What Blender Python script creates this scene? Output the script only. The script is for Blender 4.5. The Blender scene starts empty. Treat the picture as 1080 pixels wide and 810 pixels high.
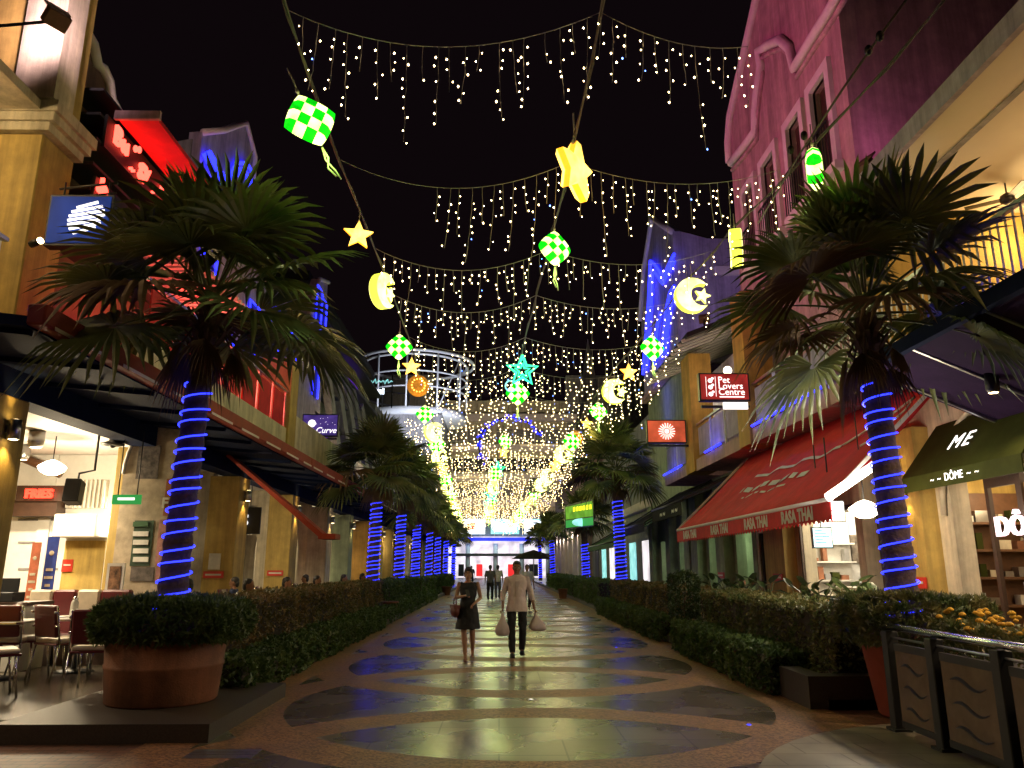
import bpy, bmesh, math, random
import numpy as np
from mathutils import Vector, Matrix, Euler
R = math.radians
random.seed(7)
rng = np.random.default_rng(7)
S = bpy.context.scene
COL = S.collection
# ------------------------------------------------------------------ camera, sky, exposure
FPX = 800.0
PITCH = math.atan((598 - 405) / FPX)
YAW = -math.atan(13 / math.hypot(FPX, 193))
cam_d = bpy.data.cameras.new('camera')
cam_d.sensor_width = 36.0
cam_d.lens = FPX / 1080 * 36
cam_d.clip_start = 0.05
cam_d.clip_end = 2000
cam = bpy.data.objects.new('camera', cam_d)
cam.location = (0, 0, 1.6)
cam.rotation_euler = (math.pi / 2 + PITCH, 0, YAW)
COL.objects.link(cam)
S.camera = cam
W = bpy.data.worlds.new('World')
S.world = W
W.use_nodes = True
nt = W.node_tree
for n in list(nt.nodes):
    nt.nodes.remove(n)
wo = nt.nodes.new('ShaderNodeOutputWorld')
bg = nt.nodes.new('ShaderNodeBackground')
bg2 = nt.nodes.new('ShaderNodeBackground')
ad = nt.nodes.new('ShaderNodeAddShader')
sky = nt.nodes.new('ShaderNodeTexSky')
sky.sky_type = 'NISHITA'
sky.sun_disc = False
sky.sun_elevation = R(-8)
sky.sun_rotation = R(200)
bg.inputs['Strength'].default_value = 0.05
bg2.inputs['Color'].default_value = (0.62, 0.34, 0.46, 1)     # city glow on the night sky
bg2.inputs['Strength'].default_value = 0.006
nt.links.new(sky.outputs[0], bg.inputs[0])
nt.links.new(bg.outputs[0], ad.inputs[0])
nt.links.new(bg2.outputs[0], ad.inputs[1])
nt.links.new(ad.outputs[0], wo.inputs[0])
vs = S.view_settings
vs.view_transform = 'Standard'
vs.look = 'None'
vs.exposure = 0.0
vs.gamma = 1.0
S.render.engine = 'CYCLES'
cy = S.cycles
cy.use_denoising = True
cy.max_bounces = 6
cy.diffuse_bounces = 3
cy.glossy_bounces = 3
cy.transparent_max_bounces = 8
cy.sample_clamp_indirect = 4.0
cy.caustics_reflective = False
cy.caustics_refractive = False
cy.use_light_tree = True

# ------------------------------------------------------------------ pixel to place (photo pixels, 1080 x 810)
_cp, _sp = math.cos(PITCH), math.sin(PITCH)
def ray(u, v):
    x = (u - 540) / FPX; y = (405 - v) / FPX
    d = (x, _cp - y * _sp, _sp + y * _cp)
    c, s = math.cos(YAW), math.sin(YAW)
    return Vector((c * d[0] - s * d[1], s * d[0] + c * d[1], d[2]))
def P(u, v, X=None, Y=None, z=None):
    d = ray(u, v)
    t = X / d.x if X is not None else Y / d.y if Y is not None else (z - 1.6) / d.z
    return Vector((0, 0, 1.6)) + d * t

# ------------------------------------------------------------------ materials
def _new(name):
    m = bpy.data.materials.new(name)
    m.use_nodes = True
    return m, m.node_tree, m.node_tree.nodes['Principled BSDF']
def mat(name, col, rough=0.6, metal=0.0, var=0.25, scale=3.0, bump=0.15, bscale=40.0, spec=0.5, trans=0.0, streak=0.0):
    m, t, b = _new(name)
    tc = t.nodes.new('ShaderNodeTexCoord')
    n1 = t.nodes.new('ShaderNodeTexNoise'); n1.inputs['Scale'].default_value = scale; n1.inputs['Detail'].default_value = 6
    n1.inputs['Roughness'].default_value = 0.65
    t.links.new(tc.outputs['Object'], n1.inputs['Vector'])
    r = t.nodes.new('ShaderNodeValToRGB')
    r.color_ramp.elements[0].position = 0.3; r.color_ramp.elements[1].position = 0.7
    r.color_ramp.elements[0].color = tuple(c * (1 - var) for c in col) + (1,)
    r.color_ramp.elements[1].color = tuple(min(1, c * (1 + var * 0.6)) for c in col) + (1,)
    t.links.new(n1.outputs[0], r.inputs[0])
    out = r.outputs[0]
    if streak:     # rain streaks and grime running down the paint
        mp = t.nodes.new('ShaderNodeMapping'); mp.inputs['Scale'].default_value = (3.2, 3.2, 0.22)
        t.links.new(tc.outputs['Object'], mp.inputs[0])
        n3 = t.nodes.new('ShaderNodeTexNoise'); n3.inputs['Scale'].default_value = 1.0; n3.inputs['Detail'].default_value = 7; n3.inputs['Roughness'].default_value = 0.7
        t.links.new(mp.outputs[0], n3.inputs['Vector'])
        mr = t.nodes.new('ShaderNodeMapRange'); mr.inputs[1].default_value = 0.35; mr.inputs[2].default_value = 0.62; mr.inputs[3].default_value = 1 - streak; mr.inputs[4].default_value = 1.0
        t.links.new(n3.outputs[0], mr.inputs[0])
        mu = t.nodes.new('ShaderNodeMix'); mu.data_type = 'RGBA'; mu.blend_type = 'MULTIPLY'; mu.inputs[0].default_value = 1
        t.links.new(out, mu.inputs[6]); t.links.new(mr.outputs[0], mu.inputs[7]); out = mu.outputs[2]
    t.links.new(out, b.inputs['Base Color'])
    b.inputs['Roughness'].default_value = rough
    b.inputs['Metallic'].default_value = metal
    b.inputs['Specular IOR Level'].default_value = spec
    if trans:
        b.inputs['Transmission Weight'].default_value = trans
    if bump:
        n2 = t.nodes.new('ShaderNodeTexNoise'); n2.inputs['Scale'].default_value = bscale; n2.inputs['Detail'].default_value = 4
        t.links.new(tc.outputs['Object'], n2.inputs['Vector'])
        bp = t.nodes.new('ShaderNodeBump'); bp.inputs['Strength'].default_value = bump; bp.inputs['Distance'].default_value = 0.02
        t.links.new(n2.outputs[0], bp.inputs['Height'])
        t.links.new(bp.outputs[0], b.inputs['Normal'])
    return m
def emis(name, col, strength, sample=True, base=None, mottled=0.0):
    m, t, b = _new(name)
    b.inputs['Base Color'].default_value = (base or tuple(min(0.8, c) for c in col)) + (1,)
    b.inputs['Roughness'].default_value = 0.5
    b.inputs['Specular IOR Level'].default_value = 0.15
    b.inputs['Emission Color'].default_value = tuple(col) + (1,)
    b.inputs['Emission Strength'].default_value = strength
    if mottled:
        tc = t.nodes.new('ShaderNodeTexCoord')
        n = t.nodes.new('ShaderNodeTexNoise'); n.inputs['Scale'].default_value = mottled; n.inputs['Detail'].default_value = 3
        t.links.new(tc.outputs['Object'], n.inputs['Vector'])
        mr = t.nodes.new('ShaderNodeMapRange'); mr.inputs[1].default_value = 0.3; mr.inputs[2].default_value = 0.7
        mr.inputs[3].default_value = strength * 0.45; mr.inputs[4].default_value = strength * 1.4
        t.links.new(n.outputs[0], mr.inputs[0]); t.links.new(mr.outputs[0], b.inputs['Emission Strength'])
    if not sample:
        m.cycles.emission_sampling = 'NONE'
    return m

M = {}
M['yellow'] = mat('yellow_paint', (0.55, 0.38, 0.1), 0.7, streak=0.45)
M['cream'] = mat('cream_paint', (0.66, 0.58, 0.42), 0.7, streak=0.45)
M['white'] = mat('white_paint', (0.78, 0.76, 0.72), 0.6, var=0.1)
M['soffit'] = mat('soffit_paint', (0.68, 0.6, 0.46), 0.7, var=0.06, scale=0.8, bump=0.03)
M['pink'] = mat('rose_paint', (0.55, 0.34, 0.36), 0.75, streak=0.45)
M['lav'] = mat('lavender_paint', (0.45, 0.38, 0.5), 0.75, streak=0.45)
M['trim'] = mat('trim_paint', (0.7, 0.62, 0.62), 0.7, var=0.12)
M['grey'] = mat('grey_paint', (0.3, 0.29, 0.3), 0.7, streak=0.45)
M['dark'] = mat('dark_metal', (0.02, 0.02, 0.022), 0.45, bump=0.03)
M['black'] = mat('black_plastic', (0.012, 0.012, 0.013), 0.5, bump=0.03)
M['brownwall'] = mat('brown_render', (0.16, 0.09, 0.06), 0.75, streak=0.45)
M['olivewall'] = mat('sage_green_paint', (0.3, 0.36, 0.22), 0.7, streak=0.45)
M['orangewall'] = mat('orange_paint', (0.55, 0.3, 0.06), 0.7, streak=0.45)
M['canvas_blue'] = mat('dark_blue_canvas', (0.006, 0.012, 0.04), 0.75, bump=0.2, spec=0.08, bscale=150)
M['canvas_purple'] = mat('plum_canvas', (0.025, 0.012, 0.04), 0.8, bump=0.2, spec=0.08, bscale=150)
M['canvas_red'] = mat('red_canvas', (0.62, 0.014, 0.022), 0.75, bump=0.25, bscale=120)
M['canvas_rust'] = mat('rust_red_canvas', (0.28, 0.035, 0.015), 0.75, bump=0.2, bscale=120)
M['canvas_black'] = mat('black_canvas', (0.02, 0.018, 0.018), 0.8, bump=0.2, spec=0.08, bscale=120)
M['canvas_green'] = mat('green_canvas', (0.03, 0.09, 0.035), 0.8, bump=0.2, bscale=120)
M['canvas_olive'] = mat('olive_canvas', (0.035, 0.042, 0.008), 0.8, bump=0.2, spec=0.08, bscale=120)
M['chrome'] = mat('chrome', (0.75, 0.75, 0.75), 0.18, 1.0, var=0.05, bump=0.0)
M['steel'] = mat('brushed_steel', (0.55, 0.55, 0.56), 0.32, 1.0, bump=0.03)
M['whitesteel'] = mat('white_steel', (0.75, 0.76, 0.8), 0.4, var=0.06, bump=0.02)
M['wood'] = mat('brown_wood', (0.14, 0.065, 0.03), 0.5, scale=8)
M['darkwood'] = mat('dark_wood', (0.05, 0.025, 0.015), 0.45, scale=8)
M['maroon'] = mat('maroon_vinyl', (0.12, 0.012, 0.015), 0.4, bump=0.05)
M['creamvinyl'] = mat('cream_vinyl', (0.62, 0.52, 0.38), 0.42, bump=0.05)
M['laminate'] = mat('pale_laminate', (0.62, 0.6, 0.55), 0.3, bump=0.02)
M['terracotta'] = mat('terracotta', (0.26, 0.1, 0.045), 0.75, var=0.5, scale=2.2, streak=0.4, bump=0.3, bscale=60)
M['redpot'] = mat('red_clay', (0.36, 0.08, 0.05), 0.7, bump=0.2)
M['kerb'] = mat('brown_granite', (0.045, 0.032, 0.024), 0.5, scale=60, var=0.5)
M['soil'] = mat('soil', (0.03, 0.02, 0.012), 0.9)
M['skin'] = mat('skin', (0.42, 0.22, 0.13), 0.5, var=0.08, bump=0.03)
M['skin2'] = mat('skin_deep', (0.25, 0.12, 0.065), 0.5, var=0.08, bump=0.03)
M['hair'] = mat('black_hair', (0.012, 0.01, 0.009), 0.4, bump=0.5, bscale=90)
M['shirt'] = mat('pale_pink_cotton', (0.68, 0.56, 0.54), 0.8, var=0.08, bump=0.5, bscale=14)
M['trousers'] = mat('black_trousers', (0.014, 0.014, 0.017), 0.8, bump=0.5, bscale=12)
M['dress'] = mat('black_dress', (0.01, 0.01, 0.012), 0.75, bump=0.5, bscale=12)
M['leather'] = mat('brown_leather', (0.13, 0.035, 0.03), 0.4, bump=0.2)
M['bag'] = mat('white_plastic_film', (0.72, 0.6, 0.58), 0.35, bump=0.8, bscale=18, trans=0.15)
M['eyewhite'] = mat('eye', (0.6, 0.6, 0.6), 0.3, bump=0)
M['lips'] = mat('lips', (0.32, 0.1, 0.09), 0.4, bump=0)
M['cloth_grey'] = mat('grey_cloth', (0.12, 0.12, 0.13), 0.8)
M['cloth_white'] = mat('white_cloth', (0.6, 0.58, 0.56), 0.8)
M['cloth_blue'] = mat('navy_cloth', (0.02, 0.03, 0.08), 0.8)
M['bark'] = mat('palm_bark', (0.09, 0.055, 0.035), 0.9, scale=9, var=0.5, bump=0.9, bscale=22)
M['petiole'] = mat('palm_petiole', (0.07, 0.085, 0.02), 0.6)
M['deadleaf'] = mat('dry_palm_leaf', (0.16, 0.1, 0.045), 0.8)
M['boardgrey2'] = mat('grey_menu_print', (0.16, 0.13, 0.1), 0.5, var=0.9, scale=9, bump=0)
M['boardbrown2'] = mat('brown_menu_print', (0.3, 0.15, 0.07), 0.5, var=0.8, scale=7, bump=0)
M['paper'] = mat('printed_paper', (0.7, 0.68, 0.62), 0.6, bump=0)
M['rubber'] = mat('black_rubber_cable', (0.05, 0.035, 0.03), 0.6, bump=0)
M['clearwire'] = mat('clear_wire', (0.5, 0.47, 0.42), 0.4, bump=0)
M['ribbon'] = mat('pale_green_ribbon', (0.55, 0.6, 0.4), 0.6)
def leafmat(name, c1, c2, rough=0.45, scale=2.5):
    m, t, b = _new(name)
    tc = t.nodes.new('ShaderNodeTexCoord')
    n = t.nodes.new('ShaderNodeTexNoise'); n.inputs['Scale'].default_value = scale; n.inputs['Detail'].default_value = 8
    t.links.new(tc.outputs['Object'], n.inputs['Vector'])
    r = t.nodes.new('ShaderNodeValToRGB')
    r.color_ramp.elements[0].position = 0.35; r.color_ramp.elements[1].position = 0.68
    r.color_ramp.elements[0].color = c1 + (1,); r.color_ramp.elements[1].color = c2 + (1,)
    t.links.new(n.outputs[0], r.inputs[0]); t.links.new(r.outputs[0], b.inputs['Base Color'])
    b.inputs['Roughness'].default_value = rough
    tr = t.nodes.new('ShaderNodeBsdfTranslucent')
    t.links.new(r.outputs[0], tr.inputs[0])
    mx = t.nodes.new('ShaderNodeMixShader'); mx.inputs[0].default_value = 0.25
    t.links.new(b.outputs[0], mx.inputs[1]); t.links.new(tr.outputs[0], mx.inputs[2])
    t.links.new(mx.outputs[0], t.nodes['Material Output'].inputs[0])
    return m
M['palmleaf'] = leafmat('palm_leaf', (0.04, 0.07, 0.018), (0.19, 0.2, 0.055), 0.42, 1.7)
M['hedge'] = leafmat('hedge_leaf', (0.05, 0.09, 0.022), (0.21, 0.18, 0.065), 0.45, 4)
M['hedge_red'] = leafmat('reddish_hedge_leaf', (0.07, 0.075, 0.02), (0.27, 0.165, 0.065), 0.45, 3)
M['fern'] = leafmat('fern_leaf', (0.035, 0.075, 0.018), (0.11, 0.165, 0.04), 0.5, 5)
M['broad'] = leafmat('broad_leaf', (0.02, 0.045, 0.015), (0.06, 0.1, 0.03), 0.35, 4)
M['marigold'] = mat('marigold_petal', (0.95, 0.5, 0.04), 0.7, scale=30, bump=0.6, bscale=120)
# lights
M['bulb'] = emis('warm_bulb', (1.0, 0.72, 0.34), 26, sample=False)
M['bulbblue'] = emis('blue_bulb', (0.12, 0.25, 1.0), 12, sample=False)
M['rope'] = emis('blue_rope_light', (0.02, 0.03, 1.0), 4.2)
M['neonblue'] = emis('blue_neon', (0.015, 0.02, 1.0), 5)
M['purpleglow'] = emis('purple_wash_panel', (0.13, 0.02, 0.6), 0.6, mottled=1.5)
M['neonred'] = emis('red_neon', (1.0, 0.055, 0.035), 6.5)
M['neonredsoft'] = emis('soft_red_neon', (1.0, 0.03, 0.015), 6)
M['redpanel'] = emis('red_sign_face', (0.9, 0.03, 0.03), 1.0)
M['kgreen'] = emis('green_lantern_skin', (0.003, 0.62, 0.006), 1.5, mottled=9)
M['kwhite'] = emis('white_lantern_skin', (0.9, 1.0, 0.3), 3.2, mottled=6)
M['star'] = emis('amber_star_skin', (1.0, 0.6, 0.1), 3.6, mottled=5)
M['starrim'] = emis('amber_star_rim', (1.0, 0.4, 0.02), 1.8)
M['moon'] = emis('moon_lantern_skin', (1.0, 0.97, 0.3), 2.6, mottled=4)
M['moonrim'] = emis('moon_lantern_rim', (0.85, 0.95, 0.08), 1.5)
M['gold'] = emis('gold_filigree', (0.62, 0.27, 0.03), 0.55, mottled=14)
M['cyan'] = emis('cyan_star_tube', (0.06, 0.85, 0.42), 1.7)
M['shade'] = emis('opal_glass_shade', (1.0, 0.85, 0.6), 9)
M['lampwarm'] = emis('warm_lamp_lens', (1.0, 0.72, 0.35), 14)
M['tube'] = emis('fluorescent_tube', (1.0, 0.97, 0.82), 14)
M['panelwhite'] = emis('white_ceiling_panel', (1.0, 0.93, 0.78), 5)
M['screen'] = emis('screen_face', (0.5, 0.85, 0.95), 2.2)
M['screenwhite'] = emis('bright_screen_face', (0.8, 0.92, 1.0), 2.5)
M['lettered'] = emis('pink_white_letter', (1.0, 0.72, 0.78), 1.8)
M['letterwhite'] = emis('white_letter', (1.0, 0.95, 0.9), 1.6)
M['signblue'] = emis('blue_sign_face', (0.008, 0.035, 0.22), 0.7, mottled=2)
M['signpurple'] = emis('indigo_sign_face', (0.09, 0.05, 0.28), 0.6, mottled=5)
M['signred'] = emis('red_lit_sign_face', (0.4, 0.03, 0.025), 0.6, mottled=3)
M['signrust'] = emis('rust_lit_sign_face', (0.55, 0.09, 0.04), 0.7, mottled=3)
M['signgreen'] = emis('green_sign_face', (0.03, 0.28, 0.06), 1.0)
M['yellowlit'] = emis('yellow_letter', (0.85, 0.75, 0.02), 1.6)
M['limelit'] = emis('lime_panel', (0.12, 0.34, 0.03), 0.8, mottled=3)
M['cyanlit'] = emis('cyan_panel', (0.3, 0.75, 0.75), 1.1, mottled=4)
M['mallblue'] = emis('blue_light_band', (0.02, 0.03, 0.8), 1.6)
M['mallwhite'] = emis('shop_light_panel', (1.0, 0.92, 0.95), 0.95, mottled=0.8)
M['goldband'] = emis('lit_band', (0.75, 0.62, 0.4), 0.35)
def floor_mat():
    m, t, b = _new('patterned_paving')
    L = t.links
    tc = t.nodes.new('ShaderNodeTexCoord')
    sx = t.nodes.new('ShaderNodeSeparateXYZ'); L.new(tc.outputs['Object'], sx.inputs[0])
    def mth(op, a, bb=None, c=None):
        n = t.nodes.new('ShaderNodeMath'); n.operation = op
        for i, q in enumerate((a, bb, c)):
            if q is None: continue
            if hasattr(q, 'is_linked') or hasattr(q, 'links'): L.new(q, n.inputs[i])
            else: n.inputs[i].default_value = q
        return n.outputs[0]
    s, rad = 3.8, 3.15
    x = mth('SUBTRACT', sx.outputs[0], 0.35)
    yy = mth('SUBTRACT', sx.outputs[1], 7.95 - s / 2 + 1.9)
    yl = mth('SUBTRACT', mth('MODULO', mth('ADD', yy, 380.0), s), s / 2)
    x2 = mth('MULTIPLY', x, x)
    ring = None; inside = None
    for k in (-1, 0, 1):
        dy = mth('ADD', yl, k * s)
        d = mth('SQRT', mth('ADD', x2, mth('MULTIPLY', dy, dy)))
        band = mth('LESS_THAN', mth('ABSOLUTE', mth('SUBTRACT', d, rad)), 0.30)
        ins = mth('LESS_THAN', d, rad)
        ring = band if ring is None else mth('MAXIMUM', ring, band)
        inside = ins if inside is None else mth('ADD', inside, ins)
    lens = mth('GREATER_THAN', inside, 1.5)
    one = mth('GREATER_THAN', inside, 0.5)
    side = mth('LESS_THAN', mth('ABSOLUTE', mth('SUBTRACT', sx.outputs[0], 0.25)), 3.05)
    # pebble
    vo = t.nodes.new('ShaderNodeTexVoronoi'); vo.inputs['Scale'].default_value = 45
    L.new(tc.outputs['Object'], vo.inputs['Vector'])
    rp = t.nodes.new('ShaderNodeValToRGB')
    rp.color_ramp.elements[0].color = (0.1, 0.045, 0.02, 1); rp.color_ramp.elements[1].color = (0.4, 0.2, 0.09, 1)
    cs = t.nodes.new('ShaderNodeSeparateColor'); L.new(vo.outputs['Color'], cs.inputs[0]); L.new(cs.outputs[0], rp.inputs[0])
    # tiles
    br = t.nodes.new('ShaderNodeTexBrick'); br.offset = 0.0; br.inputs['Scale'].default_value = 1.0
    br.inputs['Mortar Size'].default_value = 0.009; br.inputs['Brick Width'].default_value = 0.6; br.inputs['Row Height'].default_value = 0.6
    br.inputs['Color1'].default_value = (0.15, 0.13, 0.078, 1); br.inputs['Color2'].default_value = (0.12, 0.108, 0.066, 1); br.inputs['Mortar'].default_value = (0.035, 0.03, 0.022, 1)
    L.new(tc.outputs['Object'], br.inputs['Vector'])
    br2 = t.nodes.new('ShaderNodeTexBrick'); br2.offset = 0.0; br2.inputs['Scale'].default_value = 1.0
    br2.inputs['Mortar Size'].default_value = 0.006; br2.inputs['Brick Width'].default_value = 0.6; br2.inputs['Row Height'].default_value = 0.6
    br2.inputs['Color1'].default_value = (0.115, 0.094, 0.06, 1); br2.inputs['Color2'].default_value = (0.092, 0.077, 0.05, 1); br2.inputs['Mortar'].default_value = (0.025, 0.02, 0.016, 1)
    L.new(tc.outputs['Object'], br2.inputs['Vector'])
    def mix(f, a, bb):
        n = t.nodes.new('ShaderNodeMix'); n.data_type = 'RGBA'
        L.new(f, n.inputs[0]); L.new(a, n.inputs[6]); L.new(bb, n.inputs[7]); return n.outputs[2]
    c = mix(lens, br2.outputs[0], br.outputs[0])
    notring = mth('MULTIPLY', mth('MULTIPLY', mth('SUBTRACT', 1.0, ring), side), 1.0)
    c = mix(notring, rp.outputs[0], c)
    no = t.nodes.new('ShaderNodeTexNoise'); no.inputs['Scale'].default_value = 1.1; no.inputs['Detail'].default_value = 3
    L.new(tc.outputs['Object'], no.inputs['Vector'])
    mr = t.nodes.new('ShaderNodeMapRange'); mr.inputs[1].default_value = 0.1; mr.inputs[2].default_value = 0.9; mr.inputs[3].default_value = 0.5; mr.inputs[4].default_value = 1.3
    L.new(no.outputs[0], mr.inputs[0])
    mu = t.nodes.new('ShaderNodeMix'); mu.data_type = 'RGBA'; mu.blend_type = 'MULTIPLY'; mu.inputs[0].default_value = 1
    L.new(c, mu.inputs[6]); L.new(mr.outputs[0], mu.inputs[7])
    st = t.nodes.new('ShaderNodeTexVoronoi'); st.inputs['Scale'].default_value = 2.6; st.inputs['Randomness'].default_value = 1.0
    L.new(tc.outputs['Object'], st.inputs['Vector'])
    gum = t.nodes.new('ShaderNodeMapRange'); gum.inputs[1].default_value = 0.045; gum.inputs[2].default_value = 0.075; gum.inputs[3].default_value = 0.72; gum.inputs[4].default_value = 1.0
    L.new(st.outputs['Distance'], gum.inputs[0])
    m3 = t.nodes.new('ShaderNodeMix'); m3.data_type = 'RGBA'; m3.blend_type = 'MULTIPLY'; m3.inputs[0].default_value = 1
    L.new(mu.outputs[2], m3.inputs[6]); L.new(gum.outputs[0], m3.inputs[7])
    L.new(m3.outputs[2], b.inputs['Base Color'])
    rr = t.nodes.new('ShaderNodeMapRange'); rr.inputs[1].default_value = 0.1; rr.inputs[2].default_value = 0.9; rr.inputs[3].default_value = 0.15; rr.inputs[4].default_value = 0.4
    L.new(no.outputs[0], rr.inputs[0])
    L.new(mth('ADD', rr.outputs[0], mth('MULTIPLY', mth('SUBTRACT', 1.0, notring), 0.2)), b.inputs['Roughness'])
    bp = t.nodes.new('ShaderNodeBump'); bp.inputs['Distance'].default_value = 0.006
    L.new(mth('ADD', mth('MULTIPLY', mth('SUBTRACT', 1.0, notring), 0.45), 0.05), bp.inputs['Strength'])
    L.new(vo.outputs['Distance'], bp.inputs['Height']); L.new(bp.outputs[0], b.inputs['Normal'])
    return m
def tile_mat(name, c1, c2, mortar, w, h, rough, off=0.0, rot=0.0):
    m, t, b = _new(name)
    tc = t.nodes.new('ShaderNodeTexCoord'); mp = t.nodes.new('ShaderNodeMapping'); mp.inputs['Rotation'].default_value = (0, 0, rot)
    t.links.new(tc.outputs['Object'], mp.inputs[0])
    br = t.nodes.new('ShaderNodeTexBrick'); br.offset = off; br.inputs['Scale'].default_value = 1.0
    br.inputs['Mortar Size'].default_value = 0.008; br.inputs['Brick Width'].default_value = w; br.inputs['Row Height'].default_value = h
    br.inputs['Color1'].default_value = c1 + (1,); br.inputs['Color2'].default_value = c2 + (1,); br.inputs['Mortar'].default_value = mortar + (1,)
    t.links.new(mp.outputs[0], br.inputs['Vector'])
    no = t.nodes.new('ShaderNodeTexNoise'); no.inputs['Scale'].default_value = 2.0; no.inputs['Detail'].default_value = 8
    t.links.new(tc.outputs['Object'], no.inputs['Vector'])
    mr = t.nodes.new('ShaderNodeMapRange'); mr.inputs[1].default_value = 0.3; mr.inputs[2].default_value = 0.7; mr.inputs[3].default_value = 0.6; mr.inputs[4].default_value = 1.15
    t.links.new(no.outputs[0], mr.inputs[0])
    mu = t.nodes.new('ShaderNodeMix'); mu.data_type = 'RGBA'; mu.blend_type = 'MULTIPLY'; mu.inputs[0].default_value = 1
    t.links.new(br.outputs[0], mu.inputs[6]); t.links.new(mr.outputs[0], mu.inputs[7])
    t.links.new(mu.outputs[2], b.inputs['Base Color'])
    b.inputs['Roughness'].default_value = rough
    bp = t.nodes.new('ShaderNodeBump'); bp.inputs['Distance'].default_value = 0.005; bp.inputs['Strength'].default_value = 0.5; bp.invert = True
    t.links.new(br.outputs['Fac'], bp.inputs['Height']); t.links.new(bp.outputs[0], b.inputs['Normal'])
    return m
M['paving'] = floor_mat()
M['brickground'] = tile_mat('red_brown_pavers', (0.2, 0.085, 0.045), (0.14, 0.06, 0.035), (0.05, 0.03, 0.02), 0.2, 0.1, 0.5, 0.5)
M['terracetile'] = tile_mat('terrace_tiles', (0.12, 0.095, 0.062), (0.09, 0.072, 0.05), (0.03, 0.024, 0.018), 0.6, 0.6, 0.25, 0.0, 0.6)
M['palegrey'] = tile_mat('pale_paving', (0.3, 0.27, 0.2), (0.26, 0.235, 0.18), (0.15, 0.13, 0.1), 0.6, 0.4, 0.4, 0.5)
M['pebble'] = mat('pebble_wash', (0.24, 0.13, 0.07), 0.6, scale=70, var=0.5, bump=0.4, bscale=70)

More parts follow.
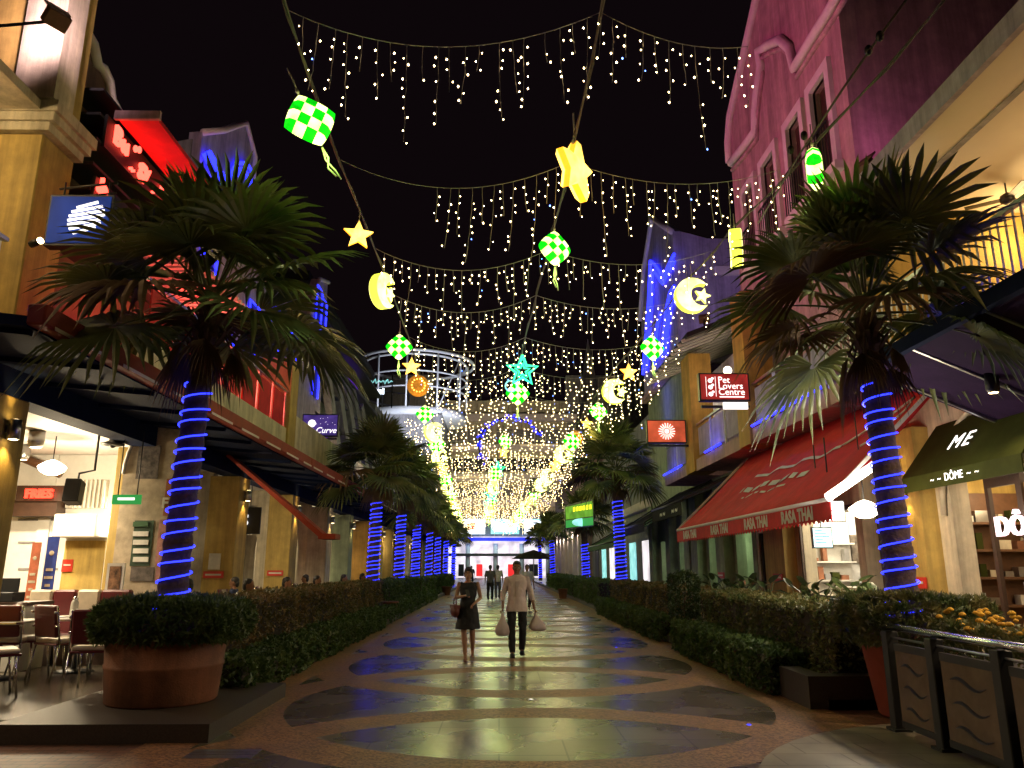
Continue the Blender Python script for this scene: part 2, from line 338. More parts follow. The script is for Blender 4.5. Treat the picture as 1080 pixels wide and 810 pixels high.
# ------------------------------------------------------------------ mesh builder
class MB:
    def __init__(s): s.v = []; s.f = []; s.mi = []; s.sm = []
    def add(s, vs, fs, mi=0, smooth=False):
        o = len(s.v); s.v.extend([tuple(q) for q in vs])
        for f in fs:
            s.f.append(tuple(i + o for i in f)); s.mi.append(mi); s.sm.append(smooth)
        return s
    def box(s, x0, x1, y0, y1, z0, z1, mi=0, M4=None):
        vs = [(x, y, z) for z in (z0, z1) for y in (y0, y1) for x in (x0, x1)]
        if M4 is not None: vs = [M4 @ Vector(q) for q in vs]
        return s.add(vs, [(0, 2, 3, 1), (4, 5, 7, 6), (0, 1, 5, 4), (2, 6, 7, 3), (0, 4, 6, 2), (1, 3, 7, 5)], mi)
    def bar(s, p0, p1, w, h, mi=0, up=(0, 0, 1)):
        p0, p1 = Vector(p0), Vector(p1); d = (p1 - p0); l = d.length; d = d / l
        u = Vector(up); a = d.cross(u)
        if a.length < 1e-4: a = d.cross(Vector((1, 0, 0)))
        a.normalize(); b = a.cross(d)
        vs = []
        for q in (p0, p1):
            for i, j in ((-1, -1), (1, -1), (1, 1), (-1, 1)): vs.append(q + a * (i * w / 2) + b * (j * h / 2))
        return s.add(vs, [(0, 1, 2, 3), (7, 6, 5, 4), (0, 4, 5, 1), (1, 5, 6, 2), (2, 6, 7, 3), (3, 7, 4, 0)], mi)
    def tube(s, pts, r, n=6, mi=0, cap=True, smooth=True):
        pts = [Vector(p) for p in pts]; m = len(pts)
        rr = r if isinstance(r, (list, tuple)) else [r] * m
        vs = []; prev = None
        for i, p in enumerate(pts):
            d = (pts[min(i + 1, m - 1)] - pts[max(i - 1, 0)])
            d = d.normalized() if d.length > 1e-9 else Vector((0, 0, 1))
            if prev is None:
                a = d.orthogonal().normalized()
            else:
                a = prev - d * prev.dot(d)
                a = a.normalized() if a.length > 1e-6 else d.orthogonal().normalized()
            prev = a; b = d.cross(a)
            for k in range(n):
                t = 2 * math.pi * k / n
                vs.append(p + a * (math.cos(t) * rr[i]) + b * (math.sin(t) * rr[i]))
        fs = [(i * n + k, i * n + (k + 1) % n, (i + 1) * n + (k + 1) % n, (i + 1) * n + k) for i in range(m - 1) for k in range(n)]
        if cap: fs += [tuple(range(n - 1, -1, -1)), tuple(range((m - 1) * n, m * n))]
        return s.add(vs, fs, mi, smooth)
    def lathe(s, prof, c=(0, 0, 0), n=24, mi=0, smooth=True, axis='z'):
        vs = []; fs = []
        for (r, z) in prof:
            for k in range(n):
                t = 2 * math.pi * k / n
                q = (r * math.cos(t), r * math.sin(t), z)
                if axis == 'y': q = (q[0], q[2], q[1])
                if axis == 'x': q = (q[2], q[0], q[1])
                vs.append((q[0] + c[0], q[1] + c[1], q[2] + c[2]))
        for i in range(len(prof) - 1):
            for k in range(n): fs.append((i * n + k, i * n + (k + 1) % n, (i + 1) * n + (k + 1) % n, (i + 1) * n + k))
        fs += [tuple(range(n - 1, -1, -1)), tuple(range((len(prof) - 1) * n, len(prof) * n))]
        return s.add(vs, fs, mi, smooth)
    def ell(s, c, r, n=12, m=8, mi=0, M4=None):
        r = r if hasattr(r, '__len__') else (r, r, r)
        vs = []
        for i in range(m + 1):
            a = math.pi * i / m
            for k in range(n):
                t = 2 * math.pi * k / n
                q = Vector((r[0] * math.sin(a) * math.cos(t), r[1] * math.sin(a) * math.sin(t), r[2] * math.cos(a)))
                if M4 is not None: q = M4 @ q
                vs.append(q + Vector(c))
        fs = [(i * n + k, (i + 1) * n + k, (i + 1) * n + (k + 1) % n, i * n + (k + 1) % n) for i in range(m) for k in range(n)]
        return s.add(vs, fs, mi, True)
    def cone(s, p0, p1, r0, r1, n=10, mi=0):
        p0, p1 = Vector(p0), Vector(p1)
        s.tube([p0, p0.lerp(p1, 0.5), p1], [r0, (r0 + r1) / 2, r1], n, mi)
        s.ell(p0, r0, n, 6, mi); s.ell(p1, r1, n, 6, mi)
        return s
    def prism(s, poly, h0, h1, mi=0, fn=None, mside=None):
        # poly in (a, b); fn maps (a, b, h) to a point
        fn = fn or (lambda a, b, h: (a, b, h)); n = len(poly)
        vs = [fn(a, b, h0) for a, b in poly] + [fn(a, b, h1) for a, b in poly]
        s.add(vs, [tuple(range(n - 1, -1, -1)), tuple(range(n, 2 * n))], mi)
        o = len(s.v) - 2 * n
        for i in range(n):
            j = (i + 1) % n
            s.f.append((o + i, o + j, o + n + j, o + n + i)); s.mi.append(mi if mside is None else mside); s.sm.append(False)
        return s
    def quad(s, a, b, c, d, mi=0): return s.add([a, b, c, d], [(0, 1, 2, 3)], mi)
    def mesh(s, name, mats, bevel=0.0):
        me = bpy.data.meshes.new(name)
        me.from_pydata(s.v, [], s.f)
        me.polygons.foreach_set('material_index', s.mi)
        me.polygons.foreach_set('use_smooth', s.sm)
        for m in (mats if isinstance(mats, (list, tuple)) else [mats]): me.materials.append(M[m] if isinstance(m, str) else m)
        me.update()
        bm = bmesh.new(); bm.from_mesh(me)
        bmesh.ops.recalc_face_normals(bm, faces=bm.faces)
        if bevel:
            bmesh.ops.bevel(bm, geom=[e for e in bm.edges if len(e.link_faces) == 2 and e.calc_face_angle(0) > 0.7], offset=bevel, segments=1, affect='EDGES', clamp_overlap=True)
        bm.to_mesh(me); bm.free()
        return me

def depth_loc(o):
    v = Vector((0, 0, 0))
    while o is not None: v += o.location; o = o.parent
    return v
def thing(name, label, cat, loc=(0, 0, 0), rz=0.0, group=None, kind=None):
    o = bpy.data.objects.new(name, None); COL.objects.link(o)
    o.empty_display_size = 0.2
    o.location = loc; o.rotation_euler = (0, 0, rz)
    return tag(o, label, cat, group, kind)
def tag(o, label, cat, group=None, kind=None):
    o['label'] = label; o['category'] = cat
    if group: o['group'] = group
    if kind: o['kind'] = kind
    return o
def part(name, mb, mats, parent=None, world=False, bevel=0.0, label=None):
    me = mb if isinstance(mb, bpy.types.Mesh) else mb.mesh(name, mats, bevel)
    o = bpy.data.objects.new(name, me); COL.objects.link(o)
    if parent is not None:
        o.parent = parent
        if world: o.location = -depth_loc(parent)
    if label: o['label'] = label
    return o
def struct(name, mb, mats, label, cat, kind='structure'):
    return tag(part(name, mb, mats), label, cat, kind=kind)
def solo(name, mb, mats, label, cat, group=None, kind=None, bevel=0.0):
    return tag(part(name, mb, mats, bevel=bevel), label, cat, group, kind)
def copy_tree(o, parent=None):
    c = o.copy(); COL.objects.link(c)
    if parent is not None: c.parent = parent
    for ch in list(o.children):
        if ch.name in bpy.data.objects: copy_tree(ch, c)
    return c
def place(proto, first, loc, rz, label=None, group=None):
    o = proto if first else copy_tree(proto)
    o.location = loc; o.rotation_euler = (0, 0, rz)
    if label: o['label'] = label
    if group: o['group'] = group
    return o
ORD = ['nearest', 'second nearest', 'third nearest', 'fourth nearest', 'fifth nearest', 'sixth nearest', 'seventh nearest', 'eighth nearest', 'ninth nearest', 'tenth nearest',
       'eleventh nearest', 'twelfth nearest', 'thirteenth nearest', 'fourteenth nearest', 'fifteenth nearest', 'sixteenth nearest', 'seventeenth nearest', 'eighteenth nearest', 'nineteenth nearest', 'twentieth nearest',
       'twenty-first nearest', 'twenty-second nearest', 'twenty-third nearest', 'twenty-fourth nearest', 'twenty-fifth nearest', 'twenty-sixth nearest', 'twenty-seventh nearest', 'twenty-eighth nearest', 'twenty-ninth nearest', 'thirtieth nearest']
def lamp(kind, loc, energy, col, parent=None, name='lamp_glow', target=None, angle=70, size=0.1, blend=0.6, sy=None):
    d = bpy.data.lights.new(name, kind); d.energy = energy; d.color = col
    if kind == 'SPOT': d.spot_size = R(angle); d.spot_blend = blend; d.shadow_soft_size = size
    elif kind == 'AREA':
        d.size = size
        if sy: d.shape = 'RECTANGLE'; d.size_y = sy
    else: d.shadow_soft_size = size
    o = bpy.data.objects.new(name, d); COL.objects.link(o)
    if parent is not None:
        o.parent = parent; o.location = Vector(loc) - depth_loc(parent)
    else: o.location = loc
    if target is not None:
        o.rotation_euler = (Vector(target) - Vector(loc)).to_track_quat('-Z', 'Y').to_euler()
    return o
def text_mesh(s, size, depth=0.01, align='CENTER', shear=0.0, spacing=1.0, width=0.0):
    cu = bpy.data.curves.new('letters', 'FONT'); cu.body = s; cu.size = size; cu.extrude = depth; cu.align_x = align; cu.align_y = 'CENTER'
    cu.shear = shear; cu.space_character = spacing; cu.offset = width; cu.resolution_u = 3
    o = bpy.data.objects.new('letters', cu); COL.objects.link(o)
    dg = bpy.context.evaluated_depsgraph_get(); dg.update()
    me = bpy.data.meshes.new_from_object(o.evaluated_get(dg))
    bpy.data.objects.remove(o); bpy.data.curves.remove(cu)
    return me
def lettering(s, size, mt, loc, rot, parent, depth=0.01, name='lettering', **kw):
    me = text_mesh(s, size, depth, **kw); me.materials.clear(); me.materials.append(M[mt])
    o = bpy.data.objects.new(name, me); COL.objects.link(o)
    o.parent = parent; o.location = Vector(loc) - depth_loc(parent); o.rotation_euler = rot
    return o
FACE_CAM = (R(90), 0, 0)            # reads towards the camera (-Y)
FACE_E = (R(90), 0, R(90))          # on a west wall, faces +X
FACE_W = (R(90), 0, R(-90))         # on an east wall, faces -X
def wall_x(name, x, t, y0, y1, z0, z1, holes, mt, parent, top=None):
    """a wall on plane X = x (thickness t towards the sign of x) with openings (y0, y1, z0, z1)"""
    ys = sorted({y0, y1, *[h[0] for h in holes], *[h[1] for h in holes]}); zs = sorted({z0, z1, *[h[2] for h in holes], *[h[3] for h in holes]})
    mb = MB(); sg = 1 if x > 0 else -1
    n = len(zs)
    vs = [(x, y, z) for y in ys for z in zs]
    fs = []
    for i in range(len(ys) - 1):
        for j in range(n - 1):
            yc, zc = (ys[i] + ys[i + 1]) / 2, (zs[j] + zs[j + 1]) / 2
            if any(h[0] < yc < h[1] and h[2] < zc < h[3] for h in holes): continue
            fs.append((i * n + j, (i + 1) * n + j, (i + 1) * n + j + 1, i * n + j + 1))
    bm = bmesh.new(); bv = [bm.verts.new(q) for q in vs]
    bf = [bm.faces.new([bv[k] for k in f]) for f in fs]
    ex = bmesh.ops.extrude_face_region(bm, geom=bf)
    bmesh.ops.translate(bm, verts=[g for g in ex['geom'] if isinstance(g, bmesh.types.BMVert)], vec=(sg * t, 0, 0))
    bmesh.ops.delete(bm, geom=[q for q in bm.verts if not q.link_faces], context='VERTS')
    bmesh.ops.recalc_face_normals(bm, faces=bm.faces)
    me = bpy.data.meshes.new(name); bm.to_mesh(me); bm.free(); me.materials.append(M[mt])
    return part(name, me, mt, parent, world=True)
# ================================================================== SETTING: ground
struct('ground', MB().quad((-400, -60, -0.012), (400, -60, -0.012), (400, 900, -0.012), (-400, 900, -0.012)), 'brickground', 'red brown paved ground under the whole street', 'ground')
struct('walkway', MB().quad((-3.3, 3.2, 0), (3.8, 3.2, 0), (3.8, 108, 0), (-3.3, 108, 0)), 'paving', 'pedestrian walkway paved with interlocking circles of pebble and tile', 'walkway')
arc = [(4.9 + 3.0 * math.cos(a), 5.6 + 3.0 * math.sin(a), 0.005) for a in [2 * math.pi * k / 48 for k in range(48)]]
struct('pavement', MB().add(arc, [tuple(range(48))]), 'palegrey', 'round patch of pale paving stones by the railing', 'pavement')
mb = MB(); mb.box(-12.5, -3.32, 8.1, 110, -0.01, 0.14)
struct('terrace', mb, 'terracetile', 'raised tiled cafe terrace along the west shops', 'terrace')
mb = MB(); mb.box(3.82, 7.3, 9.35, 110, -0.01, 0.10)
struct('terrace', mb, 'terracetile', 'raised tiled cafe terrace along the east shops', 'terrace')
for x0, x1, y0, lab in ((-3.32, -3.18, 9.9, 'low brown stone kerb along the west planting'), (3.68, 3.82, 9.6, 'low brown stone kerb along the east planting')):
    struct('kerb', MB().box(x0, x1, y0, 108, -0.01, 0.15), 'kerb', lab, 'kerb')

# ================================================================== arcade pieces
def canopy_west(t, y0, y1, red=True, fascia='canvas_rust'):
    mb = MB().prism([(-4.9, 4.02), (-4.9, 4.13), (-6.45, 4.32), (-6.45, 4.16)], y0, y1, 0, lambda a, b, h: (a, h, b))
    part('canopy', mb, 'canvas_blue', t, True)
    k = 0; y = y0 + 0.15
    while y < y1:
        part('canopy_rib', MB().bar((-4.93, y, 3.99), (-6.45, y, 4.13), 0.05, 0.06), 'canvas_blue', t, True); y += 1.45
    mb = MB().box(-4.92, -4.72, y0, y1, 4.04, 4.27)
    f = part('fascia', mb, fascia if red else 'canvas_blue', t, True, bevel=0.02)
    y = y0 + 0.2; mb = MB()
    while y < y1 - 0.3:
        mb.box(-4.72, -4.715, y, min(y + 1.0, y1), 4.035, 4.075); y += 1.5
    part('fascia_trim', mb, 'trim', f)
def arcade_west(t, y0, y1, pillars, pmats, wallmat='cream', holes=(), xw=-9.5, arches=True):
    wall_x('shop_wall', xw, 0.25, y0, y1, 0.14, 3.95, [h for h in holes], wallmat, t)
    part('arcade_ceiling', MB().box(xw, -6.9, y0, y1, 3.95, 4.0), 'white', t, True)
    part('beam', MB().box(-6.9, -6.46, y0, y1, 3.8, 4.35), 'canvas_blue', t, True)
    for i, y in enumerate(pillars):
        mt = pmats[i % len(pmats)]
        p = part('pillar', MB().box(-7.2, -6.46, y, y + 0.8, 0.14, 3.8), mt, t, True, bevel=0.015)
        part('pillar_base', MB().box(-7.24, -6.42, y - 0.04, y + 0.84, 0.14, 0.75), 'grey', p, bevel=0.01)
        if arches and y > 15:
            a0, a1 = xw, -7.2; zc = 2.35; r = (a1 - a0) / 2 - 0.35; xc = (a0 + a1) / 2
            poly = [(a0, 0.14), (a0, 3.95), (a1, 3.95), (a1, 0.14), (xc + r, 0.14)] + [(xc + r * math.cos(q), zc + r * math.sin(q)) for q in [math.pi * k / 14 for k in range(15)]] + [(xc - r, 0.14)]
            part('arch', MB().prism(poly, y + 0.2, y + 0.5, 0, lambda a, b, h: (a, h, b)), 'cream', t, True)
WL = []
def pillar_light(x, y, z, side, label, col=(1.0, 0.66, 0.24), e=26):
    """short cylinder up and down light on a pillar face"""
    t = thing('wall_lamp', label, 'lamp', (x, y, z), group='cylinder lamps on the pillars')
    s = side
    part('lamp_body', MB().lathe([(0.06, -0.13), (0.075, -0.13), (0.075, 0.13), (0.06, 0.13)], (0.1 * s, 0, 0), 14), 'steel', t)
    part('lamp_bracket', MB().box(min(0, 0.06 * s), max(0, 0.06 * s), -0.03, 0.03, -0.04, 0.04), 'steel', t)
    for zz, nm in ((-0.132, 'lamp_lens'), (0.132, 'lamp_lens')):
        part(nm, MB().lathe([(0.055, zz - 0.002), (0.055, zz + 0.002)], (0.1 * s, 0, 0), 12), 'lampwarm', t)
    for dz in (-0.16, 0.16):
        lamp('SPOT', (x + 0.1 * s, y, z + dz), e if dz < 0 else e * 0.8, col, t, target=(x + 0.07 * s, y, z + dz * 30), angle=95 if dz < 0 else 62, size=0.04)
    return t

# ------------------------------------------------------------------ corner house at the near west end (mostly outside the frame)
t = thing('corner_house', 'near corner house with a deep upper terrace and cream ceiling above it', 'building', (-8, 6, 0))
part('terrace_ceiling', MB().box(-13, -7.0, 1, 10.4, 8.35, 8.5), 'cream', t, True)
part('balcony_slab', MB().box(-13, -6.2, 2.5, 9.0, 4.36, 4.62), 'cream', t, True)
part('wall', MB().box(-13.2, -13, 1, 16.5, 0, 8.35), 'yellow', t, True)
b = part('balcony_railing', MB().bar((-6.25, 3, 5.62), (-6.25, 9.0, 5.62), 0.06, 0.05).bar((-6.25, 3, 4.72), (-6.25, 9.0, 4.72), 0.04, 0.04), 'steel', t, True)
for k in range(22):
    part('baluster', MB().bar((-6.25, 5.85 + k * 0.145, 4.72), (-6.25, 5.85 + k * 0.145, 5.62), 0.015, 0.015), 'steel', b)
part('light_strip', MB().tube([(-6.17, 4, 4.66), (-6.17, 8.9, 4.66)], 0.018), 'neonblue', t, True)

for y in (5.5, 8.6):
    part('ceiling_bulb', MB().ell((-9.2, y, 8.22), (0.13, 0.13, 0.1), 12, 8), 'lampwarm', t, True)
    lamp('POINT', (-8.4, y, 7.9), 130, (1, 0.72, 0.36), t, size=0.2, name='terrace_glow')
# ------------------------------------------------------------------ restaurant house
t = thing('restaurant_house', 'tall house with cream corner pier and red lit sign over the burger restaurant', 'building', (-8, 13, 0))
part('wall', MB().box(-13, -6.92, 10.45, 11.2, 8.5, 16), 'yellow', t, True)
part('pilaster', MB().box(-7.5, -6.86, 10.38, 10.9, 8.6, 16), 'cream', t, True)
p = part('corner_pier', MB().box(-8.3, -7.0, 10.5, 11.35, 4.3, 8.05), 'yellow', t, True, bevel=0.02)
part('capital', MB().box(-13, -6.8, 10.36, 11.44, 8.2, 8.34).box(-13, -6.88, 10.41, 11.39, 8.06, 8.2).box(-13, -6.74, 10.32, 11.48, 8.34, 8.52), 'cream', t, True)
gab = [(11.4, 4.3), (15.85, 4.3), (15.85, 9.6), (13.4, 9.7), (13.1, 9.75), (12.95, 10.05), (12.7, 10.12), (12.55, 10.4), (12.3, 10.5), (12.1, 10.45), (11.9, 10.7), (11.4, 10.8)]
part('gable_facade', MB().prism(gab, -7.6, -7.35, 0, lambda a, b, h: (h, a, b)), 'brownwall', t, True)
part('gable_trim', MB().tube([(-7.32, a, b) for a, b in gab[2:]], 0.1, 8), 'trim', t, True)
for k in range(7):
    z = 6.7 + k * 0.46
    part('louvre', MB().box(-7.35, -6.75, 11.45, 15.8, z, z + 0.05), 'dark', t, True)
c = part('sign_canopy', MB().box(-6.62, -5.95, 11.75, 14.4, 9.12, 9.2), 'canvas_red', t, True)
part('canopy_edge', MB().box(-6.65, -5.87, 11.69, 11.75, 9.08, 9.24), 'pink', c)
sb = part('sign_board', MB().box(-6.75, -6.7, 11.6, 15.0, 8.5, 9.1), 'black', t, True)
for s_, y, z, h in (('Bu', 12.05, 8.86, 0.5), ('..', 12.5, 8.68, 0.45), ('gy', 12.95, 8.82, 0.5), ('.', 13.35, 8.68, 0.45), ('Circ', 14.05, 8.82, 0.5)):
    lettering(s_, h, 'neonred', (-6.66, y, z), FACE_E, sb, 0.03, spacing=0.95)
sb = part('sign_board', MB().box(-6.75, -6.7, 11.5, 13.0, 7.3, 7.9), 'black', t, True)
lettering('b', 0.45, 'neonred', (-6.66, 11.7, 7.75), FACE_E, sb, 0.03)
for k, (u, v) in enumerate(((143, 157), (147, 158), (104, 199), (111, 203), (144, 246), (149, 251), (160, 257), (165, 262), (172, 268), (178, 272))):
    p = P(u, v, X=-6.6); part('red_light', MB().ell(p, (0.04, 0.05, 0.07), 8, 6), 'neonred', t, True)
for k, (u, v, w) in enumerate(((192, 299, 1.0), (200, 300, 1.2), (207, 303, 0.9))):
    p = P(u, v, X=-6.4); part('red_light', MB().ell(p, (0.04, 0.13, 0.14 * w), 10, 8), 'neonred', t, True)
lamp('AREA', (-6.3, 13.4, 8.5), 7, (1, 0.06, 0.04), t, target=(-6.2, 14, 12), size=0.5, sy=3.4, name='red_glow')
lamp('POINT', (-6.3, 14.6, 7.2), 40, (1, 0.08, 0.08), t, size=0.2, name='red_glow')
# pergola slats lit red behind the palm
pg = part('pergola', MB().box(-6.5, -5.5, 11.5, 11.6, 7.0, 7.12), 'dark', t, True)
for k in range(22):
    part('pergola_slat', MB().box(-6.9, -5.5, 11.7 + k * 0.2, 11.78 + k * 0.2, 7.0, 7.1), 'trim', pg)
# balcony
part('balcony_slab', MB().box(-7.0, -5.55, 11.3, 19.5, 4.36, 4.62), 'cream', t, True)
bp = part('balcony_parapet', MB().box(-5.65, -5.55, 11.4, 19.5, 4.62, 5.1), 'cream', t, True)
for k in range(7):
    y = 11.6 + k * 1.13
    part('balcony_panel', MB().box(-5.62, -5.59, y, y + 0.9, 5.14, 5.95), 'canvas_red', t, True)
    part('balcony_post', MB().bar((-5.6, y + 1.0, 5.1), (-5.6, y + 1.0, 6.05), 0.04, 0.04), 'steel', t, True)
part('balcony_handrail', MB().bar((-5.6, 11.4, 6.05), (-5.6, 19.5, 6.05), 0.07, 0.05), 'steel', t, True)
for y in (13.2, 15.2, 17.2):
    lamp('POINT', (-6.3, y, 5.9), 50, (1, 0.1, 0.07), t, size=0.15, name='red_glow')
lamp('POINT', (-6.2, 15.6, 6.5), 60, (1, 0.12, 0.07), t, size=0.2, name='red_glow')
canopy_west(t, 7.55, 19)
arcade_west(t, 7.6, 19, [9.5, 14.3], ['yellow'], 'white', [(7.6, 16.4, 0.14, 3.95)], arches=False)
part('room_wall', MB().box(-13, -7.25, 16.45, 16.7, 0.14, 3.95), 'white', t, True)
part('room_ceiling', MB().box(-13, -9.5, 7.6, 16.5, 3.95, 4.0), 'white', t, True)
# lower wall pieces of the restaurant on the end wall
a, b2 = P(18, 527, Y=16.3), P(64, 545, Y=16.3)
part('wall_ledge', MB().box(a.x, b2.x, 16.1, 16.45, b2.z, a.z - 0.02), 'darkwood', t, True)
a, b2 = P(66, 570, Y=16.3), P(100, 640, Y=16.3)
part('doorway_recess', MB().box(a.x, b2.x, 16.42, 16.44, 0.14, a.z), 'yellow', t, True)
a, b2 = P(66, 543, Y=16.2), P(108, 567, Y=16.2)
part('bulkhead', MB().box(a.x, b2.x, 15.9, 16.45, b2.z, a.z), 'white', t, True, bevel=0.02)
a, b2 = P(68, 505, Y=16.2), P(106, 535, Y=16.2)
g = part('wall_grille', MB().box(a.x, b2.x, 16.38, 16.44, b2.z, a.z), 'cream', t, True)
for k in range(9):
    x = a.x + (b2.x - a.x) * (k + 0.5) / 9
    part('grille_bar', MB().box(x - 0.02, x + 0.02, 16.32, 16.38, b2.z, a.z), 'white', g)
a = P(18, 480, Y=16.2); b2 = P(64, 500, Y=16.2)
part('ceiling_pipe', MB().tube([(a.x, 16.2, a.z), (b2.x, 16.2, b2.z)], 0.09, 10), 'wood', t, True)
for i, v in enumerate((548, 572, 600)):
    a = P(18, v, Y=16.4); b2 = P(60, v, Y=16.4)
    part('panel_joint', MB().box(a.x, b2.x, 16.43, 16.447, a.z - 0.02, a.z + 0.02), 'grey', t, True)

# ------------------------------------------------------------------ blue neon gabled house (west)
t = thing('neon_house', 'grey gabled house edged with blue neon behind the large west palm', 'building', (-8, 22, 0))
part('side_wall', MB().prism([(-13, 4.3), (-13, 10.9), (-9, 10.9), (-7.2, 11.3), (-7.2, 4.3)], 15.95, 16.2, 0, lambda a, b, h: (a, h, b)), 'grey', t, True)
g2 = [(16.0, 4.3), (29.0, 4.3), (29.0, 12.8), (27.6, 12.4), (26.6, 11.0), (26.0, 9.9), (19.5, 9.9), (19.5, 12.9), (18.6, 13.4), (17.2, 12.3), (16.0, 11.5)]
part('gable_facade', MB().prism(g2, -7.3, -7.0, 0, lambda a, b, h: (h, a, b)), 'lav', t, True)
part('gable_trim', MB().tube([(-6.98, a, b) for a, b in g2[2:]], 0.08, 8), 'trim', t, True)
for pts in ([(215, 163), (236, 201)], [(218, 161), (239, 198)], [(221, 160), (241, 195)], [(242, 205), (243, 185), (250, 172), (260, 172), (265, 180), (265, 203)], [(247, 205), (248, 188), (253, 178), (259, 179), (261, 188), (260, 204)]):
    part('neon_tube', MB().tube([P(a, b, X=-6.9) for a, b in pts], 0.05, 6), 'neonblue', t, True)
for y, z in ((17.0, 8.2), (18.6, 7.4), (20.4, 8.0), (22.4, 8.6), (24.6, 8.4), (27.6, 11.2), (28.4, 11.0), (27.8, 8.6)):
    w = part('window', MB().box(-7.02, -6.97, y - 0.35, y + 0.35, z - 0.8, z + 0.8), 'dark', t, True)
    part('neon_tube', MB().tube([(-6.93, y - 0.4, z - 0.8), (-6.93, y - 0.4, z + 0.8), (-6.93, y + 0.4, z + 0.8), (-6.93, y + 0.4, z - 0.8)], 0.035, 6), 'neonblue', w)
part('balcony_slab', MB().box(-7.0, -5.55, 19.6, 28, 4.36, 4.62), 'cream', t, True)
part('balcony_pier', MB().box(-6.3, -5.5, 19.5, 20.2, 4.3, 7.0), 'yellow', t, True)
part('balcony_parapet', MB().box(-5.65, -5.55, 20.3, 28, 4.62, 5.6), 'cream', t, True)
canopy_west(t, 19.05, 28)
arcade_west(t, 19.05, 28, [19.0, 24.0], ['yellow'], 'cream', [(20.2, 22.4, 0.14, 3.1), (25.2, 27, 0.14, 3.0)])
part('shop_back', MB().box(-11.5, -11.3, 19.2, 28, 0.14, 3.9), 'brownwall', t, True)
lamp('POINT', (-10.4, 26, 2.8), 70, (1, 0.35, 0.25), t, size=0.2, name='shop_glow')
lamp('POINT', (-10.4, 21, 2.8), 50, (1, 0.8, 0.55), t, size=0.2, name='shop_glow')

# ------------------------------------------------------------------ purple lit terrace house and further houses (west)
t = thing('stepped_house', 'stepped house with purple lit panels and slanting beams on its upper floors', 'building', (-9, 34, 0))
part('wall', MB().box(-13, -7.8, 28.2, 44, 4.4, 12.5), 'grey', t, True)
part('roof_slab', MB().box(-13, -7.5, 28, 44, 12.5, 12.9), 'dark', t, True)
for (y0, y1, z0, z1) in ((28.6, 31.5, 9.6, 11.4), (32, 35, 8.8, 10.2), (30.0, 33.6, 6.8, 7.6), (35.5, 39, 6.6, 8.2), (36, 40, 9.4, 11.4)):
    part('lit_panel', MB().box(-7.78, -7.7, y0, y1, z0, z1), 'purpleglow', t, True)  # panels glow to stand for purple light on the slabs
for k in range(5):
    part('slanting_beam', MB().bar((-7.2, 28.5 + k * 2.4, 11.2 - k * 0.4), (-6.9, 32 + k * 2.4, 6.2), 0.3, 0.5), 'grey', t, True)
    part('floor_edge', MB().box(-7.8, -7.0, 28.2, 44, 5.9 + k * 1.35, 6.0 + k * 1.35), 'dark', t, True)
part('balcony_slab', MB().box(-7.0, -5.6, 28.1, 44, 4.36, 4.62), 'cream', t, True)
r = part('balcony_railing', MB().bar((-5.6, 28.2, 5.65), (-5.6, 44, 5.65), 0.05, 0.05), 'dark', t, True)
for k in range(60):
    part('baluster', MB().bar((-5.6, 28.3 + k * 0.26, 4.62), (-5.6, 28.3 + k * 0.26, 5.65), 0.03, 0.03), 'whitesteel', r)
part('light_strip', MB().tube([(-5.5, 28.2, 4.6), (-5.5, 43, 4.6)], 0.03), 'neonblue', t, True)
lamp('POINT', (-6.6, 29.4, 6.1), 70, (1, 0.7, 0.35), t, size=0.1, name='balcony_glow')
canopy_west(t, 28.05, 44, fascia='canvas_black')
arcade_west(t, 28.05, 44, [29, 33.3, 38, 42.3], ['cream', 'olivewall', 'orangewall', 'yellow'], 'cream', [(30.4, 32.6, 0.14, 3), (35, 37, 0.14, 3)])
t = thing('far_arcade_house', 'far west arcade house with yellow lit pillars towards the mall end', 'building', (-9, 60, 0))
part('wall', MB().box(-13, -7.4, 44.2, 96, 4.4, 11.0), 'grey', t, True)
part('floor_band', MB().box(-7.4, -7.1, 44.2, 96, 7.4, 7.9), 'trim', t, True)
canopy_west(t, 44.05, 96, fascia='canvas_black')
arcade_west(t, 44.05, 96, [46.5, 51, 55.5, 60, 64.5, 69, 74, 79, 84, 89], ['yellow', 'orangewall', 'cream'], 'cream', [])

# ================================================================== EAST SIDE
XW = 7.2
GOODS = ['paper', 'terracotta', 'cream', 'canvas_olive', 'steel']
def shop_room(t, y0, y1, xb, z1, backmat, e, col):
    part('room_back', MB().box(xb, xb + 0.15, y0, y1, 0.1, z1), backmat, t, True)
    part('room_end', MB().box(XW + 0.3, xb, y1, y1 + 0.12, 0.1, z1), backmat, t, True)
    part('room_end', MB().box(XW + 0.3, xb, y0 - 0.12, y0, 0.1, z1), backmat, t, True)
    part('room_ceiling', MB().box(XW + 0.3, xb, y0, y1, z1, z1 + 0.06), 'white', t, True)
    n = max(1, int((y1 - y0) / 1.5))
    for k in range(n):
        y = y0 + (k + 0.5) * (y1 - y0) / n
        part('ceiling_light', MB().box(XW + 0.9, XW + 1.5, y - 0.3, y + 0.3, z1 - 0.03, z1 - 0.005), 'panelwhite', t, True)
        lamp('POINT', (XW + 1.2, y, z1 - 0.3), e / n, col, t, size=0.25, name='shop_glow')
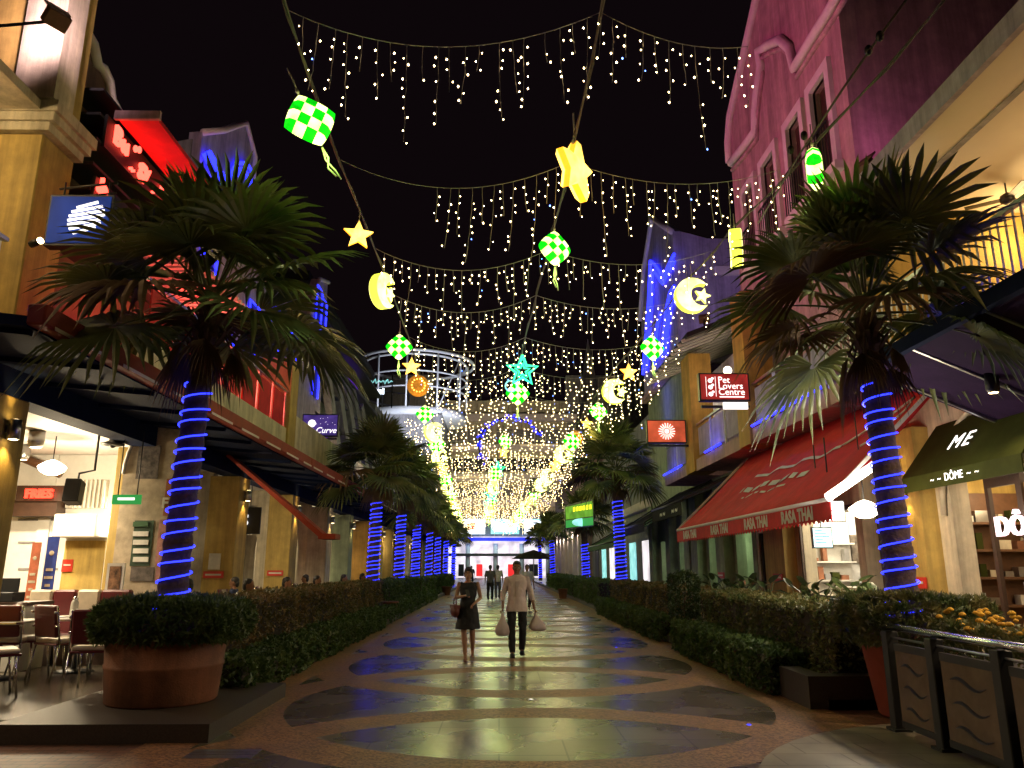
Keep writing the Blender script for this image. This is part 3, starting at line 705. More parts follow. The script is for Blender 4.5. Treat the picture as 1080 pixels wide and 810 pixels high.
def shelf_run(t, x, y0, y1, seed, mt='wood'):
    r = random.Random(seed)
    s = part('shelf_unit', MB().box(x, x + 0.35, y0, y1, 0.1, 0.95), mt, t, True)
    for z in (1.3, 1.75, 2.2):
        sh = part('shelf', MB().box(x + 0.1, x + 0.4, y0, y1, z, z + 0.04), mt, t, True)
        y = y0 + 0.1
        while y < y1 - 0.2:
            w = r.uniform(0.06, 0.2); h = r.uniform(0.1, 0.32)
            part('packet', MB().box(x + 0.14, x + 0.3, y, y + w, z + 0.04, z + 0.04 + h), GOODS[r.randint(0, 4)], sh); y += w + r.uniform(0.02, 0.15)
def shelf_end(t, x0, x1, y, seed, mt, zs=(0.95, 1.4, 1.85, 2.3)):
    r = random.Random(seed)
    part('shelf_back', MB().box(x0, x1, y - 0.06, y - 0.02, 0.1, 2.85), mt, t, True)
    for z in zs:
        sh = part('shelf', MB().box(x0, x1, y - 0.36, y - 0.06, z, z + 0.04), mt, t, True)
        x = x0 + 0.06
        while x < x1 - 0.2:
            w = r.uniform(0.06, 0.22); h = r.uniform(0.08, 0.34)
            if r.random() < 0.8: part('packet', MB().box(x, x + w, y - 0.3, y - 0.14, z + 0.04, z + 0.04 + h), GOODS[r.randint(0, 4)], sh)
            x += w + r.uniform(0.02, 0.14)
# ------------------------------------------------------------------ near east house: cafe below, terrace above
t = thing('cafe_house', 'near house with the cafe below and a yellow lit upper terrace under a cream ceiling', 'building', (9, 8, 0))
part('terrace_ceiling', MB().box(6.5, 14, 2, 13.1, 8.15, 8.3), 'soffit', t, True)
part('ceiling_fascia', MB().box(6.4, 6.5, 2, 13.1, 8.1, 8.42), 'lav', t, True)
part('ceiling_groove', MB().box(7.25, 7.37, 2, 13.1, 8.138, 8.152), 'grey', t, True)
part('upper_back_wall', MB().box(6.7, 14, 13.1, 13.3, 4.6, 8.15), 'yellow', t, True)
part('upper_side_wall', MB().box(14, 14.2, 2, 13.5, 0, 8.35), 'yellow', t, True)
part('balcony_slab', MB().box(6.1, 14, 3, 13.6, 4.5, 4.85), 'pink', t, True)
r = part('balcony_railing', MB().bar((6.2, 5, 5.85), (6.2, 13.4, 5.85), 0.07, 0.06).bar((6.2, 5, 4.98), (6.2, 13.4, 4.98), 0.04, 0.04), 'steel', t, True)
for k in range(56):
    part('baluster', MB().bar((6.2, 5.1 + k * 0.148, 4.98), (6.2, 5.1 + k * 0.148, 5.85), 0.02, 0.02), 'whitesteel', r)
part('light_strip', MB().tube([(6.1, 5, 4.93), (6.1, 10, 4.93)], 0.02), 'neonblue', t, True)
for y in (6, 9.5, 12.4):
    lamp('POINT', (9.5, y, 7.4), 95, (1.0, 0.66, 0.28), t, size=0.3, name='terrace_glow')
# cafe wall with arch
AR = [(9.35, 12.15)]
y0, y1 = 9.4, 12.2
wall_x('wall', XW, 0.3, 4.5, 13.5, 0, 4.5, [(9.4, 12.1, 0.1, 3.0), (6.0, 8.8, 0.1, 3.0)], 'cream', t)
for py, mt in ((12.5, 'yellow'), (8.95, 'yellow')):
    p = part('pilaster', MB().box(XW - 0.28, XW, py, py + 0.75, 0.75, 3.9), mt, t, True)
    part('pilaster_base', MB().box(XW - 0.32, XW, py - 0.04, py + 0.79, 0.1, 0.75), 'grey', p)
shop_room(t, 6.0, 13.3, 10.2, 3.1, 'yellow', 130, (1, 0.72, 0.38))
shelf_run(t, 9.7, 6.4, 11.8, 3, 'wood')
shelf_end(t, 7.6, 9.6, 13.25, 7, 'wood')
d = part('door', MB().box(XW + 0.1, XW + 0.16, 10.6, 10.68, 0.1, 2.9).box(XW + 0.1, XW + 0.16, 11.3, 11.38, 0.1, 2.9).box(XW + 0.1, XW + 0.16, 10.68, 11.3, 2.75, 2.9).box(XW + 0.1, XW + 0.16, 10.68, 11.3, 0.1, 0.4), 'darkwood', t, True)
part('door_handle', MB().tube([(XW + 0.05, 10.72, 1.0), (XW + 0.05, 10.72, 1.4)], 0.015), 'steel', d)
part('window_blind', MB().box(XW + 0.1, XW + 0.12, 9.5, 10.5, 0.75, 2.75), 'yellow', t, True)
part('window_frame', MB().box(XW + 0.06, XW + 0.14, 9.4, 9.5, 0.1, 3).box(XW + 0.06, XW + 0.14, 10.5, 10.58, 0.1, 3).box(XW + 0.06, XW + 0.14, 9.5, 10.5, 0.1, 0.72), 'darkwood', t, True)
# ------------------------------------------------------------------ red awning restaurant below, pink gabled house above
t = thing('pink_house', 'pink gabled house with tall framed windows above the red awning restaurant', 'building', (9, 17, 0))
XP = 7.0
g3 = [(20.75, 14.25), (20.4, 14.9), (17.5, 16.7), (16.6, 17.6), (13.42, 15.4)]
holes = [(14.15, 14.95, 9.75, 11.95), (15.6, 16.4, 9.75, 11.95), (17.3, 18.2, 9.75, 11.95), (18.95, 19.75, 9.75, 11.95)]
part('gable', MB().prism([(13.42, 12.45), (20.75, 12.45)] + g3, XP, XP + 0.35, 0, lambda a, b, h: (h, a, b)), 'pink', t, True)
wall_x('facade_wall', XP, 0.35, 13.42, 20.75, 4.85, 12.45, holes, 'pink', t)
part('side_wall', MB().box(XP + 0.35, 15, 13.44, 13.66, 8.32, 17.5), 'pink', t, True)
part('gable_trim', MB().tube([(XP - 0.04, a, b) for a, b in ((20.78, 13.6), (20.75, 14.25), (20.4, 14.9), (17.5, 16.7), (16.6, 17.6), (13.4, 15.4))], 0.13, 8), 'trim', t, True)
cur = [(771, 172), (784, 156), (797, 138), (797, 118), (799, 97), (803, 70), (800, 54), (811, 47), (823, 42), (833, 51), (838, 72), (856, 42), (876, 10), (893, -20)]
cur = [P(u, v, X=XP - 0.06) for u, v in cur]
mo = part('curved_moulding', MB().tube(cur, 0.13, 8), 'trim', t, True)
part('moulding_step', MB().tube([q + Vector((0.03, 0, -0.24)) for q in cur], 0.07, 6), 'pink', mo)
for (a, b2, z0, z1) in holes:
    w = part('window', MB().box(XP+0.22, XP+0.26, a, b2, z0, z1), 'black', t, True)
    part('frame', MB().box(XP-0.1, XP+0.05, a - 0.2, a, z0 - 0.05, z1 + 0.22).box(XP-0.1, XP+0.05, b2, b2 + 0.2, z0 - 0.05, z1 + 0.22).box(XP-0.1, XP+0.05, a, b2, z1, z1 + 0.22), 'trim', w)
    part('sill', MB().box(XP-0.2, XP+0.1, a - 0.28, b2 + 0.28, z0 - 0.25, z0 - 0.06), 'trim', w)
    rl = MB().bar((XP-0.2, a - 0.1, z0 + 0.95), (XP-0.2, b2 + 0.1, z0 + 0.95), 0.04, 0.04)
    for k in range(9):
        yy = a - 0.1 + (b2 - a + 0.2) * k / 8
        rl.bar((XP-0.2, yy, z0 - 0.05), (XP-0.2, yy, z0 + 0.95), 0.02, 0.02)
    part('window_railing', rl, 'dark', w)
    part('shutter', MB().box(XP+0.16, XP+0.2, a, (a + b2) / 2 - 0.03, z0, z1).box(XP+0.16, XP+0.2, (a + b2) / 2 + 0.03, b2, z0, z1), 'darkwood', w)
def balcony_east(t, y0, y1, strip, lab=None):
    part('balcony_slab', MB().box(6.1, 7.4, y0, y1, 4.5, 4.85), 'pink', t, True)
    n = max(1, int((y1 - y0) / 1.15)); st = (y1 - y0) / n
    r = part('balcony_railing', MB().bar((6.2, y0, 5.95), (6.2, y1, 5.95), 0.08, 0.06), 'steel', t, True)
    for k in range(n):
        y = y0 + k * st
        part('railing_post', MB().bar((6.2, y + 0.03, 4.85), (6.2, y + 0.03, 5.95), 0.05, 0.05), 'whitesteel', r)
        part('railing_panel', MB().box(6.19, 6.21, y + 0.14, y + st - 0.1, 4.98, 5.82), 'lav', r)
    for a, b2 in strip:
        part('light_strip', MB().tube([(6.06, a, 4.9), (6.06, b2, 4.9)], 0.03), 'neonblue', t, True)
        lamp('AREA', (6.0, (a + b2) / 2, 4.86), 16, (0.05, 0.06, 1), t, target=(6.1, (a + b2) / 2, 8), size=0.1, sy=b2 - a, name='blue_glow')
balcony_east(t, 13.75, 18.0, [(13.8, 17.9)])
part('balcony_pier', MB().box(6.05, 6.75, 18.05, 18.9, 4.5, 8.4), 'orangewall', t, True)
balcony_east(t, 19.0, 23.4, [(20.6, 22.2)])
wall_x('wall', XW, 0.3, 13.5, 21.6, 0, 4.5, [(14.95, 18.3, 1.0, 2.75), (13.62, 14.5, 0.1, 2.6), (20.4, 21.4, 0.1, 2.5)], 'cream', t)
for py, mt in ((18.75, 'yellow'), (14.55, 'cream')):
    p = part('pilaster', MB().box(XW - 0.3, XW, py, py + (1.4 if mt == 'yellow' else 0.3), 0.75, 4.4), mt, t, True)
    part('pilaster_base', MB().box(XW - 0.34, XW, py - 0.04, py + (1.44 if mt == 'yellow' else 0.34), 0.1, 0.75), 'grey', p)
shop_room(t, 14.7, 19.7, 10.6, 3.0, 'white', 300, (1, 0.86, 0.62))
shelf_end(t, 7.7, 8.9, 19.65, 5, 'laminate', (1.25, 1.7, 2.15))
part('menu_panel', MB().box(8.95, 9.5, 19.6, 19.66, 1.7, 2.4), 'boardgrey2', t, True)
part('menu_panel', MB().box(9.55, 10.1, 19.6, 19.66, 1.7, 2.4), 'boardbrown2', t, True)
part('kitchen_bench', MB().box(8.95, 10.5, 19.1, 19.6, 0.1, 1.2), 'steel', t, True)
kb = MB()
for x, h in ((9.05, .3), (9.3, .18), (9.5, .42), (9.8, .25), (10.1, .35)): kb.lathe([(0.08, 0), (0.09, h * .8), (0.05, h)], (x, 19.3, 1.2), 10)
part('kitchen_pot', kb, 'steel', t, True)
part('serving_counter', MB().box(7.9, 8.5, 14.9, 18.6, 0.1, 1.15), 'laminate', t, True)
mbh = MB().lathe([(0.16, 0.3), (0.05, 0.55), (0.03, 1.1)], (8.4, 15.4, 1.75), 12)
part('extractor_hood', mbh, 'steel', t, True)
fr = part('window_frame', MB().box(XW - 0.04, XW + 0.02, 14.88, 14.95, 0.95, 2.8).box(XW - 0.04, XW + 0.02, 18.3, 18.38, 0.95, 2.8).box(XW - 0.04, XW + 0.02, 14.95, 18.3, 2.75, 2.85).box(XW - 0.1, XW + 0.02, 14.88, 18.38, 0.9, 1.0), 'darkwood', t, True)
part('door_frame', MB().box(XW - 0.03, XW + 0.1, 13.55, 13.67, 0.1, 2.7).box(XW - 0.03, XW + 0.1, 14.42, 14.54, 0.1, 2.7).box(XW - 0.03, XW + 0.1, 13.67, 14.42, 2.58, 2.7), 'darkwood', t, True)
part('door', MB().box(XW + 0.05, XW + 0.1, 20.4, 20.5, 0.1, 2.5).box(XW + 0.05, XW + 0.1, 20.9, 21.0, 0.1, 2.5).box(XW + 0.05, XW + 0.1, 21.3, 21.4, 0.1, 2.5), 'dark', t, True)
# ------------------------------------------------------------------ low house with balcony between the pink and the lavender house
t = thing('balcony_house', 'low house with blue lit balcony and dark pergola roof between the pink and lavender houses', 'building', (9, 25, 0))
part('wall', MB().box(7.4, 14, 21.7, 28, 4.5, 8.2), 'lav', t, True)
part('pergola_roof', MB().prism([(5.6, 8.3), (5.6, 8.45), (9.5, 10.0), (9.5, 9.85)], 21.7, 28, 0, lambda a, b, h: (a, h, b)), 'dark', t, True)
for k in range(12):
    part('rafter', MB().bar((5.5, 22 + k * 0.5, 8.25), (9.4, 22 + k * 0.5, 9.8), 0.06, 0.1), 'trim', t, True)
part('balcony_pier', MB().box(6.05, 6.75, 23.45, 24.5, 4.5, 8.3), 'orangewall', t, True)
balcony_east(t, 24.55, 28, [(25.2, 28)])
wall_x('wall', XW, 0.3, 21.65, 28, 0, 4.5, [(22, 23.5, 0.1, 2.6), (25, 26.6, 0.1, 2.6)], 'olivewall', t)
for py in (23.8, 27.0):
    part('pilaster', MB().box(XW - 0.3, XW, py, py + 0.9, 0.1, 4.3), 'olivewall', t, True)
shop_room(t, 21.8, 27.6, 10.0, 2.9, 'olivewall', 90, (0.75, 1, 0.6))
lamp('POINT', (6.9, 22.2, 7.4), 90, (1, 0.8, 0.45), t, size=0.15, name='balcony_glow')
lamp('POINT', (6.9, 26, 7.2), 70, (1, 0.8, 0.45), t, size=0.15, name='balcony_glow')
part('bulb', MB().ell((6.9, 22.2, 7.4), 0.13), 'shade', t, True)
part('bulb', MB().ell((6.9, 22.2, 7.0), 0.13), 'shade', t, True)
part('bulb', MB().ell((6.9, 26, 7.2), 0.12), 'shade', t, True)
part('bulb', MB().ell((6.9, 24.7, 6.9), 0.12), 'shade', t, True)
# ------------------------------------------------------------------ lavender gable with blue neon
t = thing('lavender_house', 'tall lavender house with a pointed gable and zigzag blue neon on its front', 'building', (9, 32, 0))
g4 = [(28.5, 9.5), (35.8, 9.5), (35.8, 13.5), (34.4, 15.6), (32.0, 17.2), (30.2, 16.0), (28.5, 14.9)]
part('gable_facade', MB().prism(g4, 7.0, 7.35, 0, lambda a, b, h: (h, a, b)), 'lav', t, True)
part('side_wall', MB().prism([(7.35, 9.4), (7.35, 14.9), (8.4, 14.6), (15, 14.6), (15, 9.4)], 28.5, 28.8, 0, lambda a, b, h: (a, h, b)), 'lav', t, True)
part('side_trim', MB().box(8.6, 15, 28.35, 28.5, 13.0, 13.35), 'trim', t, True)
part('gable_trim', MB().tube([(6.95, a, b) for a, b in g4[2:]], 0.13, 8), 'trim', t, True)
part('soffit_edge', MB().box(6.8, 7.1, 28.5, 35.9, 9.3, 9.5), 'pink', t, True)
for pts in ([(678, 395), (684, 320), (686, 275), (692, 281), (699, 293), (711, 268)], [(682, 392), (687, 320), (689, 285), (699, 299), (711, 276)], [(698, 378), (702, 330), (707, 308), (711, 302)], [(702, 375), (705, 335), (711, 312)], [(690, 385), (693, 345), (697, 330)]):
    part('neon_tube', MB().tube([P(a, b, X=6.9) for a, b in pts], 0.07, 6), 'neonblue', t, True)
for z in (10.2, 11.2, 12.2):
    lamp('AREA', (6.4, 32, z), 30, (0.05, 0.06, 1), t, target=(7.0, 32, z), size=0.4, sy=5, name='blue_glow')
wall_x('wall', XW, 0.3, 28, 36, 0, 9.4, [(29, 31, 0.1, 2.7), (32.5, 34.5, 0.1, 2.7)], 'olivewall', t)
shop_room(t, 28.6, 35.4, 10.2, 2.9, 'olivewall', 90, (0.8, 1, 0.7))
for py in (28.2, 31.4, 35):
    part('pilaster', MB().box(XW - 0.3, XW, py, py + 0.8, 0.1, 4.3), 'olivewall', t, True)
# ------------------------------------------------------------------ far east houses
t = thing('far_shop_house', 'far east shop house behind the green lit sign towards the mall', 'building', (9, 60, 0))
part('wall', MB().box(7.4, 14, 36.2, 62, 0, 9.0), 'grey', t, True)
part('floor_band', MB().box(7.1, 7.4, 36.2, 62, 4.4, 4.8), 'trim', t, True)
for k in range(6):
    w = part('window', MB().box(7.36, 7.4, 38 + k * 4, 40 + k * 4, 0.5, 2.9), 'mallwhite' if k % 3 == 0 else 'cyanlit' if k % 3 == 1 else 'dark', t, True)
t = thing('far_pier_house', 'farthest east house with pale lit piers near the mall', 'building', (9, 80, 0))
part('wall', MB().box(7.0, 14, 62.3, 97, 0, 11), 'pink', t, True)
for k in range(7):
    part('pier', MB().box(6.4, 7.0, 63 + k * 4.6, 64.2 + k * 4.6, 0, 5.0), 'trim', t, True)
    lamp('POINT', (6.2, 63.6 + k * 4.6, 4.3), 60, (1, 0.8, 0.62), t, size=0.1, name='pier_glow')
sp = thing('steeple', 'slim dark purple steeple rising behind the light curtains', 'steeple', (10, 78, 0))
part('tower', MB().box(8.2, 10.6, 77, 79.4, 0, 16), 'lav', sp, True)
part('spire', MB().add([(8.0, 76.8, 16), (10.8, 76.8, 16), (10.8, 79.6, 16), (8.0, 79.6, 16), (9.4, 78.2, 25.5)], [(0, 1, 4), (1, 2, 4), (2, 3, 4), (3, 0, 4)]), 'lav', sp, True)
lamp('SPOT', (7.6, 70, 9.5), 5000, (0.4, 0.25, 0.9), sp, target=(9.4, 78, 19), angle=60, size=0.3, name='purple_flood')
# ------------------------------------------------------------------ mall at the end of the street
t = thing('mall', 'bright shopping mall closing the end of the street with screens over its entrance', 'building', (0, 112, 0))
part('wall', MB().box(-30, -10, 112, 114, 0, 30), 'grey', t, True)
part('wall', MB().box(10, 30, 112, 114, 0, 30), 'grey', t, True)
part('upper_wall', MB().box(-10, 10, 112, 114, 9, 26), 'cream', t, True)
for z in (10.2, 13.8, 18.2, 22.8):
    part('floor_band', MB().box(-12, 12, 111.3, 112, z, z + 1.1), 'trim', t, True)
for k, (x0, x1, z0, z1) in enumerate(((-9.5, 9.5, 15.3, 17.2), (-9, -1.5, 19.6, 21.6), (-0.5, 9, 19.6, 21.6), (-9, 2, 11.5, 13.0), (3, 9, 11.5, 13.0))):
    w = part('window', MB().box(x0, x1, 111.9, 111.96, z0, z1), 'grey' if k else 'dark', t, True)
    for j in range(int((x1 - x0) / 1.6)): part('mullion', MB().box(x0 + 0.8 + j * 1.6, x0 + 0.92 + j * 1.6, 111.8, 111.9, z0, z1), 'trim', w)
for (x0, x1, z) in ((-8, -3, 18.6), (3, 8.5, 19.0), (-6, -2, 14.2), (4, 9, 15.2)):
    part('lit_band', MB().box(x0, x1, 111.1, 111.2, z, z + 0.3), 'goldband', t, True)
part('entrance_canopy', MB().box(-7, 6.4, 104, 112, 7.9, 8.4), 'grey', t, True)
part('canopy_light', MB().box(-6.8, 6.2, 104.2, 111.9, 7.86, 7.9), 'cyanlit', t, True)
part('entrance_back', MB().box(-10, 10, 116, 116.2, 0, 9), 'mallwhite', t, True)
part('entrance_beam', MB().box(-10, 10, 111.8, 112.2, 5.25, 5.75), 'mallblue', t, True)
part('entrance_beam', MB().box(-10, 10, 111.7, 112.1, 3.1, 3.5), 'dark', t, True)
part('fascia_wall', MB().box(-10, 10, 112.3, 112.6, 5.9, 9), 'grey', t, True)
for x in (-8.5, -4.6, -0.6, 3.2, 7):
    part('entrance_column', MB().lathe([(0.35, 0), (0.35, 4.9)], (x, 112.5, 0), 14), 'white', t, True)
for k, (x0, x1) in enumerate(((-3.4, -2.5), (1.2, 3.0), (-6.0, -5.2), (4.3, 5.6))):
    part('shop_display', MB().box(x0, x1, 113.5, 113.9, 0.3, 2.0), 'redpanel' if k < 2 else 'dark', t, True)
for k, (x0, x1, mt) in enumerate(((-6.2, -2.0, 'screenwhite'), (-1.2, 2.6, 'cyanlit'), (3.3, 6.4, 'screenwhite'))):
    sc = part('screen', MB().box(x0, x1, 103.6, 103.8, 5.9, 7.7), mt, t, True)
    if k == 0: part('screen_picture', MB().box(x0 + 1.8, x0 + 2.9, 103.57, 103.6, 6.5, 7.4), 'redpanel', sc)
    if k == 1: part('screen_picture', MB().box(x0 + 0.4, x1 - 0.4, 103.57, 103.6, 6.2, 7.3), 'screen', sc)
lamp('AREA', (0, 108, 7.6), 250, (0.85, 0.95, 1), t, target=(0, 107, 0), size=9, sy=6, name='entrance_glow')
lamp('SPOT', (0, 85, 9), 9000, (1, 0.82, 0.55), t, target=(0, 112, 18), angle=70, size=1, name='facade_wash')  # unseen warm wash added to light the mall front
# pedestrian bridge / ring frame
t = thing('ring_frame', 'round white steel frame on a dark roof beyond the west palms', 'structure', (-7.0, 60, 0))
cx, cy_, rr_ = P(438, 400, Y=62).x, 62.0, 4.3
zb, zt = P(440, 433, Y=58).z, P(440, 372, Y=58).z
part('roof_block', MB().box(-14, -4.5, 58, 70, 10, zb - 0.3), 'grey', t, True)
def ring(z, r, th, n=40): return MB().tube([(cx + r * math.cos(2 * math.pi * k / n), cy_ + r * math.sin(2 * math.pi * k / n), z) for k in range(n + 1)], th, 6)
part('base_disc', MB().lathe([(rr_ * 0.98, zb - 0.3), (rr_ * 1.02, zb - 0.2), (rr_ * 1.02, zb + 0.3), (rr_ * 0.9, zb + 0.35)], (cx, cy_, 0), 40), 'whitesteel', t, True)
for f in (0.42, 0.68): part('ring', ring(zb + (zt - zb) * f, rr_, 0.07), 'whitesteel', t, True)
part('ring', ring(zt, rr_ * 1.14, 0.12), 'whitesteel', t, True)
part('ring', ring(zt - 0.15, rr_, 0.09), 'whitesteel', t, True)
for k in range(11):
    a = 2 * math.pi * k / 11 + 0.1
    part('post', MB().tube([(cx + rr_ * math.cos(a), cy_ + rr_ * math.sin(a), zb), (cx + rr_ * 1.02 * math.cos(a), cy_ + rr_ * 1.02 * math.sin(a), zt)], 0.075, 6), 'whitesteel', t, True)
for k in range(3):
    a = 2 * math.pi * (k * 4 + 1) / 11 + 0.1; b2 = 2 * math.pi * (k * 4 + 2) / 11 + 0.1
    part('brace', MB().tube([(cx + rr_ * math.cos(a), cy_ + rr_ * math.sin(a), zb), (cx + rr_ * math.cos(b2), cy_ + rr_ * math.sin(b2), zt)], 0.05, 5), 'whitesteel', t, True)
lamp('SPOT', (-3, 50, 9), 6500, (0.8, 0.85, 1), t, target=(cx, cy_, 16.5), angle=50, size=0.4, name='frame_fill')  # unseen spot added to brighten the ring frame
t = thing('rooftop_sign', 'small white and blue neon sign on the roof edge beside the round frame', 'sign', (-9.6, 56, 12))
a = P(378, 410, Y=54); b2 = P(402, 404, Y=54)
part('sign_frame', MB().bar((a.x, 54.1, a.z - 1.4), (a.x, 54.1, a.z + 1.2), 0.08, 0.08), 'dark', t, True)
part('sign_frame', MB().bar((b2.x + 0.8, 54.1, a.z - 1.4), (b2.x + 0.8, 54.1, a.z + 1.2), 0.08, 0.08), 'dark', t, True)
mbx = MB(); x = a.x
for k in range(7):
    w = 0.14 + 0.1 * (k % 3); mbx.box(x, x + w, 54.0, 54.06, a.z - 0.4, a.z - (0.05 if k % 2 else -0.05)); x += w + 0.05
part('white_tube', mbx, 'screenwhite', t, True)
mbx = MB().tube([(a.x + 0.2 + 0.09 * k, 54.0, a.z + 0.55 + 0.22 * math.sin(k * 1.9) * (0.6 + 0.4 * math.sin(k * 0.7))) for k in range(26)], 0.045, 5)
part('blue_tube', mbx, 'cyanlit', t, True)
# ================================================================== floodlights the photo shows washing the fronts
def floodlight(loc, target, e, col, label, angle=80, group=None):
    t = thing('floodlight', label, 'floodlight', loc)
    d = (Vector(target) - Vector(loc)).normalized()
    q = d.to_track_quat('-Z', 'Y').to_matrix().to_4x4()
    part('lamp_housing', MB().box(-0.16, 0.16, -0.12, 0.12, 0.0, 0.16, 0, q), 'wood', t, bevel=0.01)
    part('lamp_visor', MB().box(-0.17, 0.17, 0.1, 0.13, -0.14, 0.02, 0, q), 'wood', t)
    part('mounting_arm', MB().tube([q @ Vector((0, 0, 0.14)), q @ Vector((0, 0, 0.16)) + (Vector((-1.1, 0, -0.12)) if angle == 121 else Vector((0, 0, -0.34)))], 0.025), 'dark', t)
    lamp('SPOT', Vector(loc) + d * 0.06, e, col, t, target=target, angle=170 if angle == 121 else angle, size=0.12, blend=0.9, name='flood_glow')
    return t
p = P(58, 18, Y=9.6)
floodlight((p.x, p.y, p.z), (-7.9, 10.5, 11.2), 420, (1.0, 0.66, 0.72), 'small lantern shaped floodlight on an arm in front of the tall cream corner wall', 121)
floodlight((-6.0, 15.5, 9.5), (7.0, 17.2, 13.5), 2900, (1.0, 0.17, 0.42), 'pink floodlight above the red sign canopy aimed across the street', 75)
floodlight((6.6, 12.2, 8.6), (10.5, 13.4, 13.5), 120, (0.8, 0.2, 0.5), 'floodlight on the ceiling fascia of the cafe house', 120)
floodlight((6.3, 22.2, 9.05), (9.2, 28.5, 12.6), 620, (0.5, 0.36, 0.95), 'floodlight lighting the lavender side wall from the pergola roof', 100)

# ================================================================== AWNINGS
def awning_east(y0, y1, xo, zo, xi, zi, mt, label, val=0.3, text=None, marks=False, n=7, textmat='paper', step=0.16):
    t = thing('awning', label, 'awning', (xi, (y0 + y1) / 2, zi))
    mb = MB(); rows = 10; cols = 40
    vs = []
    for i in range(rows + 1):
        f = i / rows
        for j in range(cols + 1):
            g = j / cols
            sag = -0.09 * math.sin(math.pi * f) * (0.6 + 0.4 * math.cos(g * n * 2 * math.pi))
            vs.append((xi + (xo - xi) * f, y0 + (y1 - y0) * g, zi + (zo - zi) * f + sag))
    fs = [(i * (cols + 1) + j, i * (cols + 1) + j + 1, (i + 1) * (cols + 1) + j + 1, (i + 1) * (cols + 1) + j) for i in range(rows) for j in range(cols)]
    mb.add(vs, fs, 0, True)
    c = part('canopy_cloth', mb, mt, t, True)
    sm = c.modifiers.new('thick', 'SOLIDIFY'); sm.thickness = 0.012
    # scalloped valance
    k = int((y1 - y0) / step); poly = []
    for i in range(k * 4 + 1):
        yy = y0 + (y1 - y0) * i / (k * 4)
        poly.append((yy, zo - val + 0.05 * abs(math.sin(math.pi * i / 4))))
    poly += [(y1, zo), (y0, zo)]
    v = part('valance', MB().prism(poly, xo - 0.012, xo, 0, lambda a, b, h: (h, a, b)), mt, t, True)
    part('front_bar', MB().tube([(xo, y0, zo), (xo, y1, zo)], 0.035, 8), 'trim' if mt == 'canvas_red' else 'dark', t, True)
    for yy in (y0 + 0.05, y1 - 0.05):
        part('side_arm', MB().bar((xi, yy, zi + 0.01), (xo, yy, zo + 0.01), 0.05, 0.05), 'trim' if mt == 'canvas_red' else 'dark', t, True)
    if text:
        for (yy, s) in text[1]:
            lettering(text[0], s, textmat, (xo - 0.018, yy, zo - val * 0.5), FACE_W, v, 0.002, width=0.012)
    if marks:
        d = Vector((xo - xi, 0, zo - zi)).normalized()
        nrm = Vector((zo - zi, 0, -(xo - xi))).normalized()
        if nrm.z < 0: nrm = -nrm
        def on(f, yy, off=0.03):
            g = (yy - y0) / (y1 - y0)
            sag = -0.09 * math.sin(math.pi * f) * (0.6 + 0.4 * math.cos(g * n * 2 * math.pi))
            return Vector((xi + (xo - xi) * f, yy, zi + (zo - zi) * f + sag)) + nrm * off
        rdm = random.Random(3)
        mb = MB()
        for row, (f, ya, yb) in enumerate(((0.50, y0 + 1.9, y0 + 6.4), (0.64, y0 + 2.6, y0 + 6.4), (0.74, y0 + 3.2, y0 + 5.8))):
            yy = ya
            while yy < yb:
                w = rdm.uniform(0.2, 0.5); h = (0.026, 0.05, 0.018)[row]
                mb.quad(on(f, yy), on(f, min(yy + w, yb)), on(f + h, min(yy + w, yb)), on(f + h, yy)); yy += w + (0.0 if row == 0 else 0.14)
        cv = [(0.5, y0 + 1.9), (0.36, y0 + 0.75), (0.26, y0 + 0.5), (0.36, y0 + 0.42), (0.56, y0 + 0.62), (0.57, y0 + 0.95)]
        mb.tube([on(f, yy, 0.02) for f, yy in cv], 0.02, 5)
        part('script_lettering', mb, 'paper', c)
    return t
aw = awning_east(10.9, 20.6, 4.75, 2.55, 7.05, 4.75, 'canvas_red', 'large red sloping awning with a scalloped valance over the restaurant terrace', 0.33,
                 ('RASA THAI', [(12.2, 0.27), (14.2, 0.27), (16.6, 0.27), (19.2, 0.27)]), True)
awning_east(20.6, 24.6, 4.9, 3.35, 6.9, 4.3, 'canvas_black', 'dark brown awning with pale motifs just beyond the red one', 0.4, ('~ ~', [(21.4, 0.5), (23, 0.5)]), n=3)
awning_east(25.0, 29.5, 4.7, 3.0, 7.0, 4.4, 'canvas_black', 'black sloping awning in front of the sage green shop', 0.3, n=3)
awning_east(30.5, 40.5, 4.6, 2.6, 7.0, 3.9, 'canvas_green', 'green sloping awning on thin posts under the green lit sign', 0.25, n=5)
t = thing('awning', 'dark blue flat canopy with plum underside over the cafe front', 'awning', (6, 8, 4))
part('canopy_cloth', MB().prism([(5.25, 4.35), (5.25, 4.42), (7.15, 3.62), (7.15, 3.55)], 4.5, 10.55, 0, lambda a, b, h: (a, h, b)), 'canvas_purple', t, True)
for y in (6.2, 7.8, 9.3, 10.4):
    part('strut', MB().bar((5.3, y, 4.34), (7.1, y, 3.54), 0.04, 0.05), 'steel', t, True)
part('front_bar', MB().box(5.15, 5.25, 4.5, 10.55, 4.28, 4.46), 'canvas_blue', t, True)
t = thing('awning', 'olive bullnose awning in the cafe arch with pale lettering', 'awning', (7, 10.7, 3))
prof = [(7.18, 3.75)] + [(7.18 - 0.85 * math.sin(a), 2.95 + 0.8 * math.cos(a)) for a in [math.pi / 2 * k / 8 for k in range(1, 9)]] + [(6.33, 2.7), (7.18, 2.7)]
part('canopy_cloth', MB().prism([(7.18, 3.85), (6.55, 3.05), (6.5, 2.98), (7.18, 2.98)], 9.3, 12.2, 0, lambda a, b, h: (a, h, b)), 'canvas_olive', t, True)
v = part('valance', MB().box(6.49, 6.51, 9.3, 12.2, 2.75, 2.98), 'canvas_olive', t, True)
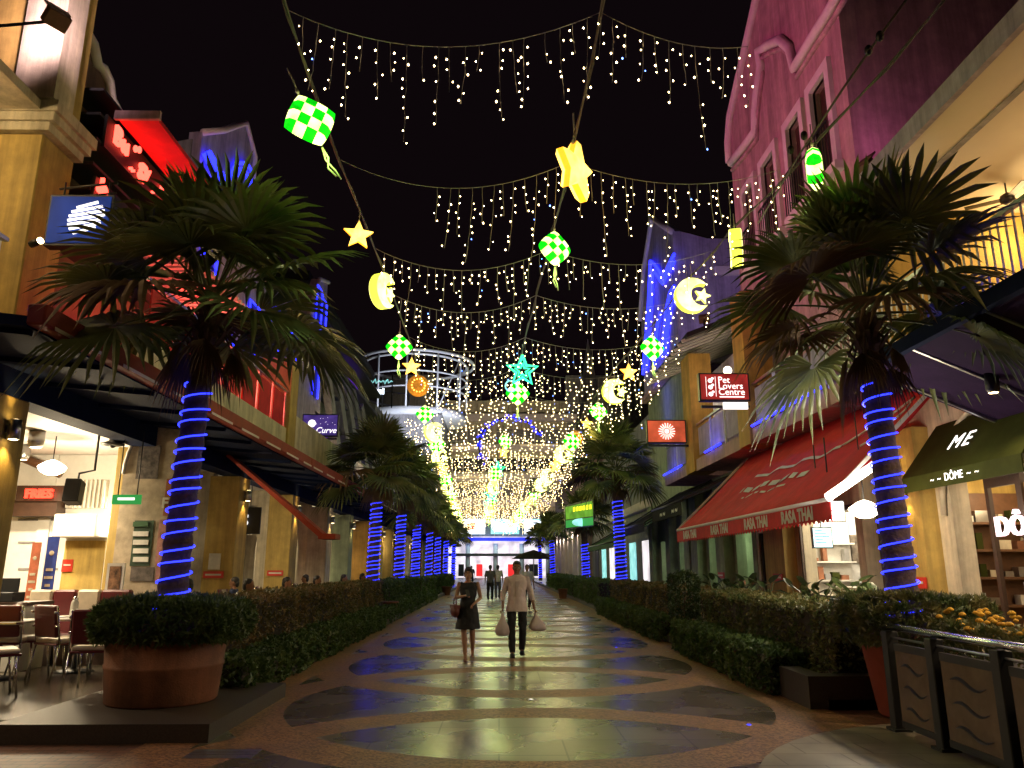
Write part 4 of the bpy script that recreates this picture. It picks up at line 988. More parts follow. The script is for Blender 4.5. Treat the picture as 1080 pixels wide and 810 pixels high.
dome = Vector((6.83, 10.9, 3.44)); 
ang = math.atan2(0.8, 0.63)
_pm = P(1020, 507, X=6.84)
lettering('ME', 0.4, 'letterwhite', (6.83, _pm.y, 3.42), Euler((ang, 0, R(-90))), t, 0.004, spacing=1.25)
lettering('~  ~  DÔME  ~  ~', 0.16, 'letterwhite', (6.48, 10.75, 2.87), FACE_W, v, 0.003)
part('arch_surround', MB().tube([(7.15, 10.75 + 1.5 * math.cos(a), 2.4 + 1.62 * math.sin(a)) for a in [math.pi * k / 20 for k in range(21)]], 0.05, 6), 'cream', t, True)
t = thing('lit_sign', 'glowing pink white cafe name in channel letters on the window', 'sign', (7.0, 10.1, 2.3))
o_ = lettering('DÔME', 0.40, 'lettered', (7.08, 10.3, P(1062, 556, X=7.08).z), FACE_W, t, 0.03, spacing=1.1)
lamp('POINT', (6.7, 10.0, 2.4), 14, (1, 0.75, 0.8), t, size=0.2)
# red awning arm on the west side
t = thing('awning', 'narrow red folding awning sloping down from the west canopy', 'awning', (-6.9, 18, 4.3))
part('canopy_cloth', MB().prism([(-6.4, 4.12), (-6.35, 4.17), (-4.05, 2.35), (-4.1, 2.24)], 17.7, 18.2, 0, lambda a, b, h: (a, h, b)), 'canvas_rust', t, True)
part('front_bar', MB().box(-4.14, -3.75, 17.68, 18.25, 2.22, 2.34), 'canvas_rust', t, True)
lamp('SPOT', (-5.2, 15.8, 3.9), 40, (1, 0.5, 0.2), t, target=(-4.8, 18, 2.8), angle=80, size=0.1)

# ================================================================== PROJECTING SIGNS
def box_sign(u0, u1, v0, v1, Y, face, label, thick=0.18):
    a, b = P(u0, v1, Y=Y), P(u1, v0, Y=Y)
    t = thing('projecting_sign', label, 'sign', ((a.x + b.x) / 2, Y + thick / 2, a.z))
    part('sign_box', MB().box(a.x - 0.04, b.x + 0.04, Y + 0.005, Y + thick, a.z - 0.04, b.z + 0.04), 'dark', t, True, bevel=0.008)
    f = part('sign_face', MB().box(a.x, b.x, Y - 0.012, Y + 0.004, a.z, b.z), face, t, True)
    return t, f, a, b
t, f, a, b = box_sign(740, 788, 395, 421, 18.0, 'signred', 'red hanging sign of the pet shop with animal outlines and white lettering')
h = b.z - a.z; w = b.x - a.x
for k, s in enumerate(('Pet', 'Lovers', 'Centre')):
    lettering(s, h * 0.36, 'letterwhite', (a.x + w * 0.36, 17.98, b.z - h * (0.24 + 0.24 * k)), FACE_CAM, f, 0.004, align='LEFT')
part('small_text', MB().box(a.x + w * 0.38, b.x - w * 0.1, 17.97, 17.985, a.z + h * 0.07, a.z + h * 0.11), 'letterwhite', f)
mb = MB()
for zc in (0.74, 0.48, 0.2):
    mb.ell((a.x + w * 0.2, 17.985, a.z + h * zc), (w * 0.05, 0.01, h * 0.09), 10, 6).ell((a.x + w * 0.25, 17.985, a.z + h * (zc + 0.09)), (w * 0.03, 0.01, h * 0.05), 8, 6)
mb.bar((a.x + w * 0.11, 17.985, a.z + h * 0.1), (a.x + w * 0.11, 17.985, a.z + h * 0.9), 0.01, 0.01).bar((a.x + w * 0.31, 17.985, a.z + h * 0.1), (a.x + w * 0.31, 17.985, a.z + h * 0.9), 0.01, 0.01)
part('animal_outline', mb, 'letterwhite', f)
part('sign_bracket', MB().box(a.x, 6.1, 18.05, 18.12, a.z - 0.2, a.z - 0.14), 'dark', t, True)
c = P(776, 428, Y=18)
t2 = thing('small_sign', 'small white sign hanging under the red pet shop sign', 'sign', (c.x, 18, c.z))
part('sign_plate', MB().box(c.x - 0.3, c.x + 0.3, 18.0, 18.05, c.z - 0.08, c.z + 0.09), 'letterwhite', t2, True)
part('hanger', MB().bar((c.x - 0.2, 18.03, c.z + 0.09), (c.x - 0.2, 18.03, c.z + 0.2), 0.02, 0.02).bar((c.x + 0.2, 18.03, c.z + 0.09), (c.x + 0.2, 18.03, c.z + 0.2), 0.02, 0.02), 'dark', t2, True)
t, f, a, b = box_sign(684, 722, 444, 466, 24.0, 'signrust', 'rust red hanging sign with a white sunburst')
mb = MB(); cx0, cz0 = (a.x + b.x) / 2, (a.z + b.z) / 2
mb.ell((cx0, 23.97, cz0), (0.075, 0.02, 0.075), 14, 8)
for k in range(18):
    q = 2 * math.pi * k / 18
    mb.bar((cx0 + 0.11 * math.cos(q), 23.975, cz0 + 0.11 * math.sin(q)), (cx0 + 0.27 * math.cos(q), 23.975, cz0 + 0.27 * math.sin(q)), 0.02, 0.02, up=(0, 1, 0))
part('sunburst', mb, 'letterwhite', f)
part('sign_bracket', MB().box(a.x, 6.1, 24.05, 24.12, a.z - 0.14, a.z - 0.08), 'dark', t, True)
t, f, a, b = box_sign(319, 356, 438, 459, 25.5, 'signpurple', 'indigo hanging sign with a pale moon and script lettering')
mb = MB().ell((a.x + 0.3, 25.47, a.z + 0.4), (0.13, 0.02, 0.13), 14, 8)
part('moon_disc', mb, 'letterwhite', f)
lettering('Curve', 0.28, 'letterwhite', (a.x + 0.78, 25.47, a.z + 0.16), FACE_CAM, f, 0.004, shear=0.3)
mb = MB()
for k in range(14): mb.ell((a.x + random.uniform(0.35, 1.1), 25.475, a.z + random.uniform(0.35, 0.62)), 0.01, 5, 4)
part('star_dots', mb, 'letterwhite', f)
part('sign_bracket', MB().box(-6.3, b.x, 25.55, 25.62, a.z - 0.14, a.z - 0.08), 'dark', t, True)
t, f, a, b = box_sign(48, 118, 208, 256, 10.1, 'signblue', 'blue lit hanging sign with a white striped globe behind the palm')
w = b.x - a.x; h = b.z - a.z; cc = (a.x + w * 0.62, a.z + h * 0.52)
mb = MB(); rad = 0.27
for k in range(7):
    z = -0.8 + k * 0.27; hw = math.sqrt(max(0.02, 1 - z * z)) * rad
    mb.bar((cc[0] - hw * 0.9, 10.07, cc[1] + z * rad * 0.9 - 0.04), (cc[0] + hw, 10.07, cc[1] + z * rad * 0.9 + 0.05), 0.034, 0.02, up=(0, 1, 0))
part('striped_globe', mb, 'letterwhite', f)
br_ = part('sign_bracket', MB().tube([(a.x - 0.1, 10.4, b.z + 0.28), (b.x, 10.2, b.z + 0.28)], 0.02).tube([(a.x - 0.1, 10.4, b.z + 0.12), (b.x, 10.2, b.z + 0.12)], 0.015).tube([(b.x - 0.1, 10.2, b.z + 0.28), (b.x - 0.1, 10.2, b.z)], 0.015).tube([(a.x + 0.1, 10.2, b.z + 0.28), (a.x + 0.1, 10.2, b.z)], 0.015), 'dark', t, True)
c = P(42, 258, Y=9.9)
t = thing('spot_lamp', 'small spotlight below the blue hanging sign', 'lamp', (c.x, 9.9, c.z))
part('lamp_body', MB().tube([(-0.12, 0, 0), (0.02, -0.05, 0.03)], 0.05, 8), 'black', t)
part('lamp_lens', MB().tube([(0.02, -0.05, 0.03), (0.05, -0.06, 0.04)], 0.045, 8), 'lampwarm', t)
lamp('SPOT', (c.x + 0.1, 9.8, c.z + 0.06), 3, (0.85, 0.9, 1), t, target=(c.x + 0.5, 10.1, c.z + 0.6), angle=80, size=0.03)
t, f, a, b = box_sign(275, 309, 386, 416, 20.5, 'redpanel', 'bright red lightbox with white circle above the west balcony')
part('white_disc', MB().ell((a.x + 0.28, 20.47, b.z - 0.2), (0.16, 0.02, 0.1), 14, 8), 'letterwhite', f)
t, f, a, b = box_sign(560, 582, 505, 519, 46, 'grey', 'dull grey round logo sign far down the east side')
part('white_disc', MB().ell((a.x + 0.9, 45.96, (a.z + b.z) / 2), (0.32, 0.02, 0.32), 16, 8), 'trim', f)
# green yellow lit shop sign, far east
a, b = P(596, 562, Y=40), P(626, 528, Y=37)
t = thing('shop_sign', 'yellow and green lit shop sign box over the far green awning', 'sign', (4.5, 38.5, a.z))
t.location = (4.5, 38.5, a.z)
x0, x1 = a.x, b.x
def sgn(f, z, y=0.0): return (x0 + (x1 - x0) * f, 40 - 3 * f + y, z)
z0 = a.z + 0.2; z1 = b.z + 0.1
part('sign_box', MB().add([sgn(0, z0), sgn(1, z0), sgn(1, z1), sgn(0, z1 - 0.1), sgn(0, z0, 0.4), sgn(1, z0, 0.4), sgn(1, z1, 0.4), sgn(0, z1 - 0.1, 0.4)], [(0, 1, 2, 3), (7, 6, 5, 4), (0, 4, 5, 1), (1, 5, 6, 2), (2, 6, 7, 3), (3, 7, 4, 0)]), 'dark', t, True)
zm = z0 + (z1 - z0) * 0.36
part('upper_face', MB().quad(sgn(.03, zm, -.02), sgn(.97, zm, -.02), sgn(.97, z1 - .1, -.02), sgn(.03, z1 - .2, -.02)), 'limelit', t, True)
part('lower_face', MB().quad(sgn(.03, z0 + .05, -.02), sgn(.97, z0 + .05, -.02), sgn(.97, zm - .05, -.02), sgn(.03, zm - .05, -.02)), 'signgreen', t, True)
mb = MB()
for k in range(6):
    f0 = 0.3 + k * 0.11
    mb.quad(sgn(f0, zm + 0.35, -.04), sgn(f0 + .075, zm + 0.35, -.04), sgn(f0 + .075, z1 - .25, -.04), sgn(f0, z1 - .28, -.04))
part('yellow_letter_block', mb, 'yellowlit', t, True)
part('oval_badge', MB().ell(sgn(.6, (z0 + zm) / 2, -.05), (0.5, 0.03, 0.2), 16, 8), 'cyanlit', t, True)
# restaurant fronts: writing in the arcade
t = thing('neon_sign', 'red glowing fries sign on the dark ledge of the burger restaurant', 'sign', P(41, 520, Y=16.0))
lettering('FRIES', 0.25, 'neonredsoft', P(41, 521, Y=16.0), FACE_CAM, t, 0.03, width=0.01)
part('sign_backing', MB().box(-0.5, 0.5, 0.05, 0.1, -0.16, 0.16), 'darkwood', t)
t = thing('shop_lettering', 'white letters over a dark shop door behind the third pillar', 'sign', P(254, 549, Y=20.3))
lettering('SS', 0.42, 'letterwhite', P(254, 549, Y=20.3), FACE_CAM, t, 0.02, width=0.01)
part('sign_backing', MB().box(-0.5, 0.5, 0.03, 0.09, -0.35, 0.35), 'black', t)
t = thing('hanging_sign', 'green lit sign board hanging from the restaurant ceiling', 'sign', P(134, 527, Y=13.5))
a = P(119, 532, Y=13.5); b = P(150, 522, Y=13.5)
part('sign_face', MB().box(a.x, b.x, 13.45, 13.5, a.z, b.z), 'signgreen', t, True)
part('hanging_rod', MB().tube([(a.x + 0.08, 13.48, b.z), (a.x + 0.08, 13.48, 3.95)], 0.01).tube([(b.x - 0.08, 13.48, b.z), (b.x - 0.08, 13.48, 3.95)], 0.01), 'dark', t, True)
part('text_line', MB().box(a.x + 0.1, b.x - 0.1, 13.44, 13.449, (a.z + b.z) / 2 - 0.012, (a.z + b.z) / 2 + 0.03), 'letterwhite', t, True)

M['boardbeige'] = mat('beige_print', (0.42, 0.34, 0.24), 0.5, var=0.5, scale=4, bump=0)
# arched display board on the second pillar
Y = 14.22
def q(u, v, dy=0.0): p = P(u, v, Y=Y); return Vector((p.x, Y + dy, p.z))
t = thing('menu_board', 'arched display board covered with food posters beside the large west palm', 'sign', q(160, 615))
r0 = q(130, 500); r1 = q(190, 500); zt = q(160, 440).z
arcp = [(r0.x, 0.14), (r0.x, r0.z)] + [(r0.x + (r1.x - r0.x) * (1 - math.cos(k)) / 1.6, r0.z + (zt - r0.z) * math.sin(k)) for k in [math.pi / 2 * j / 8 for j in range(1, 9)]] + [(r1.x + 0.05, zt), (r1.x + 0.05, 0.14)]
part('board', MB().prism(arcp, Y - 0.0, Y + 0.06, 0, lambda a, b, h: (a, h, b)), 'boardbeige', t, True)
part('board_rim', MB().tube([(a, Y - 0.01, b) for a, b in arcp[1:-1]], 0.03, 6), 'white', t, True)
def panel(u0, u1, v0, v1, mt, nm, par, dy):
    a, b = q(u0, v1), q(u1, v0)
    return part(nm, MB().box(a.x, b.x, Y + dy - 0.01, Y + dy, a.z, b.z), mt, par, True)
M['boardgreen'] = mat('dark_green_print', (0.03, 0.06, 0.035), 0.5, bump=0)
M['boardpurple'] = mat('orange_purple_print', (0.42, 0.2, 0.18), 0.5, var=0.7, scale=6, bump=0)
M['boardbrown'] = mat('brown_print', (0.3, 0.09, 0.03), 0.5, var=0.4, scale=5, bump=0)
M['boardgrey'] = mat('grey_print', (0.12, 0.1, 0.09), 0.5, var=0.9, scale=9, bump=0)
M['bannerorange'] = mat('orange_print', (0.55, 0.16, 0.08), 0.5, var=0.5, scale=4, bump=0)
M['bannerblue'] = mat('blue_print', (0.02, 0.05, 0.28), 0.5, var=0.3, scale=4, bump=0)
M['foodprint'] = mat('food_print', (0.3, 0.16, 0.09), 0.5, var=0.95, scale=9, bump=0)
M['posterred'] = mat('red_print', (0.6, 0.04, 0.02), 0.5, bump=0)
g = panel(137, 163, 549, 597, 'boardgreen', 'green_poster', t, -0.004)
for k, v in enumerate((553, 563, 572, 581, 590)):
    part('label_strip', MB().box(q(141, v).x, q(157, v).x, Y - 0.03, Y - 0.018, q(141, v + 2.6).z, q(141, v - 2.6).z), 'paper' if k else 'canvas_green', g, True)
panel(163.5, 186, 548, 597, 'boardpurple', 'bright_poster', t, -0.004)
panel(137, 163, 598, 613, 'boardgrey', 'photo_poster', t, -0.004)
panel(163.5, 186, 598, 613, 'boardpurple', 'photo_poster', t, -0.004)
fb = panel(172, 190, 505, 544, 'boardbrown', 'brown_poster', t, -0.004)
lettering('FLA', 0.26, 'paper', q(183, 531, -0.02), FACE_CAM, t, 0.003, width=0.008)
panel(143, 170, 470, 505, 'boardgrey', 'photo_poster', t, -0.004)

# banners and posters standing in the restaurant
def banner(u0, u1, v0, v1, Y, mt, label, lines=True):
    a, b = P(u0, v1, Y=Y), P(u1, v0, Y=Y)
    t = thing('roll_up_banner', label, 'banner', ((a.x + b.x) / 2, Y, 0.14))
    f = part('printed_sheet', MB().box(a.x, b.x, Y, Y + 0.012, 0.22, b.z), mt, t, True)
    part('stand_base', MB().box(a.x, b.x, Y - 0.1, Y + 0.12, 0.14, 0.22), 'steel', t, True)
    part('support_pole', MB().tube([((a.x + b.x) / 2, Y + 0.04, 0.2), ((a.x + b.x) / 2, Y + 0.04, b.z)], 0.012), 'steel', t, True)
    h = b.z - 0.22
    part('food_photo', MB().box(a.x + 0.04, b.x - 0.04, Y - 0.008, Y - 0.001, 0.3, 0.22 + h * 0.38), 'foodprint', f, True)
    mb = MB()
    for k in range(4):
        z = b.z - h * (0.3 + 0.07 * k); ww = (0.3, 0.38, 0.22, 0.33)[k] * (b.x - a.x)
        mb.box((a.x + b.x) / 2 - ww, (a.x + b.x) / 2 + ww, Y - 0.006, Y - 0.001, z - h * 0.012, z + h * 0.012)
    mb.ell(((a.x + b.x) / 2, Y - 0.003, b.z - h * 0.15), ((b.x - a.x) * 0.22, 0.004, (b.x - a.x) * 0.22), 14, 8)
    part('text_block', mb, 'cream', f, True)
    return t
banner(28, 44, 572, 616, 13.6, 'bannerorange', 'orange roll up banner with food photo in the burger restaurant')
bb = banner(44, 63, 566, 616, 13.9, 'bannerblue', 'blue roll up banner with round emblem in the burger restaurant')
a = P(62, 603, Y=16.3); b = P(75, 590, Y=16.3)
t = thing('wall_notice', 'small bright red notice on the pale doorway of the restaurant', 'notice', ((a.x + b.x) / 2, 16.3, a.z))
part('notice_plate', MB().box(a.x, b.x, 16.38, 16.4, a.z, b.z), 'posterred', t, True)
part('text_line', MB().box(a.x + 0.04, b.x - 0.04, 16.37, 16.379, a.z + 0.12, a.z + 0.15), 'paper', t, True)
a = P(111, 616, Y=13.2); b = P(132, 594, Y=13.2)
t = thing('framed_picture', 'white framed food picture leaning on the booth ledge', 'picture', ((a.x + b.x) / 2, 13.2, a.z))
part('frame', MB().box(a.x, b.x, 13.2, 13.24, a.z - 0.2, b.z), 'white', t, True)
part('picture', MB().box(a.x + 0.05, b.x - 0.05, 13.185, 13.2, a.z - 0.15, b.z - 0.05), 'foodprint', t, True)
# red notices on pillars
for i, (x, y, z, fc, lab) in enumerate(((-6.9, 18.93, 1.42, 'c', 'red warning plate on the yellow pillar left of the shop letters'), (-6.85, 23.93, 1.42, 'c', 'red warning plate on the fourth yellow pillar of the west arcade'),
                                 (6.88, 19.2, 1.35, 'e', 'red warning plate on the yellow pillar beside the serving window'), (6.9, 12.85, 1.35, 'e', 'red warning plate on the yellow pillar between the cafe and the serving window'), (6.9, 24.2, 1.35, 'e', 'red warning plate on the sage green pillar beyond the red awning'))):
    t = thing('warning_plate', lab, 'notice', (x, y, z))
    if fc == 'c':
        part('plate', MB().box(-0.24, 0.24, 0.02, 0.05, -0.08, 0.08), 'posterred', t)
        part('text_line', MB().box(-0.19, 0.19, 0.012, 0.018, -0.02, 0.02), 'paper', t)
        if i == 0: part('white_plate', MB().box(-0.14, 0.14, 0.02, 0.045, 0.12, 0.5), 'paper', t)
    else:
        part('plate', MB().box(-0.03, 0.0, -0.3, 0.3, -0.09, 0.09), 'posterred', t)
        part('text_line', MB().box(-0.038, -0.032, -0.24, 0.24, -0.02, 0.02), 'paper', t)
# screens by the serving window
for (u0, u1, v0, v1, Y, mt, lab) in ((865, 889, 529, 549, 12.4, 'screenwhite', 'white lit menu screen hanging at the awning edge'), (859, 876, 557, 577, 13.2, 'screen', 'turquoise lit screen hanging before the serving window')):
    a, b = P(u0, v1, Y=Y), P(u1, v0, Y=Y)
    t = thing('menu_screen', lab, 'screen', ((a.x + b.x) / 2, Y, a.z))
    part('screen_body', MB().box(a.x - 0.02, b.x + 0.02, Y, Y + 0.06, a.z - 0.02, b.z + 0.02), 'black', t, True)
    f = part('screen_face', MB().box(a.x, b.x, Y - 0.006, Y - 0.001, a.z, b.z), mt, t, True)
    mb = MB()
    for k in range(5): mb.box(a.x + 0.02, a.x + (b.x - a.x) * (0.5 + 0.4 * ((k * 7) % 3) / 2), Y - 0.01, Y - 0.0065, b.z - 0.05 * (k + 1), b.z - 0.05 * (k + 1) + 0.014)
    part('text_line', mb, 'signblue', f, True)
    part('hanging_rod', MB().tube([((a.x + b.x) / 2, Y + 0.03, b.z), ((a.x + b.x) / 2, Y + 0.03, 3.7)], 0.012), 'dark', t, True)

# ================================================================== LAMPS
for i, y in enumerate([9.5, 14.3, 19.0, 24.0, 29.0, 33.3, 38.0, 42.3, 46.5, 51, 55.5, 60]):
    pillar_light(-6.46, y + 0.4, 3.35, 1, f'{ORD[i]} cylinder lamp on the yellow pillars of the west arcade', e=22 if i else 30)
pillar_light(6.9, 12.85, 2.9, -1, 'cylinder lamp on the yellow pillar between cafe and red awning', e=14)
def pendant(x, y, z, ztop, label, e, shade=True):
    t = thing('pendant_lamp', label, 'lamp', (x, y, z))
    part('stem', MB().tube([(0, 0, 0.12), (0, 0, ztop - z)], 0.01), 'dark', t)
    if shade:
        part('glass_shade', MB().lathe([(0.02, 0.14), (0.1, 0.11), (0.22, 0.03), (0.24, 0.0), (0.2, -0.07), (0.1, -0.13), (0.02, -0.14)], n=20), 'shade', t)
    else:
        part('metal_shade', MB().lathe([(0.03, 0.16), (0.06, 0.13), (0.07, 0.05), (0.2, 0.0), (0.2, -0.02), (0.12, -0.04)], n=18), 'dark', t)
        part('lamp_bulb', MB().ell((0, 0, -0.02), 0.06, 10, 8), 'dark', t)
    if e: lamp('POINT', (x, y, z - 0.3), e, (1.0, 0.8, 0.5), t, size=0.15)
    return t
for (u, v, X, e, lab, sh) in ((55, 493, -8.2, 300, 'white bowl pendant lamp near the red fries sign', True), (119, 468, -7.0, 0, 'dark metal pendant lamp in front of the green sign', False),
                              (137, 530, -7.9, 190, 'white bowl pendant lamp below the green hanging sign', True), (263, 553, -6.9, 70, 'white bowl pendant lamp beside the white shop letters', True)):
    p = P(u, v, X=X)
    pendant(p.x, p.y, p.z, 3.95, lab, e, sh)
p = P(912, 537, Y=11.8); pendant(p.x, p.y, p.z, 4.0, 'white bowl pendant lamp under the end of the red awning', 60)
for i, y in enumerate((28, 33, 38, 44, 50, 58)):
    pendant(-7.6, y + 2.2, 3.05, 3.95, f'{ORD[i]} of the far pendant lamps in the west arcade', 70, i % 2 == 0)
for i, (x, y) in enumerate(((-8.2, 9.2), (-8.4, 11.4), (-8.2, 13.4), (-10.6, 10.5), (-10.6, 13.5), (-9.4, 15.0), (-7.4, 16.8), (-8.2, 20.8), (-8.2, 25.6), (-8.2, 31), (-8.2, 36), (-8.2, 41))):
    t = thing('ceiling_spotlight', f'{ORD[i]} can spotlight under the white ceiling of the west arcade', 'lamp', (x, y, 3.95), group='can spotlights under the arcade ceiling')
    part('can', MB().lathe([(0.13, -0.01), (0.13, -0.22), (0.1, -0.3), (0.085, -0.3)], n=16), 'steel', t)
    part('lamp_lens', MB().lathe([(0.08, -0.305), (0.08, -0.3)], n=14), 'lampwarm', t)
    lamp('SPOT', (x, y, 3.6), 420 if i < 6 else 190, (1.0, 0.82, 0.55), t, target=(x, y, 0), angle=140, size=0.08)
def fan(x, y, z, ztop, label):
    t = thing('ceiling_fan', label, 'fan', (x, y, z), rz=random.uniform(0, 2))
    part('stem', MB().tube([(0, 0, 0.05), (0, 0, ztop - z)], 0.015).lathe([(0.07, ztop - z - 0.1), (0.03, ztop - z)], n=10), 'dark', t)
    part('motor', MB().lathe([(0.05, 0.1), (0.11, 0.06), (0.12, -0.04), (0.05, -0.1)], n=14), 'dark', t)
    for k in range(3):
        a = 2 * math.pi * k / 3
        part('blade', MB().bar((0.1 * math.cos(a), 0.1 * math.sin(a), 0), (0.65 * math.cos(a), 0.65 * math.sin(a), 0.01), 0.14, 0.012), 'dark', t)
    return t
p = P(1062, 207, z=7.9); fan(p.x, p.y, 7.85, 8.35, 'ceiling fan under the cream ceiling of the upper terrace')
for i, y in enumerate((17.2, 22, 26.5, 31.5, 36.5, 41)):
    fan(-7.3, y, 3.25, 3.95, f'{ORD[i]} ceiling fan along the west arcade')
t = thing('fluorescent_tube', 'bare fluorescent tube slanting under the near edge of the red awning', 'lamp', P(898, 507, Y=11.4))
a, b = P(872, 526, Y=10.85), P(926, 489, Y=10.6)
part('tube', MB().tube([a, b], 0.05, 10), 'tube', t, True)
part('batten', MB().bar(a + Vector((0, 0.05, 0.05)), b + Vector((0, 0.05, 0.05)), 0.07, 0.04), 'white', t, True)
lamp('POINT', (a + b) / 2 + Vector((-0.1, -0.2, -0.15)), 120, (1, 0.9, 0.7), t, size=0.2)
# loudspeaker
a, b = P(68, 531, Y=13.0), P(87, 506, Y=13.0)
t = thing('loudspeaker', 'black loudspeaker tilted on a bracket in the burger restaurant', 'speaker', ((a.x + b.x) / 2, 13, (a.z + b.z) / 2))
m4 = Euler((R(-12), 0, R(12))).to_matrix().to_4x4(); w = (b.x - a.x) / 2; h = (b.z - a.z) / 2
part('cabinet', MB().box(-w, w, -0.12, 0.16, -h, h, 0, m4), 'black', t, bevel=0.015)
part('grille', MB().box(-w * 0.9, w * 0.9, -0.135, -0.122, -h * 0.92, h * 0.92, 0, m4), 'dark', t)
part('bracket', MB().tube([(0, 0.1, h * 0.8), (0, 0.1, h + 0.12), (0.15, 0.3, h + 0.2), (0.15, 0.3, 3.95 - (a.z + b.z) / 2)], 0.02), 'dark', t)
# added spotlights: cafe canopy ones brighten flowers and hedges, near arcade ones the walkers
for i, (x, y, z, e) in enumerate(((6.2, 5.2, 3.95, 230), (6.2, 7.2, 3.95, 200), (6.2, 9.2, 3.95, 45))):
    t = thing('ceiling_spotlight', f'{ORD[i]} added fill spotlight under the dark blue cafe canopy', 'lamp', (x, y, z))
    part('can', MB().lathe([(0.08, 0.03), (0.08, -0.18), (0.06, -0.22)], n=14), 'black', t)
    part('lamp_lens', MB().lathe([(0.055, -0.222), (0.055, -0.22)], n=12), 'lampwarm', t)
    lamp('SPOT', (x, y, z - 0.3), e, (1.0, 0.74, 0.45), t, target=(x - 1.0, y, 0), angle=150, size=0.08)
for i, (x, y) in enumerate(((-7.2, 3.4), (-7.2, 6.0))):
    t = thing('ceiling_spotlight', f'{ORD[i]} added fill spotlight under the balcony of the near corner house', 'lamp', (x, y, 4.36))
    part('can', MB().lathe([(0.1, 0.0), (0.1, -0.2), (0.08, -0.25)], n=14), 'black', t)
    part('lamp_lens', MB().lathe([(0.075, -0.252), (0.075, -0.25)], n=12), 'lampwarm', t)
    lamp('SPOT', (x, y, 4.05), 130, (1.0, 0.74, 0.45), t, target=(x + 2.2, y + 0.5, 0), angle=112, size=0.08)
# ================================================================== OVERHEAD CABLES, LANTERNS, LIGHT CURTAINS
RX = {'L': [(4, -2.2, 7.55), (9, -2.4, 7.5), (14.5, -2.38, 7.5), (20, -2.42, 7.5), (25.5, -2.6, 7.45), (32.4, -2.77, 7.3), (45, -3.1, 6.6), (60, -3.35, 6.0), (90, -4.2, 6.0)],
      'C': [(4, 1.15, 7.6), (9.8, 1.04, 7.5), (12.4, 0.95, 7.5), (20, 0.61, 7.5), (22.4, 0.53, 7.5), (30.4, 0.21, 7.4), (37.6, -0.12, 7.2), (47, -0.43, 6.9), (60, -0.8, 6.4), (90, -1.5, 6.3)],
      'R': [(4, 5.0, 7.6), (9.7, 4.5, 7.5), (12.35, 4.16, 7.5), (14.6, 3.94, 7.5), (18, 3.79, 7.5), (22.3, 3.47, 7.5), (25, 3.32, 7.45), (40, 2.6, 6.8), (58.7, 1.5, 6.0), (90, 0.5, 6.0)]}
def on_row(row, y):
    k = RX[row]
    xs = np.interp(y, [q[0] for q in k], [q[1] for q in k]); zs = np.interp(y, [q[0] for q in k], [q[2] for q in k])
    return Vector((xs, y, zs))
for row, lab in (('L', 'west'), ('C', 'middle'), ('R', 'east')):
    t = thing('overhead_cable', f'twisted brown cable of the {lab} lantern row running down the street', 'cable', on_row(row, 4))
    pts = []; y = 2.5
    while y < 92:
        p = on_row(row, max(y, 4)); p.y = y; p.z -= 0.06 * math.sin(math.pi * ((y / 3.1) % 1)); pts.append(p); y += 0.775
    p0 = pts[0]
    part('cable', MB().tube(pts, 0.016, 6), 'rubber', t, True)
    tw = [p + Vector((0.03 * math.cos(i * 1.7), 0, 0.03 * math.sin(i * 1.7))) for i, p in enumerate(pts)]
    part('twisted_wire', MB().tube(tw, 0.009, 5), 'rubber', t, True)
# ---- lantern kinds
def pillow(n=4, s=0.27, bulge=0.11, sub=3):
    N = n * sub; vs = []; idx = {}
    def co(i, j, sg):
        a = -1 + 2 * i / N; b = -1 + 2 * j / N
        k = 1 - 0.12 * (a * a * b * b)
        h = bulge * math.sqrt(max(0, (1 - a ** 4) * (1 - b ** 4)))
        return (a * s * k, sg * h, b * s * k)
    mb = MB()
    for sg in (-1, 1):
        o = {}
        for i in range(N + 1):
            for j in range(N + 1):
                o[(i, j)] = len(mb.v); mb.v.append(co(i, j, sg))
        for i in range(N):
            for j in range(N):
                mb.f.append((o[(i, j)], o[(i + 1, j)], o[(i + 1, j + 1)], o[(i, j + 1)])); mb.mi.append((i // sub + j // sub) % 2); mb.sm.append(True)
    return mb
def rotm(mb, ang):
    c, s = math.cos(ang), math.sin(ang)
    mb.v = [(c * x - s * z, y, s * x + c * z) for x, y, z in mb.v]; return mb
def star_poly(r, k=0.46, rot=0.0): return [((r if i % 2 == 0 else r * k) * math.sin(math.pi * i / 5 + rot), (r if i % 2 == 0 else r * k) * math.cos(math.pi * i / 5 + rot)) for i in range(10)]
def puffy(poly, th, mb=None, mi=0, rim=None, cen=(0, 0)):
    mb = mb or MB(); n = len(poly)
    for sg in (-1, 1):
        vs = [(cen[0], sg * th, cen[1])] + [(a * 0.82 + cen[0] * 0.18, sg * th * 0.8, b * 0.82 + cen[1] * 0.18) for a, b in poly] + [(a, sg * th * 0.35, b) for a, b in poly]
        mb.add(vs, [(0, 1 + i, 1 + (i + 1) % n) for i in range(n)] + [(1 + i, n + 1 + i, n + 1 + (i + 1) % n, 1 + (i + 1) % n) for i in range(n)], mi)
    vs = [(a, -th * 0.35, b) for a, b in poly] + [(a, th * 0.35, b) for a, b in poly]
    mb.add(vs, [(i, (i + 1) % n, n + (i + 1) % n, n + i) for i in range(n)], mi if rim is None else rim)
    return mb
def hanger(t, top, h=0.32):
    part('hanger', MB().tube([(0, 0, top), (0.01, 0, top + h * 0.5), (0, 0, top + h)], 0.009, 5).lathe([(0.012, top - 0.02), (0.025, top + 0.01), (0.012, top + 0.05)], n=8), 'clearwire', t)
GLOW = {'d': (0.62, 1.0, 0.22), 's': (1.0, 0.68, 0.2), 'm': (0.95, 1.0, 0.45), 'g': (1, 0.6, 0.2), 't': (0.1, 1, 0.7)}
